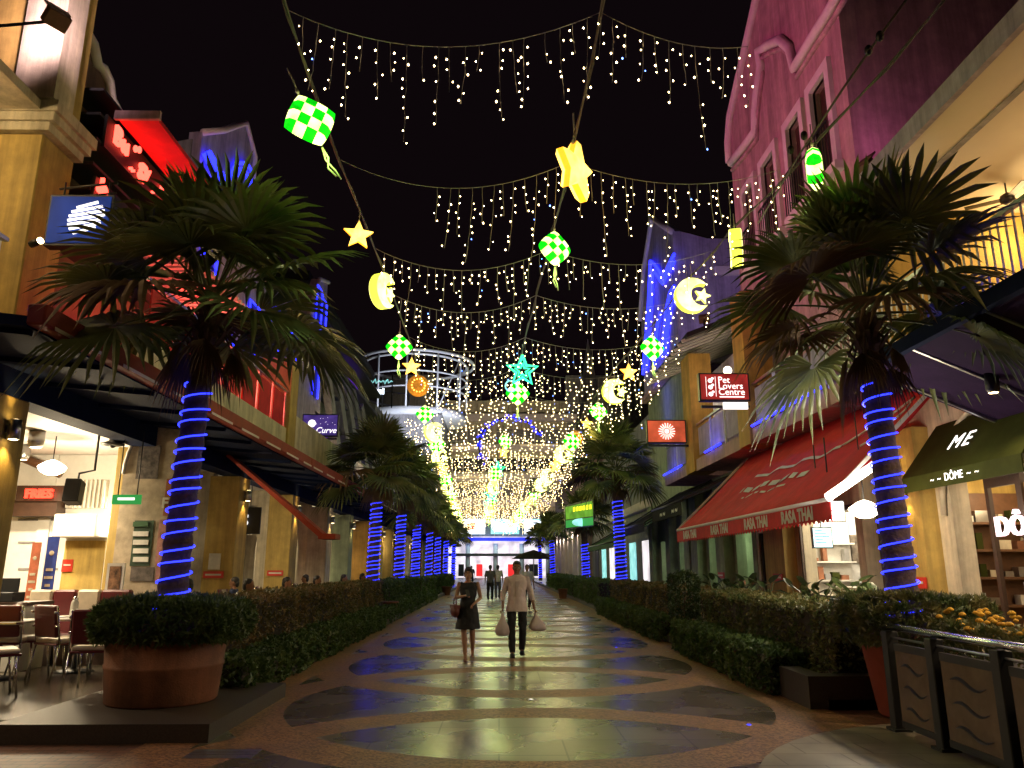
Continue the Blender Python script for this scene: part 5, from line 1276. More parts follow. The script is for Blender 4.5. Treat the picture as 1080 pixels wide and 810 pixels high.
def under_light(t, k, e): lamp('POINT', (0, -0.22, -0.5), e, GLOW[k], t, size=0.2, name='lantern_glow')  # unseen point below the lantern, added to carry its glow outwards
def k_diamond(loc=(0, 0, 0)):
    t = thing('diamond_lantern', '', 'lantern', loc)
    part('lantern_shade', rotm(pillow(), math.pi / 4), ['kwhite', 'kgreen'], t)
    under_light(t, 'd', 23); hanger(t, 0.37)
    part('ribbon', MB().tube([(0, 0, -0.36), (0.02, 0, -0.5), (-0.03, 0.02, -0.62), (0.02, 0, -0.75)], 0.014, 5).tube([(0, 0, -0.36), (-0.02, 0.01, -0.52), (0.04, 0, -0.68), (0.06, 0, -0.8)], 0.012, 5), 'ribbon', t)
    return t
def k_star(loc=(0, 0, 0)):
    t = thing('star_lantern', '', 'lantern', loc)
    part('lantern_shade', puffy(star_poly(0.3), 0.09, rim=1), ['star', 'starrim'], t)
    under_light(t, 's', 20); hanger(t, 0.28); return t
def k_moon(loc=(0, 0, 0)):
    t = thing('moon_lantern', '', 'lantern', loc)
    ro, ri, off = 0.34, 0.225, 0.18
    a0 = math.acos((ro * ro + off * off - ri * ri) / (2 * ro * off)); b0 = math.acos((ri * ri + off * off - ro * ro) / (2 * ri * off))
    outer = [(ro * math.cos(a), ro * math.sin(a)) for a in [a0 + (2 * math.pi - 2 * a0) * i / 26 for i in range(27)]]
    inner = [(off + ri * math.cos(a), ri * math.sin(a)) for a in [-(math.pi - b0) - (2 * b0) * 0 + 0 for a in [0]]]
    inner = [(off + ri * math.cos(a), ri * math.sin(a)) for a in [-(math.pi - b0) - (2 * b0) * i / 16 for i in range(1, 16)]]
    poly = outer + inner
    mb = MB().prism(poly, -0.1, 0.1, 0, lambda a, b, h: (a, h, b), 1)
    part('lantern_shade', mb, ['moon', 'moonrim'], t, bevel=0.045)
    part('star', puffy([(x + 0.2, z) for x, z in star_poly(0.165, 0.45, 0.3)], 0.07, rim=1, cen=(0.2, 0)), ['moon', 'moonrim'], t)
    under_light(t, 'm', 23); hanger(t, 0.33); return t
def k_gold(loc=(0, 0, 0)):
    t = thing('filigree_lantern', '', 'lantern', loc)
    part('lantern_shade', MB().ell((0, 0, 0), (0.34, 0.1, 0.34), 24, 14), 'gold', t)
    mb = MB()
    for k in range(14):
        a = 2 * math.pi * k / 14; mb.ell((0.2 * math.cos(a), -0.085, 0.2 * math.sin(a)), (0.025, 0.02, 0.025), 6, 5)
    part('bead_ring', mb, 'star', t)
    under_light(t, 'g', 4); hanger(t, 0.33); return t
def k_tubestar(loc=(0, 0, 0)):
    t = thing('tube_star', '', 'lantern', loc)
    pl = star_poly(0.45, 0.42); pl2 = star_poly(0.22, 0.42)
    part('outer_tube', MB().tube([(a, 0, b) for a, b in pl + pl[:1]], 0.045, 6), 'cyan', t)
    part('inner_tube', MB().tube([(a, 0, b) for a, b in pl2 + pl2[:1]], 0.03, 6), 'cyan', t)
    part('tube_ring', MB().tube([(-0.32 + 0.16 * math.cos(a), 0.02, -0.45 + 0.16 * math.sin(a)) for a in [2 * math.pi * k / 16 for k in range(17)]], 0.02, 5), 'cyanlit', t)
    under_light(t, 't', 15); hanger(t, 0.45); return t
KIND = {'d': k_diamond, 's': k_star, 'm': k_moon, 'g': k_gold, 't': k_tubestar}
TXT = {'d': 'green and white checked diamond lantern', 's': 'glowing amber star lantern', 'm': 'pale crescent moon lantern holding a star', 'g': 'dull gold filigree disc lantern', 't': 'cyan tube star light'}
protos = {}; count = {}
ROWN = {'L': 'west', 'C': 'middle', 'R': 'east'}
lant = []
def px(row, kind, u, v, rz, z=None, sc=1.0): 
    p = P(u, v, z=z or 6.95); lant.append((row, kind, p, rz, sc))
px('L', 'd', 327, 127, 0.5, sc=1.0); px('L', 's', 378, 248, 0.3, sc=0.85); px('L', 'm', 404, 307, 1.15, sc=1.05); px('L', 'd', 421, 366, 0.1); px('L', 's', 434, 387, 0.2, sc=0.9); px('L', 'g', 441, 407, 0.2); px('L', 'd', 448, 437, 0.3); px('L', 'm', 458, 456, 0.4, sc=1.2)
px('C', 's', 606, 180, 1.0, sc=1.5); px('C', 'd', 585, 262, 0.45, sc=0.95); px('C', 't', 551, 391, 0.1); px('C', 'd', 546, 415, 0.1, sc=1.15); px('C', 'd', 533, 466, 0.4); px('C', 's', 531, 477, 0.3); px('C', 't', 525, 495, 0.1)
px('R', 'd', 859, 178, 1.15, sc=1.0); px('R', 'm', 776, 262, 1.3); px('R', 'm', 730, 312, 0.05, sc=1.05); px('R', 'd', 688, 367, 0.3); px('R', 's', 663, 393, 0.2, sc=0.9); px('R', 'm', 648, 413, 0.1, sc=1.15); px('R', 'd', 631, 434, 0.2); px('R', 's', 619, 447, 0.2, sc=0.85); px('R', 'g', 607, 462, 0.2)
for row, y0, seq in (('L', 33, 'dmsdmdsmdm'), ('C', 42, 'dsmtdsmd'), ('R', 31.5, 'dmsmmdsmdm')):
    y = y0; i = 0
    while y < 76:
        p = on_row(row, y); p.z -= 0.45; lant.append((row, seq[i % len(seq)], p, random.uniform(-0.3, 0.5), 1.2)); y += 2.9 + i * 0.12; i += 1
lant.sort(key=lambda q: q[2].y)
for row, kind, p, rz, sc in lant:
    n = count.get((row, kind), 0); count[(row, kind)] = n + 1
    first = kind not in protos
    if first: protos[kind] = KIND[kind]()
    o = place(protos[kind], first, p, rz, f'{ORD[n]} {TXT[kind]} in the {ROWN[row]} row over the street', 'festive lanterns hanging over the street')
    o.scale = (sc, sc, sc)
# tilt the first west diamond as in the photo
for o in COL.objects:
    if o.get('label', '') == 'nearest green and white checked diamond lantern in the west row over the street':
        o.rotation_euler = (0.1, R(-28), 0.35)
# the lantern rows light the street by added points hung below them
# ---- light curtains
def strand(mb, top, length, r, bs, rnd, detail=True):
    n = max(3, int(length / 0.118)); pts = []; sway = rnd.uniform(-0.08, 0.08)
    for i in range(n + 1):
        f = i / n
        pts.append(Vector((top.x + sway * f * f * length + rnd.uniform(-.006, .006), top.y + rnd.uniform(-.01, .01), top.z - f * length)))
    if detail: mb.tube(pts, 0.0035, 4, 0, False)
    else: mb.tube([pts[0], pts[-1]], 0.004, 3, 0, False)
    for p in pts[1:]:
        if rnd.random() < 0.12: continue
        d = Vector((rnd.choice((-1, 1)) * rnd.uniform(0.01, 0.05), rnd.uniform(-.03, .03), rnd.uniform(-0.02, 0.03)))
        c = p + d; mi = 2 if rnd.random() < 0.035 else 1
        b = bs * rnd.uniform(0.7, 1.2)
        mb.add([c + Vector((b, 0, 0)), c + Vector((-b, 0, 0)), c + Vector((0, b, 0)), c + Vector((0, -b, 0)), c + Vector((0, 0, b * 1.5)), c + Vector((0, 0, -b * 1.5))],
               [(0, 2, 4), (2, 1, 4), (1, 3, 4), (3, 0, 4), (2, 0, 5), (1, 2, 5), (3, 1, 5), (0, 3, 5)], mi)
CUR = [7.15, 10.25, 13.5, 16.0, 19.2, 22.3, 25.4, 28.6, 32, 35.5, 39, 43, 47, 51, 55.5, 60, 65, 70, 76]
rc = random.Random(11)
for i, y in enumerate(CUR):
    near = i < 8
    L_, C_, R_ = on_row('L', y), on_row('C', y), on_row('R', y)
    if i == 0: R_ = P(789, 49, Y=7.6)
    if i == 1: R_ = P(822, 179, Y=10.4)
    if i >= 3: L_ = L_ + Vector((-1.2 if i > 6 else 0, 0, 0)); R_ = R_ + Vector((min(1.6, 0.25 * i), 0, 0.1))
    t = thing('light_curtain', f'{ORD[i]} curtain of warm icicle lights hung across the street', 'string lights', (C_.x, y, C_.z), group='icicle light curtains across the street')
    segs = [(L_, C_, 0.42), (C_, R_, 0.3)]
    wire = []; tops = []
    step = 0.158 if near else 0.155
    for a, b, sag in segs:
        ln = (b - a).length; m = max(4, int(ln / step))
        for k in range(m + 1):
            f = min(1, max(0, (k + (rc.uniform(-.22, .22) if 0 < k < m else 0)) / m)); p = a.lerp(b, f); p.z -= sag * 4 * f * (1 - f) * (ln / 3.2); wire.append(p)
            if 0 < k: tops.append(p)
    part('header_wire', MB().tube(wire, 0.004 if near else 0.008, 4), 'clearwire', t, True)
    if i == 1: tops = [p for p in tops if p.x > -1.0]
    bs = 0.0095 if y < 12 else 0.0112 if y < 26 else 0.0132
    pool = None
    allmb = MB()
    for k, p in enumerate(tops):
        length = (0.45, 0.95, 0.6, 1.15, 0.5, 0.85)[k % 6] * rc.uniform(0.7, 1.25)
        if i in (2, 3): length *= 0.8
        if not near: length *= 1.12
        mb = MB() if near else allmb
        if i == 2 and True: pass
        strand(mb, p, length, 0.005, bs, rc, near)
        if near: part('strand', mb, ['clearwire', 'bulb', 'bulbblue'], t, True)
    if not near: part('strand', allmb, ['clearwire', 'bulb', 'bulbblue'], t, True)
# blue garland arch far down the street
t = thing('garland_arch', 'dark arch wound with blue lights far down the middle of the street', 'garland', (0, 55, 9))
cA = P(541, 470, Y=55)
part('arch_frame', MB().tube([(cA.x + 2.3 * math.cos(a) - 0.2, 55, cA.z + 2.1 * math.sin(a)) for a in [R(20) + R(200) * k / 24 for k in range(25)]], 0.06, 5), 'dark', t, True)
mb = MB()
for k in range(60):
    a = R(20) + R(200) * k / 60; c = Vector((cA.x - 0.2 + 2.3 * math.cos(a) + random.uniform(-.2, .2), 54.9, cA.z + 2.1 * math.sin(a) + random.uniform(-.2, .2)))
    mb.ell(c, 0.07, 5, 4)
part('blue_lights', mb, 'neonblue', t, True)
# side cable with clips at the upper east end
t = thing('service_cable', 'dark sagging cable with plug joints beside the pink gable', 'cable', (4.8, 8, 8))
a, b, c = P(960, -6, Y=7.2), P(890, 92, Y=8.4), P(800, 235, Y=11.6)
part('cable', MB().tube([a, P(925, 42, Y=7.8), b, P(845, 160, Y=9.8), c], 0.016, 6), 'rubber', t, True)
for (u, v, Y) in ((928, 38, 7.75), (916, 53, 7.95), (848, 143, 9.4), (834, 158, 9.9)):
    p = P(u, v, Y=Y); part('plug_joint', MB().ell(p, (0.05, 0.05, 0.07), 8, 6), 'black', t, True)
# ================================================================== VEGETATION
def fan_leaf(mb, base, az, el, plen, L, rnd, nseg=30, spread=150, droop=0.35, mi=0):
    """one pleated fan leaf: petiole from base, then leaflets that stay joined for half of their length"""
    d = Vector((math.cos(az) * math.cos(el), math.sin(az) * math.cos(el), math.sin(el)))
    side = Vector((-math.sin(az), math.cos(az), 0)); up = side.cross(d).normalized()
    if up.z < 0: up = -up
    pts = []
    for k in range(5):
        f = k / 4; p = base + d * (plen * f); p.z -= droop * 0.35 * plen * f * f; pts.append(p)
    mb.tube(pts, [0.022, 0.019, 0.016, 0.013, 0.01], 4, 1, False)
    h = pts[-1]; d2 = (pts[-1] - pts[-2]).normalized()
    up2 = side.cross(d2).normalized()
    if up2.z < 0: up2 = -up2
    twist = rnd.uniform(-0.45, 0.45)
    s2 = (side * math.cos(twist) + up2 * math.sin(twist)).normalized()
    n2 = d2.cross(s2).normalized()
    if n2.z < 0: n2 = -n2
    dth = 2 * R(spread) / nseg
    cup = rnd.uniform(0.05, 0.3)
    for i in range(nseg):
        th = -R(spread) + dth * (i + 0.5)
        l = L * (0.72 + 0.28 * math.cos(th * 0.55)) * rnd.uniform(0.9, 1.06)
        hang = droop * rnd.uniform(0.7, 1.3)
        def pt(r, ang, lift):
            q = h + d2 * (math.cos(ang) * r) + s2 * (math.sin(ang) * r) + n2 * (lift + cup * r * (1 - math.cos(ang)) * 0.4)
            k = max(0.0, r / L - 0.35); q.z -= hang * k * k * 1.9 * L
            return q
        w = dth / 2
        r0, r1, r2 = 0.06 * L, 0.5 * l, 0.78 * l
        fold = 0.016
        tip = pt(l, th + rnd.uniform(-.05, .05), -0.01)
        vs = [pt(r0, th - w, 0), pt(r0, th, fold * .3), pt(r0, th + w, 0), pt(r1, th - w, -fold), pt(r1, th, fold), pt(r1, th + w, -fold), pt(r2, th - w * .5, -fold * .4), pt(r2, th, fold * .5), pt(r2, th + w * .5, -fold * .4), tip]
        mb.add(vs, [(0, 1, 4, 3), (1, 2, 5, 4), (3, 4, 7, 6), (4, 5, 8, 7), (6, 7, 9), (7, 8, 9)], mi)
def crown_mesh(seed, n=27, L=1.0, nseg=26):
    rnd = random.Random(seed); mb = MB()
    for k in range(n):
        f = k / (n - 1)
        el = R(84) - R(95) * (f ** 0.9) + rnd.uniform(-.12, .12)
        az = k * 2.39996 + rnd.uniform(-.25, .25)
        base = Vector((0.07 * math.cos(az), 0.07 * math.sin(az), 0.35 * (1 - f)))
        fan_leaf(mb, base, az, el, rnd.uniform(0.7, 1.2) * (0.75 + 0.3 * f), L * rnd.uniform(0.7, 1.12), rnd, nseg, rnd.uniform(100, 150), rnd.uniform(0.08, 0.22) + rnd.uniform(0.25, 0.5) * f, 2 if (f > 0.72 and rnd.random() < 0.45) else 0)
    return mb.mesh('crown', ['palmleaf', 'petiole', 'deadleaf'])
def skirt_mesh(seed, n=7):
    rnd = random.Random(seed); mb = MB()
    for k in range(n):
        az = k * 2.4 + rnd.uniform(-.3, .3)
        fan_leaf(mb, Vector((0.08 * math.cos(az), 0.08 * math.sin(az), -0.15)), az, R(-48) + rnd.uniform(-.2, .2), rnd.uniform(0.25, 0.4), rnd.uniform(0.3, 0.5), rnd, 14, 50, 0.9)
    for k in range(26):      # stubs of cut leaf stalks
        az = k * 2.4; z = -0.1 - 0.02 * k
        p = Vector((0.13 * math.cos(az), 0.13 * math.sin(az), z))
        mb.bar(p, p + Vector((0.12 * math.cos(az), 0.12 * math.sin(az), 0.16)), 0.05, 0.015, 1)
    return mb.mesh('dry_leaf_skirt', ['deadleaf', 'bark'])
crowns = [crown_mesh(1), crown_mesh(5), crown_mesh(9, 30, 1.0, 20)]
skirts = [skirt_mesh(2), skirt_mesh(4)]
def trunk_mb(h, r0, r1, bend, seed):
    rnd = random.Random(seed); mb = MB(); pts = []; rr = []
    n = 34
    for k in range(n + 1):
        f = k / n
        pts.append(Vector((bend[0] * f * f, bend[1] * f * f, h * f))); rr.append((r0 + (r1 - r0) * f ** 0.8) * (1 + 0.05 * ((k % 2) * 2 - 1) + rnd.uniform(-.03, .03)))
    return mb.tube(pts, rr, 16, 0), pts, rr
def palm(x, y, z0, h, r0, r1, bend, ci, label, rope_lab, turns, rope0, rope1, scale=1.0, rz=0.0, tube_r=0.0105):
    t = thing('palm_tree', label, 'palm tree', (x, y, z0), group='fan palms along the street')
    mb, pts, rr = trunk_mb(h, r0, r1, bend, int(x * 10 + y))
    part('trunk', mb, 'bark', t)
    c = part('crown', crowns[ci], None, t); c.location = pts[-1] - Vector((0, 0, 0.1)); c.rotation_euler = (0, 0, rz); c.scale = (scale,) * 3
    s = part('dry_leaf_skirt', skirts[ci % 2], None, t); s.location = pts[-1] - Vector((0, 0, 0.05)); s.rotation_euler = (0, 0, rz); s.scale = (scale,) * 3
    n = int(turns * 16); rp = []
    rnd = random.Random(ci + int(y))
    for k in range(n + 1):
        f = k / n; zz = rope0 + (rope1 - rope0) * (f + 0.008 * math.sin(f * 40)); a = f * turns * 2 * math.pi + 1.0
        g = zz / h; r = r0 + (r1 - r0) * max(0, min(1, g)) ** 0.8 + tube_r + 0.012
        rp.append(Vector((bend[0] * g * g + r * math.cos(a), bend[1] * g * g + r * math.sin(a), zz)))
    o = thing('rope_light', rope_lab, 'rope light', (x, y, z0), group='blue rope lights around the palm trunks')
    part('light_tube', MB().tube(rp, tube_r, 6 if y < 20 else 5), 'rope', o)
    return t
palm(-3.74, 9.05, 0.8, 4.0, 0.172, 0.128, (0.1, 0.05), 0, 'large fan palm growing from the terracotta tub beside the restaurant tables', 'blue rope light wound round the large west palm trunk', 16.5, 0.25, 2.95, 1.08, 0.4)
palm(4.62, 8.95, 0.75, 3.95, 0.18, 0.132, (-0.04, 0.05), 1, 'large fan palm growing from the red tub beside the railing', 'blue rope light wound round the large east palm trunk', 17.5, 0.25, 3.0, 1.08, 2.1)
def D_at(u, X): 
    p = P(u, 598, X=X); return p.y
k = 0
for u, X in ((393.5, -3.95), (421, -3.95), (438, -4.1), (452, -4.2), (461, -4.3), (470, -4.2), (478, -4.2)):
    y = D_at(u, X)
    palm(X, y, 0.2, 4.4 + 0.25 * math.sin(k * 2), 0.19, 0.15, (0.05, 0), (0, 1, 2, 2, 2, 2, 2)[k], f'{ORD[k]} of the smaller fan palms beyond the west hedge', f'blue rope light on the {ORD[k]} smaller west palm trunk', 22 if k < 3 else 15, 0.2, 3.4, 1.0 if k else 1.08, k * 1.1, 0.012 + 0.0025 * k); k += 1
k = 0
for u, X in ((655, 4.45), (618, 4.6), (583, 4.4), (570, 4.3), (556, 4.2)):
    y = D_at(u, X)
    palm(X, y, 0.2, (4.9, 4.0, 4.4, 4.4, 4.4)[k], 0.2, 0.16, (-0.1, 0), (1, 2, 2, 2, 2)[k], f'{ORD[k]} of the smaller fan palms beyond the east hedge', f'blue rope light on the {ORD[k]} smaller east palm trunk', (26, 16, 16, 15, 14)[k], 0.2, (3.8, 2.6, 3.6, 3.6, 3.6)[k], 1.12 if k == 0 else 1.0, k * 0.9 + 0.5, 0.012 + 0.0025 * k); k += 1
# ---- leaf masses
def leaf_mass(boxes, n, size, seed, round_=0.0, aspect=0.45, updir=0.3, bump=0.06):
    """n leaves on and just inside the surface of rounded boxes (x0, x1, y0, y1, z0, z1)"""
    g = np.random.default_rng(seed); V = []
    for (x0, x1, y0, y1, z0, z1), k in zip(boxes, n):
        dx, dy, dz = x1 - x0, y1 - y0, z1 - z0
        ar = np.array([dy * dz, dy * dz, dx * dz, dx * dz, dx * dy]); f = g.choice(5, k, p=ar / ar.sum())
        u, v = g.random(k), g.random(k); p = np.zeros((k, 3)); nr = np.zeros((k, 3))
        for s_, (ax, val, sg) in enumerate(((0, x0, -1), (0, x1, 1), (1, y0, -1), (1, y1, 1), (2, z1, 1))):
            m = f == s_
            o = [a for a in (0, 1, 2) if a != ax]; lo = (x0, y0, z0); hi = (x1, y1, z1)
            p[m, ax] = val; p[m, o[0]] = lo[o[0]] + (hi[o[0]] - lo[o[0]]) * u[m]; p[m, o[1]] = lo[o[1]] + (hi[o[1]] - lo[o[1]]) * v[m]; nr[m, ax] = sg
        lump = bump * (np.sin(p[:, 0] * 3.1 + seed) + np.sin(p[:, 1] * 2.3 + 1.3 * seed) + np.sin(p[:, 2] * 5.1) + np.sin(p[:, 1] * 7.7)) * 0.5
        p += nr * (lump[:, None] - np.abs(g.normal(0, 0.05, (k, 1))))
        if round_:
            c = np.array([(x0 + x1) / 2, (y0 + y1) / 2, (z0 + z1) / 2]); h = np.array([dx, dy, dz]) / 2
            q = (p - c) / h; ln = np.linalg.norm(q, axis=1, keepdims=True); p = c + (q * (1 - round_) + q / np.maximum(ln, 1e-6) * round_) * h
        dr = g.normal(0, 1, (k, 3)) + nr * 0.6; dr[:, 2] += updir; dr /= np.linalg.norm(dr, axis=1, keepdims=True)
        sd = np.cross(dr, g.normal(0, 1, (k, 3))); sd /= np.linalg.norm(sd, axis=1, keepdims=True)
        L = size * g.uniform(0.6, 1.3, (k, 1)); w = L * aspect
        q = np.stack([p - dr * L * 0.5, p + sd * w * 0.5, p + dr * L * 0.5, p - sd * w * 0.5], 1); V.append(q.reshape(-1, 3))
    V = np.concatenate(V); m = MB(); m.v = V.tolist(); k = len(V) // 4
    m.f = [(4 * i, 4 * i + 1, 4 * i + 2, 4 * i + 3) for i in range(k)]; m.mi = [0] * k; m.sm = [False] * k
    return m
def quickmesh(name, m, mats):
    me = bpy.data.meshes.new(name); me.from_pydata(m.v, [], m.f)
    for q in mats: me.materials.append(M[q])
    me.polygons.foreach_set('material_index', m.mi); me.update(); return me
def hedge(x0, x1, y0, y1, z1, label, mt, n, size, seed, z0=0.12, group=None, name='hedge', cat='hedge'):
    t = thing(name, label, cat, ((x0 + x1) / 2, (y0 + y1) / 2, z0), group=group)
    lm = leaf_mass([(x0, x1, y0, y1, z0, z1)], [n], size, seed)
    part('foliage', quickmesh('foliage', lm, [mt]), None, t, True)
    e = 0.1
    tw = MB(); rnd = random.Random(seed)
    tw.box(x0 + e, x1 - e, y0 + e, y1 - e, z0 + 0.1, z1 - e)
    part('dark_core', tw, 'soil', t, True)  # plain dark box filling the hedge behind the leaves
    mbt = MB()
    y = y0 + 0.2
    while y < y1: mbt.tube([((x0 + x1) / 2, y, z0 - 0.1), ((x0 + x1) / 2 + rnd.uniform(-.1, .1), y + rnd.uniform(-.1, .1), z0 + 0.4)], 0.02, 5); y += 0.5
    part('stem', mbt, 'bark', t, True)
    return t
hedge(-4.35, -3.62, 10.4, 24.5, 1.18, 'long clipped reddish hedge beyond the terracotta tub on the west side', 'hedge_red', 26000, 0.075, 1)
hedge(-4.3, -3.6, 25.4, 36, 1.15, 'darker green hedge continuing beyond the reddish west hedge', 'fern', 9000, 0.1, 2)
hedge(-4.3, -3.6, 37, 60, 1.1, 'farthest dark hedge on the west side', 'fern', 8000, 0.13, 3)
hedge(3.98, 4.75, 9.55, 15.6, 1.17, 'square clipped hedge beside the railing and the east planter', 'hedge', 17000, 0.07, 4)
hedge(3.98, 4.7, 17.2, 28.5, 1.15, 'reddish clipped hedge beyond the potted shrub on the east side', 'hedge_red', 14000, 0.085, 5)
hedge(3.7, 4.6, 30, 40, 1.1, 'rounded green hedge under the far green awning', 'fern', 9000, 0.1, 6)
hedge(3.7, 4.5, 41, 62, 1.1, 'farthest dark hedge on the east side', 'fern', 8000, 0.13, 7)
hedge(-3.62, -3.08, 9.9, 22, 0.5, 'low feathery ground cover in front of the west hedge', 'fern', 17000, 0.09, 8, 0.0, name='low_shrubs', cat='shrubs')
hedge(-3.6, -3.15, 22.6, 40, 0.48, 'farther strip of low ground cover along the west walkway edge', 'fern', 8000, 0.11, 9, 0.0, name='low_shrubs', cat='shrubs')
hedge(3.45, 3.97, 10.3, 15.8, 0.55, 'low feathery ground cover in front of the square east hedge', 'fern', 11000, 0.09, 10, 0.0, name='low_shrubs', cat='shrubs')
hedge(3.45, 3.95, 17.4, 28, 0.52, 'farther strip of low ground cover along the east walkway edge', 'fern', 9000, 0.1, 11, 0.0, name='low_shrubs', cat='shrubs')
# ---- palm tubs with bushy planting
struct('plinth', MB().box(-4.75, -2.72, 7.72, 10.35, -0.01, 0.165), 'kerb', 'low dark stone plinth under the terracotta palm tub', 'plinth')
t = thing('palm_tub', 'big round terracotta tub with bushy ferns at the foot of the west palm', 'planter', (-3.74, 9.05, 0.165))
part('tub', MB().lathe([(0.56, 0), (0.58, 0.02), (0.615, 0.36), (0.625, 0.375), (0.625, 0.4), (0.617, 0.41), (0.64, 0.72), (0.66, 0.76), (0.62, 0.78), (0.58, 0.74), (0.55, 0.7)], n=48), 'terracotta', t)
part('soil', MB().lathe([(0.58, 0.66), (0.3, 0.72), (0.2, 0.72)], n=24), 'soil', t)
lm = leaf_mass([(-0.74, 0.92, -0.75, 0.75, 0.6, 1.1)], [12000], 0.13, 21, 0.6, 0.2, 0.5, 0.09)
part('fern_planting', quickmesh('fern_planting', lm, ['fern']), None, t)
t = thing('palm_tub', 'tapering red clay tub with bushy ferns at the foot of the east palm', 'planter', (4.62, 8.95, 0.0))
part('tub', MB().lathe([(0.36, 0), (0.38, 0.02), (0.5, 0.78), (0.54, 0.8), (0.55, 0.88), (0.5, 0.88), (0.48, 0.82)], n=40), 'redpot', t)
part('soil', MB().lathe([(0.49, 0.8), (0.2, 0.86)], n=24), 'soil', t)
lm = leaf_mass([(-0.78, 0.85, -0.75, 0.75, 0.72, 1.3)], [12000], 0.13, 22, 0.6, 0.2, 0.5, 0.09)
part('fern_planting', quickmesh('fern_planting', lm, ['hedge']), None, t)
struct('planter_kerb', MB().box(3.6, 5.0, 9.35, 9.62, -0.01, 0.36).box(3.6, 3.85, 9.62, 10.3, -0.01, 0.36), 'kerb', 'brown stone kerb box at the near end of the square hedge', 'kerb')
# ---- potted shrub
def pot_plant(x, y, z, r, h, ph, mt, pot, label, seed, size=0.1, n=2500):
    t = thing('potted_plant', label, 'potted plant', (x, y, z))
    part('pot', MB().lathe([(r * 0.7, 0), (r * 0.72, 0.01), (r, ph * 0.9), (r * 1.08, ph * 0.92), (r * 1.08, ph), (r * 0.95, ph)], n=24), pot, t)
    lm = leaf_mass([(-r * 1.6, r * 1.6, -r * 1.6, r * 1.6, ph, h)], [n], size, seed, 0.5, 0.3, 0.6, 0.1)
    part('foliage', quickmesh('foliage', lm, [mt]), None, t)
    part('stem', MB().tube([(0, 0, ph * 0.8), (0.02, 0, h * 0.7)], 0.02, 6), 'bark', t)
    return t
pot_plant(3.85, 16.4, 0.0, 0.2, 1.5, 0.42, 'broad', 'redpot', 'bushy plant in a red clay pot between the two east hedges', 31)
pot_plant(-3.5, 24.9, 0.0, 0.3, 1.2, 0.55, 'fern', 'terracotta', 'shrub in a rounded terracotta pot in the gap of the west hedge', 32)
pot_plant(3.3, 41, 0.0, 0.25, 1.1, 0.5, 'fern', 'terracotta', 'shrub in a clay pot at the end of the rounded east hedge', 33)
pot_plant(-3.1, 46, 0.0, 0.28, 1.2, 0.5, 'fern', 'terracotta', 'far shrub in a clay pot on the west walkway edge', 34)
# ---- marigold planters behind the railing
def marigolds(x0, x1, y0, y1, z0, z1, n, label, seed):
    rnd = random.Random(seed)
    t = thing('flower_planter', label, 'flower planter', ((x0 + x1) / 2, (y0 + y1) / 2, 0))
    part('planter_box', MB().box(x0, x1, y0, y1, 0.0, z0), 'kerb', t, True, bevel=0.015)
    lm = leaf_mass([(x0 - 0.05, x1 + 0.05, y0 - 0.05, y1 + 0.05, z0, z1 - 0.06)], [int(2600 * (x1 - x0) * (y1 - y0)) + 1500], 0.08, seed, 0.15, 0.3, 0.7, 0.06)
    part('foliage', quickmesh('foliage', lm, ['hedge']), None, t, True)
    for k in range(n):
        x, y = rnd.uniform(x0, x1), rnd.uniform(y0, y1); z = z1 + rnd.uniform(-0.15, 0.05); r = rnd.uniform(0.018, 0.032)
        mb = MB().ell((x, y, z), (r, r, r * 0.75), 9, 6)
        for j in range(10):
            a = 2 * math.pi * j / 10
            mb.ell((x + r * 0.85 * math.cos(a), y + r * 0.85 * math.sin(a), z - r * 0.1), (r * 0.32, r * 0.32, r * 0.4), 5, 4)
        part('flower', mb, 'marigold', t, True)
    return t
marigolds(4.25, 4.75, 6.15, 7.7, 0.78, 1.16, 70, 'planter of orange marigolds behind the railing at the foot of the east palm', 41)
marigolds(4.3, 4.9, 4.7, 6.05, 0.8, 1.16, 55, 'nearer planter of orange marigolds behind the railing end', 42)
# ---- restaurant planter with broad leaves
t = thing('flower_planter', 'long planter with small orange flowers before the red awning restaurant', 'flower planter', (5.6, 13, 0.1))
part('planter_box', MB().box(5.3, 5.75, 10.6, 17.4, 0.1, 0.7), 'kerb', t, True)
lm = leaf_mass([(5.25, 5.8, 10.6, 17.4, 0.7, 1.02)], [9000], 0.075, 51, 0.0, 0.4, 0.5, 0.05)
part('foliage', quickmesh('foliage', lm, ['hedge_red']), None, t, True)
lm = leaf_mass([(5.25, 5.8, 10.6, 17.4, 0.9, 1.06)], [500], 0.05, 52, 0.0, 0.9, 0.5, 0.04)
part('blossom', quickmesh('blossom', lm, ['marigold']), None, t, True)
t = thing('ledge', 'pale stone ledge catching light behind the square hedge', 'ledge', (5.1, 12, 0.9))
part('slab', MB().box(4.95, 5.25, 10.4, 14.6, 0.97, 1.02), 'laminate', t, True, bevel=0.006)
for y in (10.8, 12.5, 14.2): part('support', MB().box(5.05, 5.15, y, y + 0.1, 0.1, 0.97), 'grey', t, True)
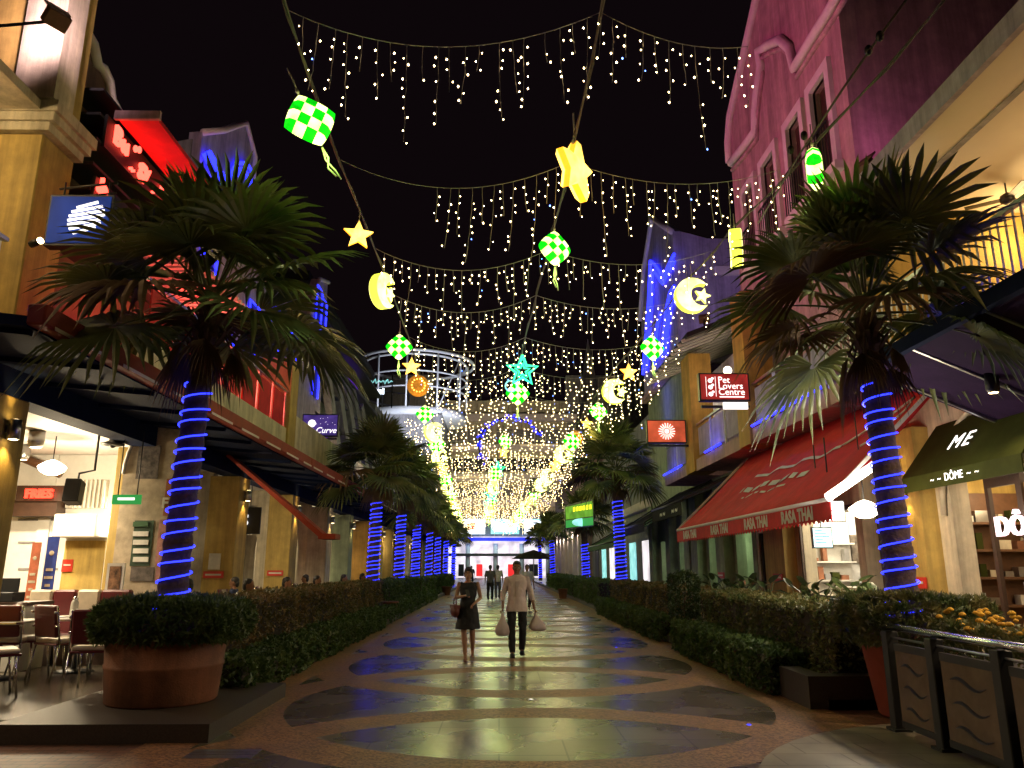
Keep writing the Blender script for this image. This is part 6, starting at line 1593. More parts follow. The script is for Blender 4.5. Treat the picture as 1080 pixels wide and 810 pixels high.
def broad_plant(x, y, z, n, s, label, seed):
    rnd = random.Random(seed); t = thing('broad_leaf_plant', label, 'plant', (x, y, z), group='broad leaved plants before the red awning restaurant')
    for k in range(n):
        a = k * 2.4 + rnd.uniform(-.4, .4); h = rnd.uniform(0.25, 0.55) * s; rr2 = rnd.uniform(0.06, 0.2) * s
        top = Vector((rr2 * math.cos(a), rr2 * math.sin(a), h)); mb = MB().tube([(0, 0, 0), (top.x * .4, top.y * .4, h * .6), top], 0.009, 4, 1)
        L = rnd.uniform(0.22, 0.34) * s; w = L * 0.55; d = Vector((math.cos(a) * 0.6, math.sin(a) * 0.6, rnd.uniform(0.2, 0.9))).normalized(); sd = Vector((-math.sin(a), math.cos(a), 0)); nn = d.cross(sd)
        vs = [top]
        for f, ww in ((0.2, 0.8), (0.5, 1.0), (0.8, 0.62)):
            c = top + d * (L * f) - Vector((0, 0, 0.12 * L * f * f)); vs += [c - sd * (w * ww * .5) + nn * 0.02, c, c + sd * (w * ww * .5) + nn * 0.02]
        vs.append(top + d * L - Vector((0, 0, 0.16 * L)))
        mb.add(vs, [(0, 1, 2), (0, 2, 3), (1, 4, 5, 2), (2, 5, 6, 3), (4, 7, 8, 5), (5, 8, 9, 6), (7, 10, 8), (8, 10, 9)], 0, True)
        part('leaf', mb, ['broad', 'petiole'], t)
    return t
for k, (u, X) in enumerate(((752, 5.55), (764, 5.5), (776, 5.6), (787, 5.5), (808, 5.6), (838, 5.55), (852, 5.5), (864, 5.6), (893, 5.5), (904, 5.55), (926, 5.6))):
    y = D_at(u, X); broad_plant(X, y, 0.75, 7, 1.15 if k in (3, 4, 8) else 0.95, f'{ORD[10 - k]} broad leaved green plant in the planter before the red awning restaurant', 60 + k)
# ================================================================== FURNITURE
t = thing('railing', 'steel topped railing with glass panels bearing dark wave marks', 'railing', (4.0, 7, 0))
ya, yb = 8.2, 4.2
xr = lambda y: 4.02 + (y - 8.2) * 0.02
hr = part('handrail', MB().tube([(xr(8.25), 8.25, 1.0), (xr(yb), yb, 1.0)], 0.035, 10), 'chrome', t, True)
part('under_rail', MB().tube([(xr(8.2), 8.2, 0.9), (xr(yb), yb, 0.9)], 0.012, 6), 'steel', t, True)
M['glasspanel'] = mat('frosted_panel', (0.17, 0.125, 0.085), 0.2, bump=0, var=0.3)
M['wave'] = mat('navy_wave_print', (0.012, 0.014, 0.03), 0.35, bump=0)
posts = [8.15, 7.3, 6.3, 5.3, 4.3]
for y in posts:
    p = part('post', MB().box(xr(y) - 0.06, xr(y) + 0.06, y - 0.06, y + 0.06, 0, 0.96), 'black', t, True, bevel=0.008)
    part('post_foot', MB().box(xr(y) - 0.09, xr(y) + 0.09, y - 0.09, y + 0.09, 0, 0.03), 'black', p)
for i in range(4):
    y1, y0 = posts[i] - 0.12, posts[i + 1] + 0.12
    xx = xr((y0 + y1) / 2)
    f = part('panel', MB().box(xx - 0.012, xx + 0.012, y0, y1, 0.12, 0.78), 'glasspanel', t, True)
    part('frame_rail', MB().box(xx - 0.02, xx + 0.02, y0, y1, 0.78, 0.85), 'black', f, True)
    part('frame_rail', MB().box(xx - 0.02, xx + 0.02, y0, y1, 0.06, 0.12), 'black', f, True)
    for k, z in enumerate((0.62, 0.42, 0.22)):
        mb = MB(); n = 14; w = (y1 - y0) * 0.7; top = []; bot = []
        for j in range(n + 1):
            g = j / n; y = y1 - (y1 - y0) * 0.15 - w * g; c = z + 0.035 * math.sin(g * 2 * math.pi + math.pi * 0.1) ; th = 0.034 * math.sin(math.pi * g) * (1 - 0.4 * g)
            top.append((y, c + th)); bot.append((y, c - th * 0.3 - 0.001))
        poly = top + bot[::-1]
        part('wave_mark', MB().prism(poly, xx - 0.0165, xx - 0.0135, 0, lambda a, b, h: (h, a, b)), 'wave', f)
        f.children[-1].location = (0, 0, 0)
# drain cover
p0 = P(235, 795, z=0)
t = thing('drain_cover', 'dark rectangular drain cover set in the brown paving', 'drain cover', (p0.x, p0.y, -0.008))
part('frame', MB().box(-0.34, 0.34, -0.2, 0.2, 0, 0.006), 'dark', t)
part('grate', MB().box(-0.3, 0.3, -0.16, -0.05, 0.006, 0.01).box(-0.3, 0.3, -0.03, 0.05, 0.006, 0.01).box(-0.3, 0.3, 0.07, 0.16, 0.006, 0.01), 'steel', t)
# diner chairs
def make_chair():
    t = thing('diner_chair', '', 'chair')
    part('seat', MB().box(-0.21, 0.21, -0.2, 0.22, 0.42, 0.475), 'creamvinyl', t, bevel=0.018)
    part('seat_edge', MB().box(-0.22, 0.22, -0.21, 0.23, 0.4, 0.425), 'maroon', t, bevel=0.008)
    m4 = Matrix.Translation((0, -0.22, 0.66)) @ Euler((R(9), 0, 0)).to_matrix().to_4x4()
    bk = part('backrest', MB().box(-0.21, 0.21, -0.025, 0.025, -0.17, 0.2, 0, m4), 'maroon', t, bevel=0.015)
    m5 = Matrix.Translation((0, -0.19, 0.66)) @ Euler((R(9), 0, 0)).to_matrix().to_4x4()
    part('cream_stripe', MB().box(-0.09, 0.09, -0.004, 0.004, -0.165, 0.195, 0, m5), 'creamvinyl', bk)
    for x in (-0.225, 0.225):
        part('back_frame', MB().tube([(x, -0.17, 0.41), (x, -0.2, 0.6), (x, -0.25, 0.85)], 0.012, 8), 'chrome', t)
        for k, z in enumerate((0.62, 0.78)): part('bolt', MB().ell((x, -0.235 + 0.0 * k - (z - 0.62) * 0.2, z), 0.018, 8, 6), 'chrome', bk)
        part('leg', MB().tube([(x, -0.17, 0.41), (x * 1.05, -0.24, 0.0)], 0.012, 8), 'chrome', t)
        part('leg', MB().tube([(x, 0.17, 0.41), (x * 1.05, 0.23, 0.0)], 0.012, 8), 'chrome', t)
    return t
chair = make_chair()
CH = [(P(98, 728, z=.14), 0.15, 'maroon diner chair seen from behind left of the terracotta tub'), (P(32, 712, z=.14), -1.2, 'diner chair turned sideways with a cream striped back'),
      (P(0, 716, z=.14), 0.2, 'maroon diner chair cut by the frame edge with its back to the street'), (P(116, 708, z=.14), 0.5, 'maroon diner chair half hidden behind the fern planting'),
      (P(70, 694, z=.14), 2.9, 'diner chair on the far side of the pale table'), (P(104, 690, z=.14), 3.3, 'diner chair at the booth side of the pale table'), (P(30, 690, z=.14), 2.6, 'diner chair near the dark counter'),
      (P(60, 716, z=.14), -0.5, 'diner chair pushed in at an angle beside the sideways one'), (P(-14, 735, z=.14), -0.9, 'diner chair nearest the terrace edge, partly out of the frame')]
for i, (p, rz, lab) in enumerate(CH): place(chair, i == 0, (p.x, p.y, .14), rz, lab, 'diner chairs at the restaurant tables').scale = (1.12, 1.12, 1.12)
def table(x, y, z, label, w=0.7, l=0.7, group=None):
    t = thing('cafe_table', label, 'table', (x, y, z), group=group)
    part('table_top', MB().box(-l / 2, l / 2, -w / 2, w / 2, 0.72, 0.755), 'laminate', t, bevel=0.01)
    part('edge_band', MB().box(-l / 2 - .006, l / 2 + .006, -w / 2 - .006, w / 2 + .006, 0.728, 0.747), 'chrome', t)
    part('pedestal', MB().lathe([(0.04, 0.02), (0.035, 0.72)], n=12), 'chrome', t)
    part('table_base', MB().lathe([(0.26, 0), (0.25, 0.02), (0.05, 0.05)], n=24), 'black', t)
    return t
tb = P(86, 641, Y=11.6); table(tb.x, tb.y, .14, 'pale square diner table with menu and sauce bottle on it', 0.8, 0.95)
t = thing('sauce_bottle', 'clear ribbed sugar shaker standing on the pale diner table', 'shaker', (tb.x - 0.05, tb.y - 0.1, 0.897))
part('glass_body', MB().lathe([(0.05, 0), (0.055, 0.02), (0.05, 0.2), (0.035, 0.24)], n=14), 'laminate', t)
part('cap', MB().lathe([(0.038, 0.24), (0.036, 0.27), (0.012, 0.29)], n=12), 'chrome', t)
t = thing('menu_card', 'dark menu card lying on the pale diner table', 'menu', (tb.x - 0.3, tb.y - 0.12, 0.897))
part('cover', MB().box(-0.15, 0.15, -0.1, 0.1, 0, 0.008), 'maroon', t); part('page', MB().box(-0.14, 0.14, -0.095, 0.095, 0.008, 0.010), 'paper', t)
c_ = P(4, 652, Y=10.9); table(c_.x, c_.y, .14, 'pale square diner table at the frame edge beside the counter', 0.75, 0.8)
# booths
for i, (u0, u1) in enumerate(((33, 58), (58, 83), (83, 108), (108, 140))):
    a, b = P(u0, 620, Y=12.9), P(u1, 620, Y=12.9)
    t = thing('booth_seat', ('cream and maroon booth seat beside the dark counter', 'maroon backed booth seat behind the shaker', 'cream backed booth seat behind the pale table', 'maroon booth seat nearest the large west palm')[i], 'booth', ((a.x + b.x) / 2, 12.9, 0.14))
    part('backrest', MB().box(a.x + .01, b.x - .01, 12.85, 13.0, 0.55, 1.24), ('creamvinyl', 'maroon', 'creamvinyl', 'maroon')[i], t, True, bevel=0.03)
    part('seat', MB().box(a.x + .01, b.x - .01, 12.35, 12.85, 0.48, 0.6), 'maroon', t, True, bevel=0.03)
    part('base', MB().box(a.x + .03, b.x - .03, 12.4, 13.0, 0.14, 0.48), 'darkwood', t, True)
a = P(28, 640, Y=11.6)
t = thing('counter', 'dark service counter with a till beside the first pillar', 'counter', (a.x - 0.6, 11.8, 0.14))
part('cabinet', MB().box(a.x - 1.6, a.x, 11.6, 12.2, 0.14, 1.05), 'laminate', t, True, bevel=0.01)
part('worktop', MB().box(a.x - 1.65, a.x + 0.03, 11.55, 12.25, 1.05, 1.1), 'darkwood', t, True)
t = thing('till', 'black till standing on the service counter', 'till', (a.x - 0.45, 11.8, 1.1))
part('till_body', MB().box(-0.2, 0.2, -0.15, 0.15, 0, 0.14), 'black', t, bevel=0.01)
part('till_screen', MB().box(-0.16, 0.16, 0.02, 0.05, 0.14, 0.34), 'black', t, bevel=0.008)
t = thing('soft_toy', 'small dark red plush bear left on a diner chair', 'toy', P(20, 650, z=.72))
part('toy_body', MB().ell((0, 0, 0), (0.09, 0.08, 0.12)).ell((0, 0, 0.17), (0.075, 0.07, 0.07)).ell((-0.06, 0, 0.23), 0.03).ell((0.06, 0, 0.23), 0.03).ell((-0.09, -0.03, 0.03), (0.04, 0.04, 0.07)).ell((0.09, -0.03, 0.03), (0.04, 0.04, 0.07)), 'maroon', t)
part('heart_patch', MB().ell((0, -0.08, 0.02), (0.025, 0.01, 0.025), 8, 6), 'paper', t)
# more tables down the west arcade, cafe chairs on the east
for i, (x, y) in enumerate(((-5.6, 15.6), (-5.5, 18.2), (-5.6, 21.2), (-5.5, 24.6), (-5.6, 28.2), (-5.5, 32))):
    table(x, y, .14, f'{ORD[i]} of the pale cafe tables behind the west hedge', group='cafe tables behind the west hedge')
    n = 0
    for dx, rz in ((-0.65, -1.57), (0.65, 1.57)):
        c = copy_tree(chair); c.location = (x + dx, y + 0.1, .14); c.rotation_euler = (0, 0, rz + random.uniform(-.2, .2)); c['label'] = f'diner chair at the {ORD[i]} pale table behind the west hedge, {"wall" if dx < 0 else "street"} side'; c['group'] = 'diner chairs at the restaurant tables'
for i, (x, y) in enumerate(((6.1, 8.0), (6.0, 9.6), (6.2, 18.6))):
    table(x, y, .1, f'{ORD[i]} small cafe table on the east terrace', 0.6, 0.6, 'cafe tables on the east terrace')
# white bunny figurine + card
p = P(1010, 655, Y=7.9)
t = thing('rabbit_figurine', 'tiny white rabbit figurine standing among the cafe tables', 'figurine', (5.9, 8.0, 0.856))
part('figurine_body', MB().ell((0, 0, 0.07), (0.045, 0.04, 0.07)).ell((0, 0, 0.16), 0.04).ell((-0.018, 0, 0.22), (0.012, 0.01, 0.045)).ell((0.018, 0, 0.22), (0.012, 0.01, 0.045)), 'white', t)
t = thing('menu_stand', 'small folded white card on the nearest cafe table', 'card', (6.2, 7.85, 0.856))
part('card', MB().prism([(-0.05, 0), (0.05, 0), (0.0, 0.16)], -0.09, 0.09, 0, lambda a, b, h: (h, a, b)), 'paper', t)

# ================================================================== PEOPLE
FOLDS = bpy.data.textures.new('cloth_folds', 'CLOUDS'); FOLDS.noise_scale = 0.11; FOLDS.noise_depth = 1
def remeshed(mb, name, mt, parent, voxel=0.011, smooth=4):
    me = mb.mesh(name + '_raw', mt)
    o = bpy.data.objects.new(name + '_raw', me); COL.objects.link(o)
    md = o.modifiers.new('r', 'REMESH'); md.mode = 'VOXEL'; md.voxel_size = voxel
    sm = o.modifiers.new('s', 'SMOOTH'); sm.factor = 0.5; sm.iterations = smooth
    if name in ('shirt', 'trousers', 'dress'):
        dp = o.modifiers.new('f', 'DISPLACE'); dp.texture = FOLDS; dp.strength = 0.032; dp.mid_level = 0.5; dp.texture_coords = 'LOCAL'
    dg = bpy.context.evaluated_depsgraph_get(); dg.update()
    m2 = bpy.data.meshes.new_from_object(o.evaluated_get(dg))
    bpy.data.objects.remove(o)
    m2.materials.clear(); m2.materials.append(M[mt])
    m2.polygons.foreach_set('use_smooth', [True] * len(m2.polygons))
    return part(name, m2, mt, parent)
def loft(mb, rings, n=18):
    """rings: (centre, rx, ry)"""
    vs = []
    for c, rx, ry in rings:
        for k in range(n):
            a = 2 * math.pi * k / n; vs.append((c[0] + rx * math.cos(a), c[1] + ry * math.sin(a), c[2]))
    fs = [(i * n + k, i * n + (k + 1) % n, (i + 1) * n + (k + 1) % n, (i + 1) * n + k) for i in range(len(rings) - 1) for k in range(n)]
    fs += [tuple(range(n - 1, -1, -1)), tuple(range((len(rings) - 1) * n, len(rings) * n))]
    return mb.add(vs, fs, 0, True)
def hand(mb, w, d, side, curl=0.7, s=1.0):
    """palm with four curled fingers and a thumb; d is the forearm direction"""
    d = Vector(d).normalized(); a = Vector((0, -1, 0)); a = (a - d * a.dot(d)).normalized(); b = d.cross(a)
    pc = Vector(w) + d * 0.045 * s
    mb.cone(w, Vector(w) + d * 0.03 * s, 0.024 * s, 0.026 * s)
    q = Matrix((b, a, d)).transposed().to_4x4()
    mb.ell(pc, (0.018 * s, 0.04 * s, 0.05 * s), 12, 8, 0, q)
    for k, (o, l) in enumerate(((-0.03, 0.055), (-0.01, 0.068), (0.01, 0.072), (0.03, 0.062))):
        p0 = Vector(w) + d * 0.085 * s + a * (o * -1) * s
        inward = b * (-side)
        p1 = p0 + (d * math.cos(curl * 0.5) + inward * math.sin(curl * 0.5)) * l * 0.5 * s
        p2 = p1 + (d * math.cos(curl * 1.8) + inward * math.sin(curl * 1.8)) * l * 0.5 * s
        mb.cone(p0 - d * 0.02 * s, p1, 0.010 * s, 0.009 * s, 8); mb.cone(p1, p2, 0.009 * s, 0.0075 * s, 8)
    t0 = Vector(w) + d * 0.03 * s + a * 0.03 * s; t1 = t0 + (d * 0.7 + a * 0.6).normalized() * 0.04 * s; t2 = t1 + (d * 0.9 - b * side * 0.4).normalized() * 0.028 * s
    mb.cone(t0, t1, 0.012 * s, 0.010 * s, 8); mb.cone(t1, t2, 0.010 * s, 0.008 * s, 8)
def head(mb, c, tilt, turn, s=1.0):
    q = (Euler((tilt, 0, turn)).to_matrix()).to_4x4()
    T = lambda x, y, z: Vector(c) + q @ Vector((x * s, y * s, z * s))
    mb.ell(c, (0.074 * s, 0.092 * s, 0.108 * s), 20, 14, 0, q)
    mb.ell(T(0, -0.028, -0.06), (0.053 * s, 0.058 * s, 0.058 * s), 14, 10, 0, q)
    mb.cone(T(0, -0.088, 0.008), T(0, -0.108, -0.03), 0.009 * s, 0.015 * s, 8)
    mb.ell(T(0, -0.083, -0.062), (0.026 * s, 0.014 * s, 0.012 * s), 10, 6, 0, q)
    mb.ell(T(0, -0.078, -0.1), (0.024 * s, 0.02 * s, 0.018 * s), 10, 6, 0, q)
    for x in (-1, 1):
        mb.ell(T(x * 0.076, 0.01, -0.01), (0.011 * s, 0.022 * s, 0.033 * s), 8, 6, 0, q)
        mb.ell(T(x * 0.034, -0.078, 0.026), (0.024 * s, 0.012 * s, 0.008 * s), 8, 6, 0, q)
    return T, q
def face_bits(t, T, q, s=1.0):
    for x in (-1, 1):
        e = part('eye', MB().ell(T(x * 0.031, -0.082, 0.006), (0.014 * s, 0.008 * s, 0.008 * s), 10, 6, 0, q), 'eyewhite', t)
        part('iris', MB().ell(T(x * 0.031, -0.0885, 0.006), (0.006 * s, 0.003 * s, 0.006 * s), 8, 6, 0, q), 'hair', e)
        part('eyebrow', MB().ell(T(x * 0.033, -0.088, 0.033), (0.02 * s, 0.006 * s, 0.005 * s), 8, 6, 0, q), 'hair', t)
    part('mouth', MB().ell(T(0, -0.095, -0.063), (0.022 * s, 0.006 * s, 0.007 * s), 10, 6, 0, q), 'lips', t)
# ---- the man with two bags
F = P(544, 693, z=0)
man = thing('person', 'man in a pale pink shirt and dark trousers looking down and carrying two plastic bags', 'person', (F.x + 0.02, F.y, 0), 0.03)
ms = 'skin2'
mb = MB()
J = dict(hipR=(-0.095, 0, .92), kneeR=(-0.1, -0.06, .5), ankR=(-0.085, -0.03, .09), hipL=(.095, 0, .92), kneeL=(.105, -0.05, .5), ankL=(.1, 0.14, .12),
         shR=(-.185, 0.01, 1.375), elR=(-.25, 0.03, 1.12), wrR=(-.265, -0.06, .89), shL=(.185, 0.01, 1.375), elL=(.265, 0.04, 1.13), wrL=(.315, -0.04, .89))
def body_core(mb, J, w=1.0, neck=1.46, hd=(0, -0.03, 1.59), tilt=0.17, turn=0.0):
    loft(mb, [((0, 0, .88), .155 * w, .105), ((0, 0, .97), .16 * w, .11), ((0, 0, 1.08), .14 * w, .1), ((0, 0, 1.22), .155 * w, .105), ((0, 0, 1.34), .17 * w, .105), ((0, 0, 1.42), .12 * w, .08), ((0, 0, 1.45), .07, .06)])
    mb.cone((0, 0.0, 1.4), (hd[0], hd[1] * 0.5 + 0.015, 1.52), 0.058, 0.052)
    return head(mb, hd, tilt, turn)
T, q = body_core(mb, J)
for s_ in ('R', 'L'):
    mb.cone(J['hip' + s_], J['knee' + s_], 0.07, 0.048); mb.cone(J['knee' + s_], J['ank' + s_], 0.048, 0.036)
    a = Vector(J['ank' + s_]); mb.cone(a, a + Vector((0, -0.12, -0.05)), 0.038, 0.03)
    mb.cone(J['sh' + s_], J['el' + s_], 0.05, 0.04); mb.cone(J['el' + s_], J['wr' + s_], 0.038, 0.026)
    hand(mb, J['wr' + s_], Vector(J['wr' + s_]) - Vector(J['el' + s_]) + Vector((0, 0, -0.12)), -1 if s_ == 'R' else 1, 1.3)
remeshed(mb, 'body', ms, man, 0.0095)
face_bits(man, T, q)
mb = MB()
mb.ell(T(0, 0.026, 0.045), (0.081, 0.09, 0.08), 18, 12, 0, q).ell(T(0, -0.04, 0.09), (0.055, 0.04, 0.026), 12, 8, 0, q)
remeshed(mb, 'hair', 'hair', man, 0.009)
mb = MB()
loft(mb, [((0, 0, .80), .208, .15), ((0, 0, .9), .198, .142), ((0, 0, 1.0), .178, .13), ((0, 0, 1.08), .163, .122), ((0, 0, 1.22), .172, .125), ((0, 0, 1.34), .195, .122), ((0, 0, 1.395), .19, .105), ((0, 0, 1.43), .14, .09), ((0, 0, 1.455), .085, .075)])
for s_ in ('R', 'L'):
    e, w = Vector(J['el' + s_]), Vector(J['wr' + s_])
    mb.cone(J['sh' + s_], J['el' + s_], 0.06, 0.056); mb.cone(e, e.lerp(w, 0.45), 0.056, 0.05)
sh = remeshed(mb, 'shirt', 'shirt', man, 0.011)
part('placket', MB().box(-0.015, 0.015, -0.137, -0.131, 0.92, 1.32), 'shirt', sh)
for sx in (-1, 1):
    part('collar', MB().add([(sx * 0.01, -0.085, 1.44), (sx * 0.075, -0.05, 1.475), (sx * 0.085, -0.075, 1.43), (sx * 0.035, -0.115, 1.395)], [(0, 1, 2, 3)]), 'shirt', sh)
mb = MB()
loft(mb, [((0, 0, .8), .175, .128), ((0, 0, .9), .178, .13), ((0, 0, 1.0), .168, .122)])
for s_ in ('R', 'L'):
    mb.cone(J['hip' + s_], J['knee' + s_], 0.098, 0.075)
    k_, a = Vector(J['knee' + s_]), Vector(J['ank' + s_]); mb.cone(k_, k_.lerp(a, 0.92), 0.075, 0.062)
remeshed(mb, 'trousers', 'trousers', man, 0.011)
for s_ in ('R', 'L'):
    a = Vector(J['ank' + s_]); dz = -0.05
    part('shoe', MB().ell(a + Vector((0, -0.07, dz)), (0.048, 0.135, 0.042), 14, 8).box(a.x - 0.044, a.x + 0.044, a.y - 0.19, a.y + 0.06, a.z - 0.088, a.z - 0.07), 'black', man)
def carrier(p, h, w, label, seed, lean=0.0):
    rnd = random.Random(seed)
    t = thing('plastic_bag', label, 'bag', p)
    mb = MB(); rings = [(0.015, 0), (0.03, -0.05), (w * 0.5, -h * 0.35), (w * 0.85, -h * 0.6), (w, -h * 0.82), (w * 0.8, -h * 0.97), (w * 0.4, -h)]
    n = 16; vs = []
    for r, z in rings:
        for k in range(n):
            a = 2 * math.pi * k / n; rr2 = r * (1 + 0.13 * math.sin(5 * a + seed) + rnd.uniform(-.08, .08))
            vs.append((rr2 * math.cos(a) + lean * -z, rr2 * math.sin(a) * 0.7, z))
    fs = [(i * n + k, i * n + (k + 1) % n, (i + 1) * n + (k + 1) % n, (i + 1) * n + k) for i in range(len(rings) - 1) for k in range(n)] + [tuple(range(n)), tuple(range((len(rings) - 1) * n, len(rings) * n))]
    mb.add(vs, fs, 0, True); part('bag_body', mb, 'bag', t)
    part('handle', MB().tube([(-0.02, -0.02, -0.03), (-0.015, -0.025, 0.04), (0, -0.02, 0.075), (0.015, 0.0, 0.05), (0.02, 0.02, -0.03)], 0.008, 6), 'bag', t)
    return t
mw = lambda v: Vector((man.location.x, man.location.y, 0)) + Euler((0, 0, 0.03)).to_matrix() @ Vector(v)
carrier(mw((-.268, -0.1, .78)), 0.40, 0.13, 'full white plastic bag hanging from the right hand of the walking man', 3)
carrier(mw((.335, -0.08, .78)), 0.32, 0.15, 'smaller white plastic bag swinging from the left hand of the walking man', 5, 0.22)
# ---- the woman
F = P(493, 696, z=0)
wom = thing('person', 'woman in a black sleeveless dress holding a phone with a brown bag on her arm', 'person', (F.x, F.y, 0), 0.05)
J = dict(hipR=(-0.085, 0, .85), kneeR=(-0.07, -0.05, .46), ankR=(-0.04, -0.06, .07), hipL=(.085, 0, .85), kneeL=(.08, -0.02, .46), ankL=(.09, 0.2, .13),
         shR=(-.165, 0.01, 1.30), elR=(-.22, -0.01, 1.06), wrR=(-.06, -0.2, 1.1), shL=(.165, 0.01, 1.30), elL=(.225, 0.02, 1.06), wrL=(.1, -0.14, .96))
mb = MB()
loft(mb, [((0, 0, .8), .15, .105), ((0, 0, .9), .155, .11), ((0, 0, 1.02), .115, .085), ((0, 0, 1.14), .135, .1), ((0, 0, 1.25), .145, .09), ((0, 0, 1.32), .1, .07), ((0, 0, 1.35), .06, .05)])
mb.cone((0, 0, 1.3), (0.0, 0.0, 1.42), 0.047, 0.043)
T, q = head(mb, (0.0, -0.025, 1.485), 0.18, -0.15, 0.97)
for s_ in ('R', 'L'):
    mb.cone(J['hip' + s_], J['knee' + s_], 0.078, 0.05); mb.cone(J['knee' + s_], Vector(J['knee' + s_]).lerp(Vector(J['ank' + s_]), .4), 0.05, 0.049); mb.cone(Vector(J['knee' + s_]).lerp(Vector(J['ank' + s_]), .4), J['ank' + s_], 0.049, 0.03)
    a = Vector(J['ank' + s_]); mb.cone(a, a + Vector((0, -0.13, -0.04 if s_ == 'R' else -0.09)), 0.032, 0.026)
    mb.cone(J['sh' + s_], J['el' + s_], 0.042, 0.034); mb.cone(J['el' + s_], J['wr' + s_], 0.032, 0.022)
    hand(mb, J['wr' + s_], Vector(J['wr' + s_]) - Vector(J['el' + s_]), -1 if s_ == 'R' else 1, 1.0, 0.88)
remeshed(mb, 'body', 'skin', wom, 0.009)
face_bits(wom, T, q, 0.97)
mb = MB(); mb.ell(T(0, 0.016, 0.03), (0.082, 0.095, 0.095), 18, 12, 0, q).ell(T(0, 0.085, 0.0), (0.05, 0.05, 0.06), 12, 8, 0, q).ell(T(0.03, -0.05, 0.085), (0.05, 0.035, 0.022), 10, 6, 0, q).cone(T(-0.07, -0.02, 0.02), T(-0.075, 0.0, -0.06), 0.018, 0.012, 8).cone(T(0.07, -0.02, 0.02), T(0.075, 0.0, -0.06), 0.018, 0.012, 8)
remeshed(mb, 'hair', 'hair', wom, 0.009)
mb = MB()
loft(mb, [((0, 0.02, .52), .225, .18), ((0, 0.015, .66), .205, .16), ((0, 0, .82), .178, .13), ((0, 0, .92), .165, .122), ((0, 0, 1.03), .128, .1), ((0, 0, 1.14), .15, .118), ((0, 0, 1.25), .158, .105), ((0, 0, 1.31), .125, .082), ((0, 0, 1.325), .11, .075)], 24)
for sx in (-1, 1): mb.cone((sx * .09, 0, 1.28), (sx * .115, 0, 1.315), 0.042, 0.03)
remeshed(mb, 'dress', 'dress', wom, 0.011, 3)
for s_, dz in (('R', -0.055), ('L', -0.09)):
    a = Vector(J['ank' + s_])
    part('sandal', MB().box(a.x - 0.04, a.x + 0.04, a.y - 0.19, a.y + 0.05, a.z + dz - 0.014, a.z + dz, 0).tube([(a.x - 0.038, a.y - 0.12, a.z + dz), (a.x, a.y - 0.12, a.z + dz + 0.05), (a.x + 0.038, a.y - 0.12, a.z + dz)], 0.008, 6), 'leather', wom)
ww = lambda v: Vector((wom.location.x, wom.location.y, 0)) + Euler((0, 0, 0.05)).to_matrix() @ Vector(v)
t = thing('mobile_phone', 'dark mobile phone held up in the hand of the woman', 'phone', ww((-0.015, -0.27, 1.15)), 0.3)
q4 = Euler((R(-35), 0, 0.2)).to_matrix().to_4x4()
part('phone_body', MB().box(-0.035, 0.035, -0.005, 0.005, -0.07, 0.07, 0, q4), 'black', t, bevel=0.003)
part('phone_screen', MB().box(-0.031, 0.031, 0.0052, 0.0062, -0.064, 0.064, 0, q4), 'cyanlit', t)
t = thing('handbag', 'brown leather shoulder bag hanging from the crook of the arm of the woman', 'handbag', ww((-0.235, -0.03, 0.9)), 0.3)
part('bag_body', MB().ell((0, 0, -0.06), (0.075, 0.16, 0.12), 16, 10).box(-0.06, 0.06, -0.14, 0.14, -0.02, 0.04), 'leather', t)
part('strap', MB().tube([(0, -0.12, 0.02), (0.0, -0.06, 0.15), (0.01, 0.0, 0.19), (0.0, 0.07, 0.15), (0, 0.12, 0.02)], 0.012, 6), 'leather', t)
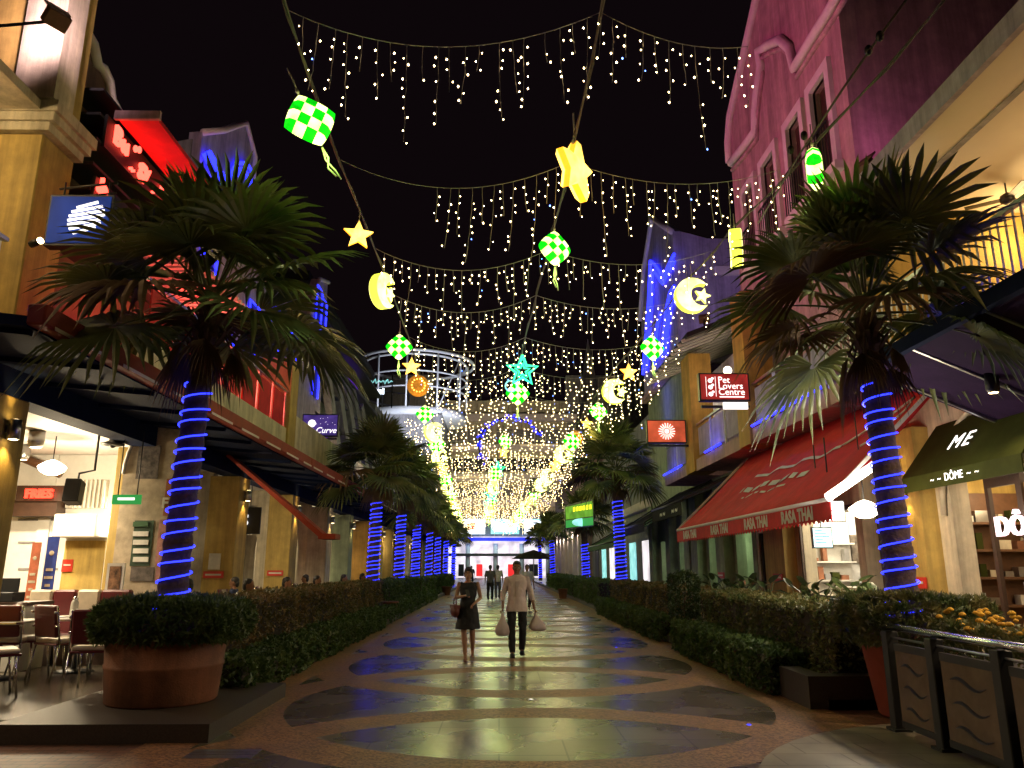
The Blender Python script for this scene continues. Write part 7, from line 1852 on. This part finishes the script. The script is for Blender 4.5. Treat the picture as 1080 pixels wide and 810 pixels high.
# ---- simpler figures farther away
def figure(x, y, z, rz, label, top, bottom, seated=False, hairm='hair', group=None, bagm=None, stride=0.12, voxel=0.02):
    t = thing('person', label, 'person', (x, y, z), rz, group)
    dz = -0.46 if seated else 0
    mb = MB()
    loft(mb, [((0, 0, .88 + dz), .15, .11), ((0, 0, 1.05 + dz), .14, .1), ((0, 0, 1.3 + dz), .165, .11), ((0, 0, 1.42 + dz), .1, .08)])
    mb.cone((0, 0, 1.38 + dz), (0, -0.01, 1.5 + dz), 0.055, 0.05)
    head(mb, (0, -0.02, 1.58 + dz), 0.1, 0)
    for sx in (-1, 1):
        if seated:
            hip, kn, an = (sx * .09, 0, .9 + dz), (sx * .11, -.42, .92 + dz), (sx * .11, -.4, .08)
            el, wr = (sx * .24, -.06, 1.14 + dz), (sx * .15, -.32, 1.16 + dz)
        else:
            hip, kn, an = (sx * .09, 0, .92), (sx * .1, -.05, .5), (sx * .09, sx * stride, .08)
            el, wr = (sx * .24, .03, 1.13), (sx * .25, -.08, .88)
        mb.cone(hip, kn, .085, .056); mb.cone(kn, an, .056, .036); a = Vector(an); mb.cone(a, a + Vector((0, -.12, -.04)), .036, .03)
        s0 = (sx * .18, 0, 1.38 + dz); mb.cone(s0, el, .048, .038); mb.cone(el, wr, .036, .026); hand(mb, wr, Vector(wr) - Vector(el), sx, 1.0)
    remeshed(mb, 'body', 'skin2', t, voxel * 0.8, 2)
    mb = MB().ell((0, 0.005, 1.615 + dz), (0.086, 0.1, 0.09), 14, 10).ell((0, 0.06, 1.55 + dz), (0.07, 0.05, 0.09), 12, 8)
    part('hair', mb, hairm, t)
    mb = MB(); loft(mb, [((0, 0, .86 + dz), .172, .13), ((0, 0, 1.05 + dz), .16, .12), ((0, 0, 1.3 + dz), .185, .128), ((0, 0, 1.43 + dz), .11, .09)])
    for sx in (-1, 1): mb.cone((sx * .18, 0, 1.38 + dz), (sx * .235, .0 if not seated else -.05, 1.18 + dz), .064, .056)
    remeshed(mb, 'shirt', top, t, voxel, 2)
    mb = MB()
    for sx in (-1, 1):
        if seated: mb.cone((sx * .09, 0, .9 + dz), (sx * .11, -.42, .92 + dz), .1, .075).cone((sx * .11, -.42, .92 + dz), (sx * .11, -.4, .2), .072, .06)
        else: mb.cone((sx * .09, 0, .92), (sx * .1, -.05, .5), .1, .075).cone((sx * .1, -.05, .5), (sx * .09, sx * stride, .14), .072, .06)
    remeshed(mb, 'trousers', bottom, t, voxel, 2)
    return t
def at(u, Y, v=620): p = P(u, v, Y=Y); return p.x
figure(at(517, 38), 38, 0, 3.1, 'distant walker in dark clothes with a bag, left of the pair under the mall lights', 'cloth_grey', 'trousers')
figure(at(525, 40), 40, 0, 3.2, 'distant walker in grey beside the darker walker under the mall lights', 'cloth_white', 'cloth_grey')
figure(at(497, 62), 62, 0, 0.2, 'far walker near the mall entrance in a dark top', 'cloth_blue', 'trousers')
figure(at(556, 30), 30.0, 0, 0.1, 'walker in white almost hidden behind the shoulder of the man with bags', 'cloth_white', 'trousers')
for i, (x, y, rz, a, b, lab) in enumerate(((-5.0, 15.7, 1.5, 'cloth_grey', 'trousers', 'diner with dark hair at the first table behind the west hedge'), (-6.2, 15.7, -1.5, 'cloth_white', 'trousers', 'diner in a pale top facing the street at the first hedge table'),
        (-4.95, 18.3, 1.6, 'trousers', 'trousers', 'diner in black seen over the reddish hedge near the red awning arm'), (-6.15, 18.3, -1.5, 'cloth_blue', 'trousers', 'diner in navy at the second table behind the hedge'),
        (-4.95, 21.3, 1.5, 'cloth_white', 'cloth_grey', 'diner in a pale shirt at the third table behind the hedge'), (-4.9, 24.7, 1.5, 'cloth_grey', 'trousers', 'diner in grey at the fourth table behind the hedge'),
        (-6.1, 24.7, -1.5, 'trousers', 'trousers', 'diner in black facing the street at the fourth table'), (-4.95, 28.3, 1.5, 'cloth_blue', 'trousers', 'diner in navy at the fifth table behind the hedge'),
        (6.0, 19.3, 0.0, 'cloth_grey', 'trousers', 'diner seated beyond the red awning on the east terrace'))):
    figure(x, y, .14 if x < 0 else .1, rz, lab, a, b, True, group=None)
t = thing('parasol', 'small dark parasol over a stall in front of the mall entrance', 'parasol', (at(563, 70), 70, 0))
part('canopy', MB().lathe([(2.0, 2.3), (1.2, 2.75), (0.05, 3.1)], n=8, smooth=False), 'canvas_black', t)
part('pole', MB().lathe([(0.04, 0), (0.04, 3.0)], n=8), 'steel', t)
# pavement marker lights
for i, (u, v) in enumerate(((650, 683), (560, 738), (790, 765))):
    p = P(u, v, z=0)
    t = thing('ground_light', ('tiny blue light set in the paving right of the walking man', 'tiny white light set in the paving between two pebble rings', 'tiny blue light set in the paving near the planter kerb')[i], 'light', (p.x, p.y, 0.0))
    part('metal_ring', MB().lathe([(0.035, 0.0), (0.035, 0.006), (0.022, 0.007)], n=14), 'steel', t)
    part('lens', MB().lathe([(0.021, 0.006), (0.021, 0.0085)], n=12), 'neonblue' if i != 1 else 'letterwhite', t)
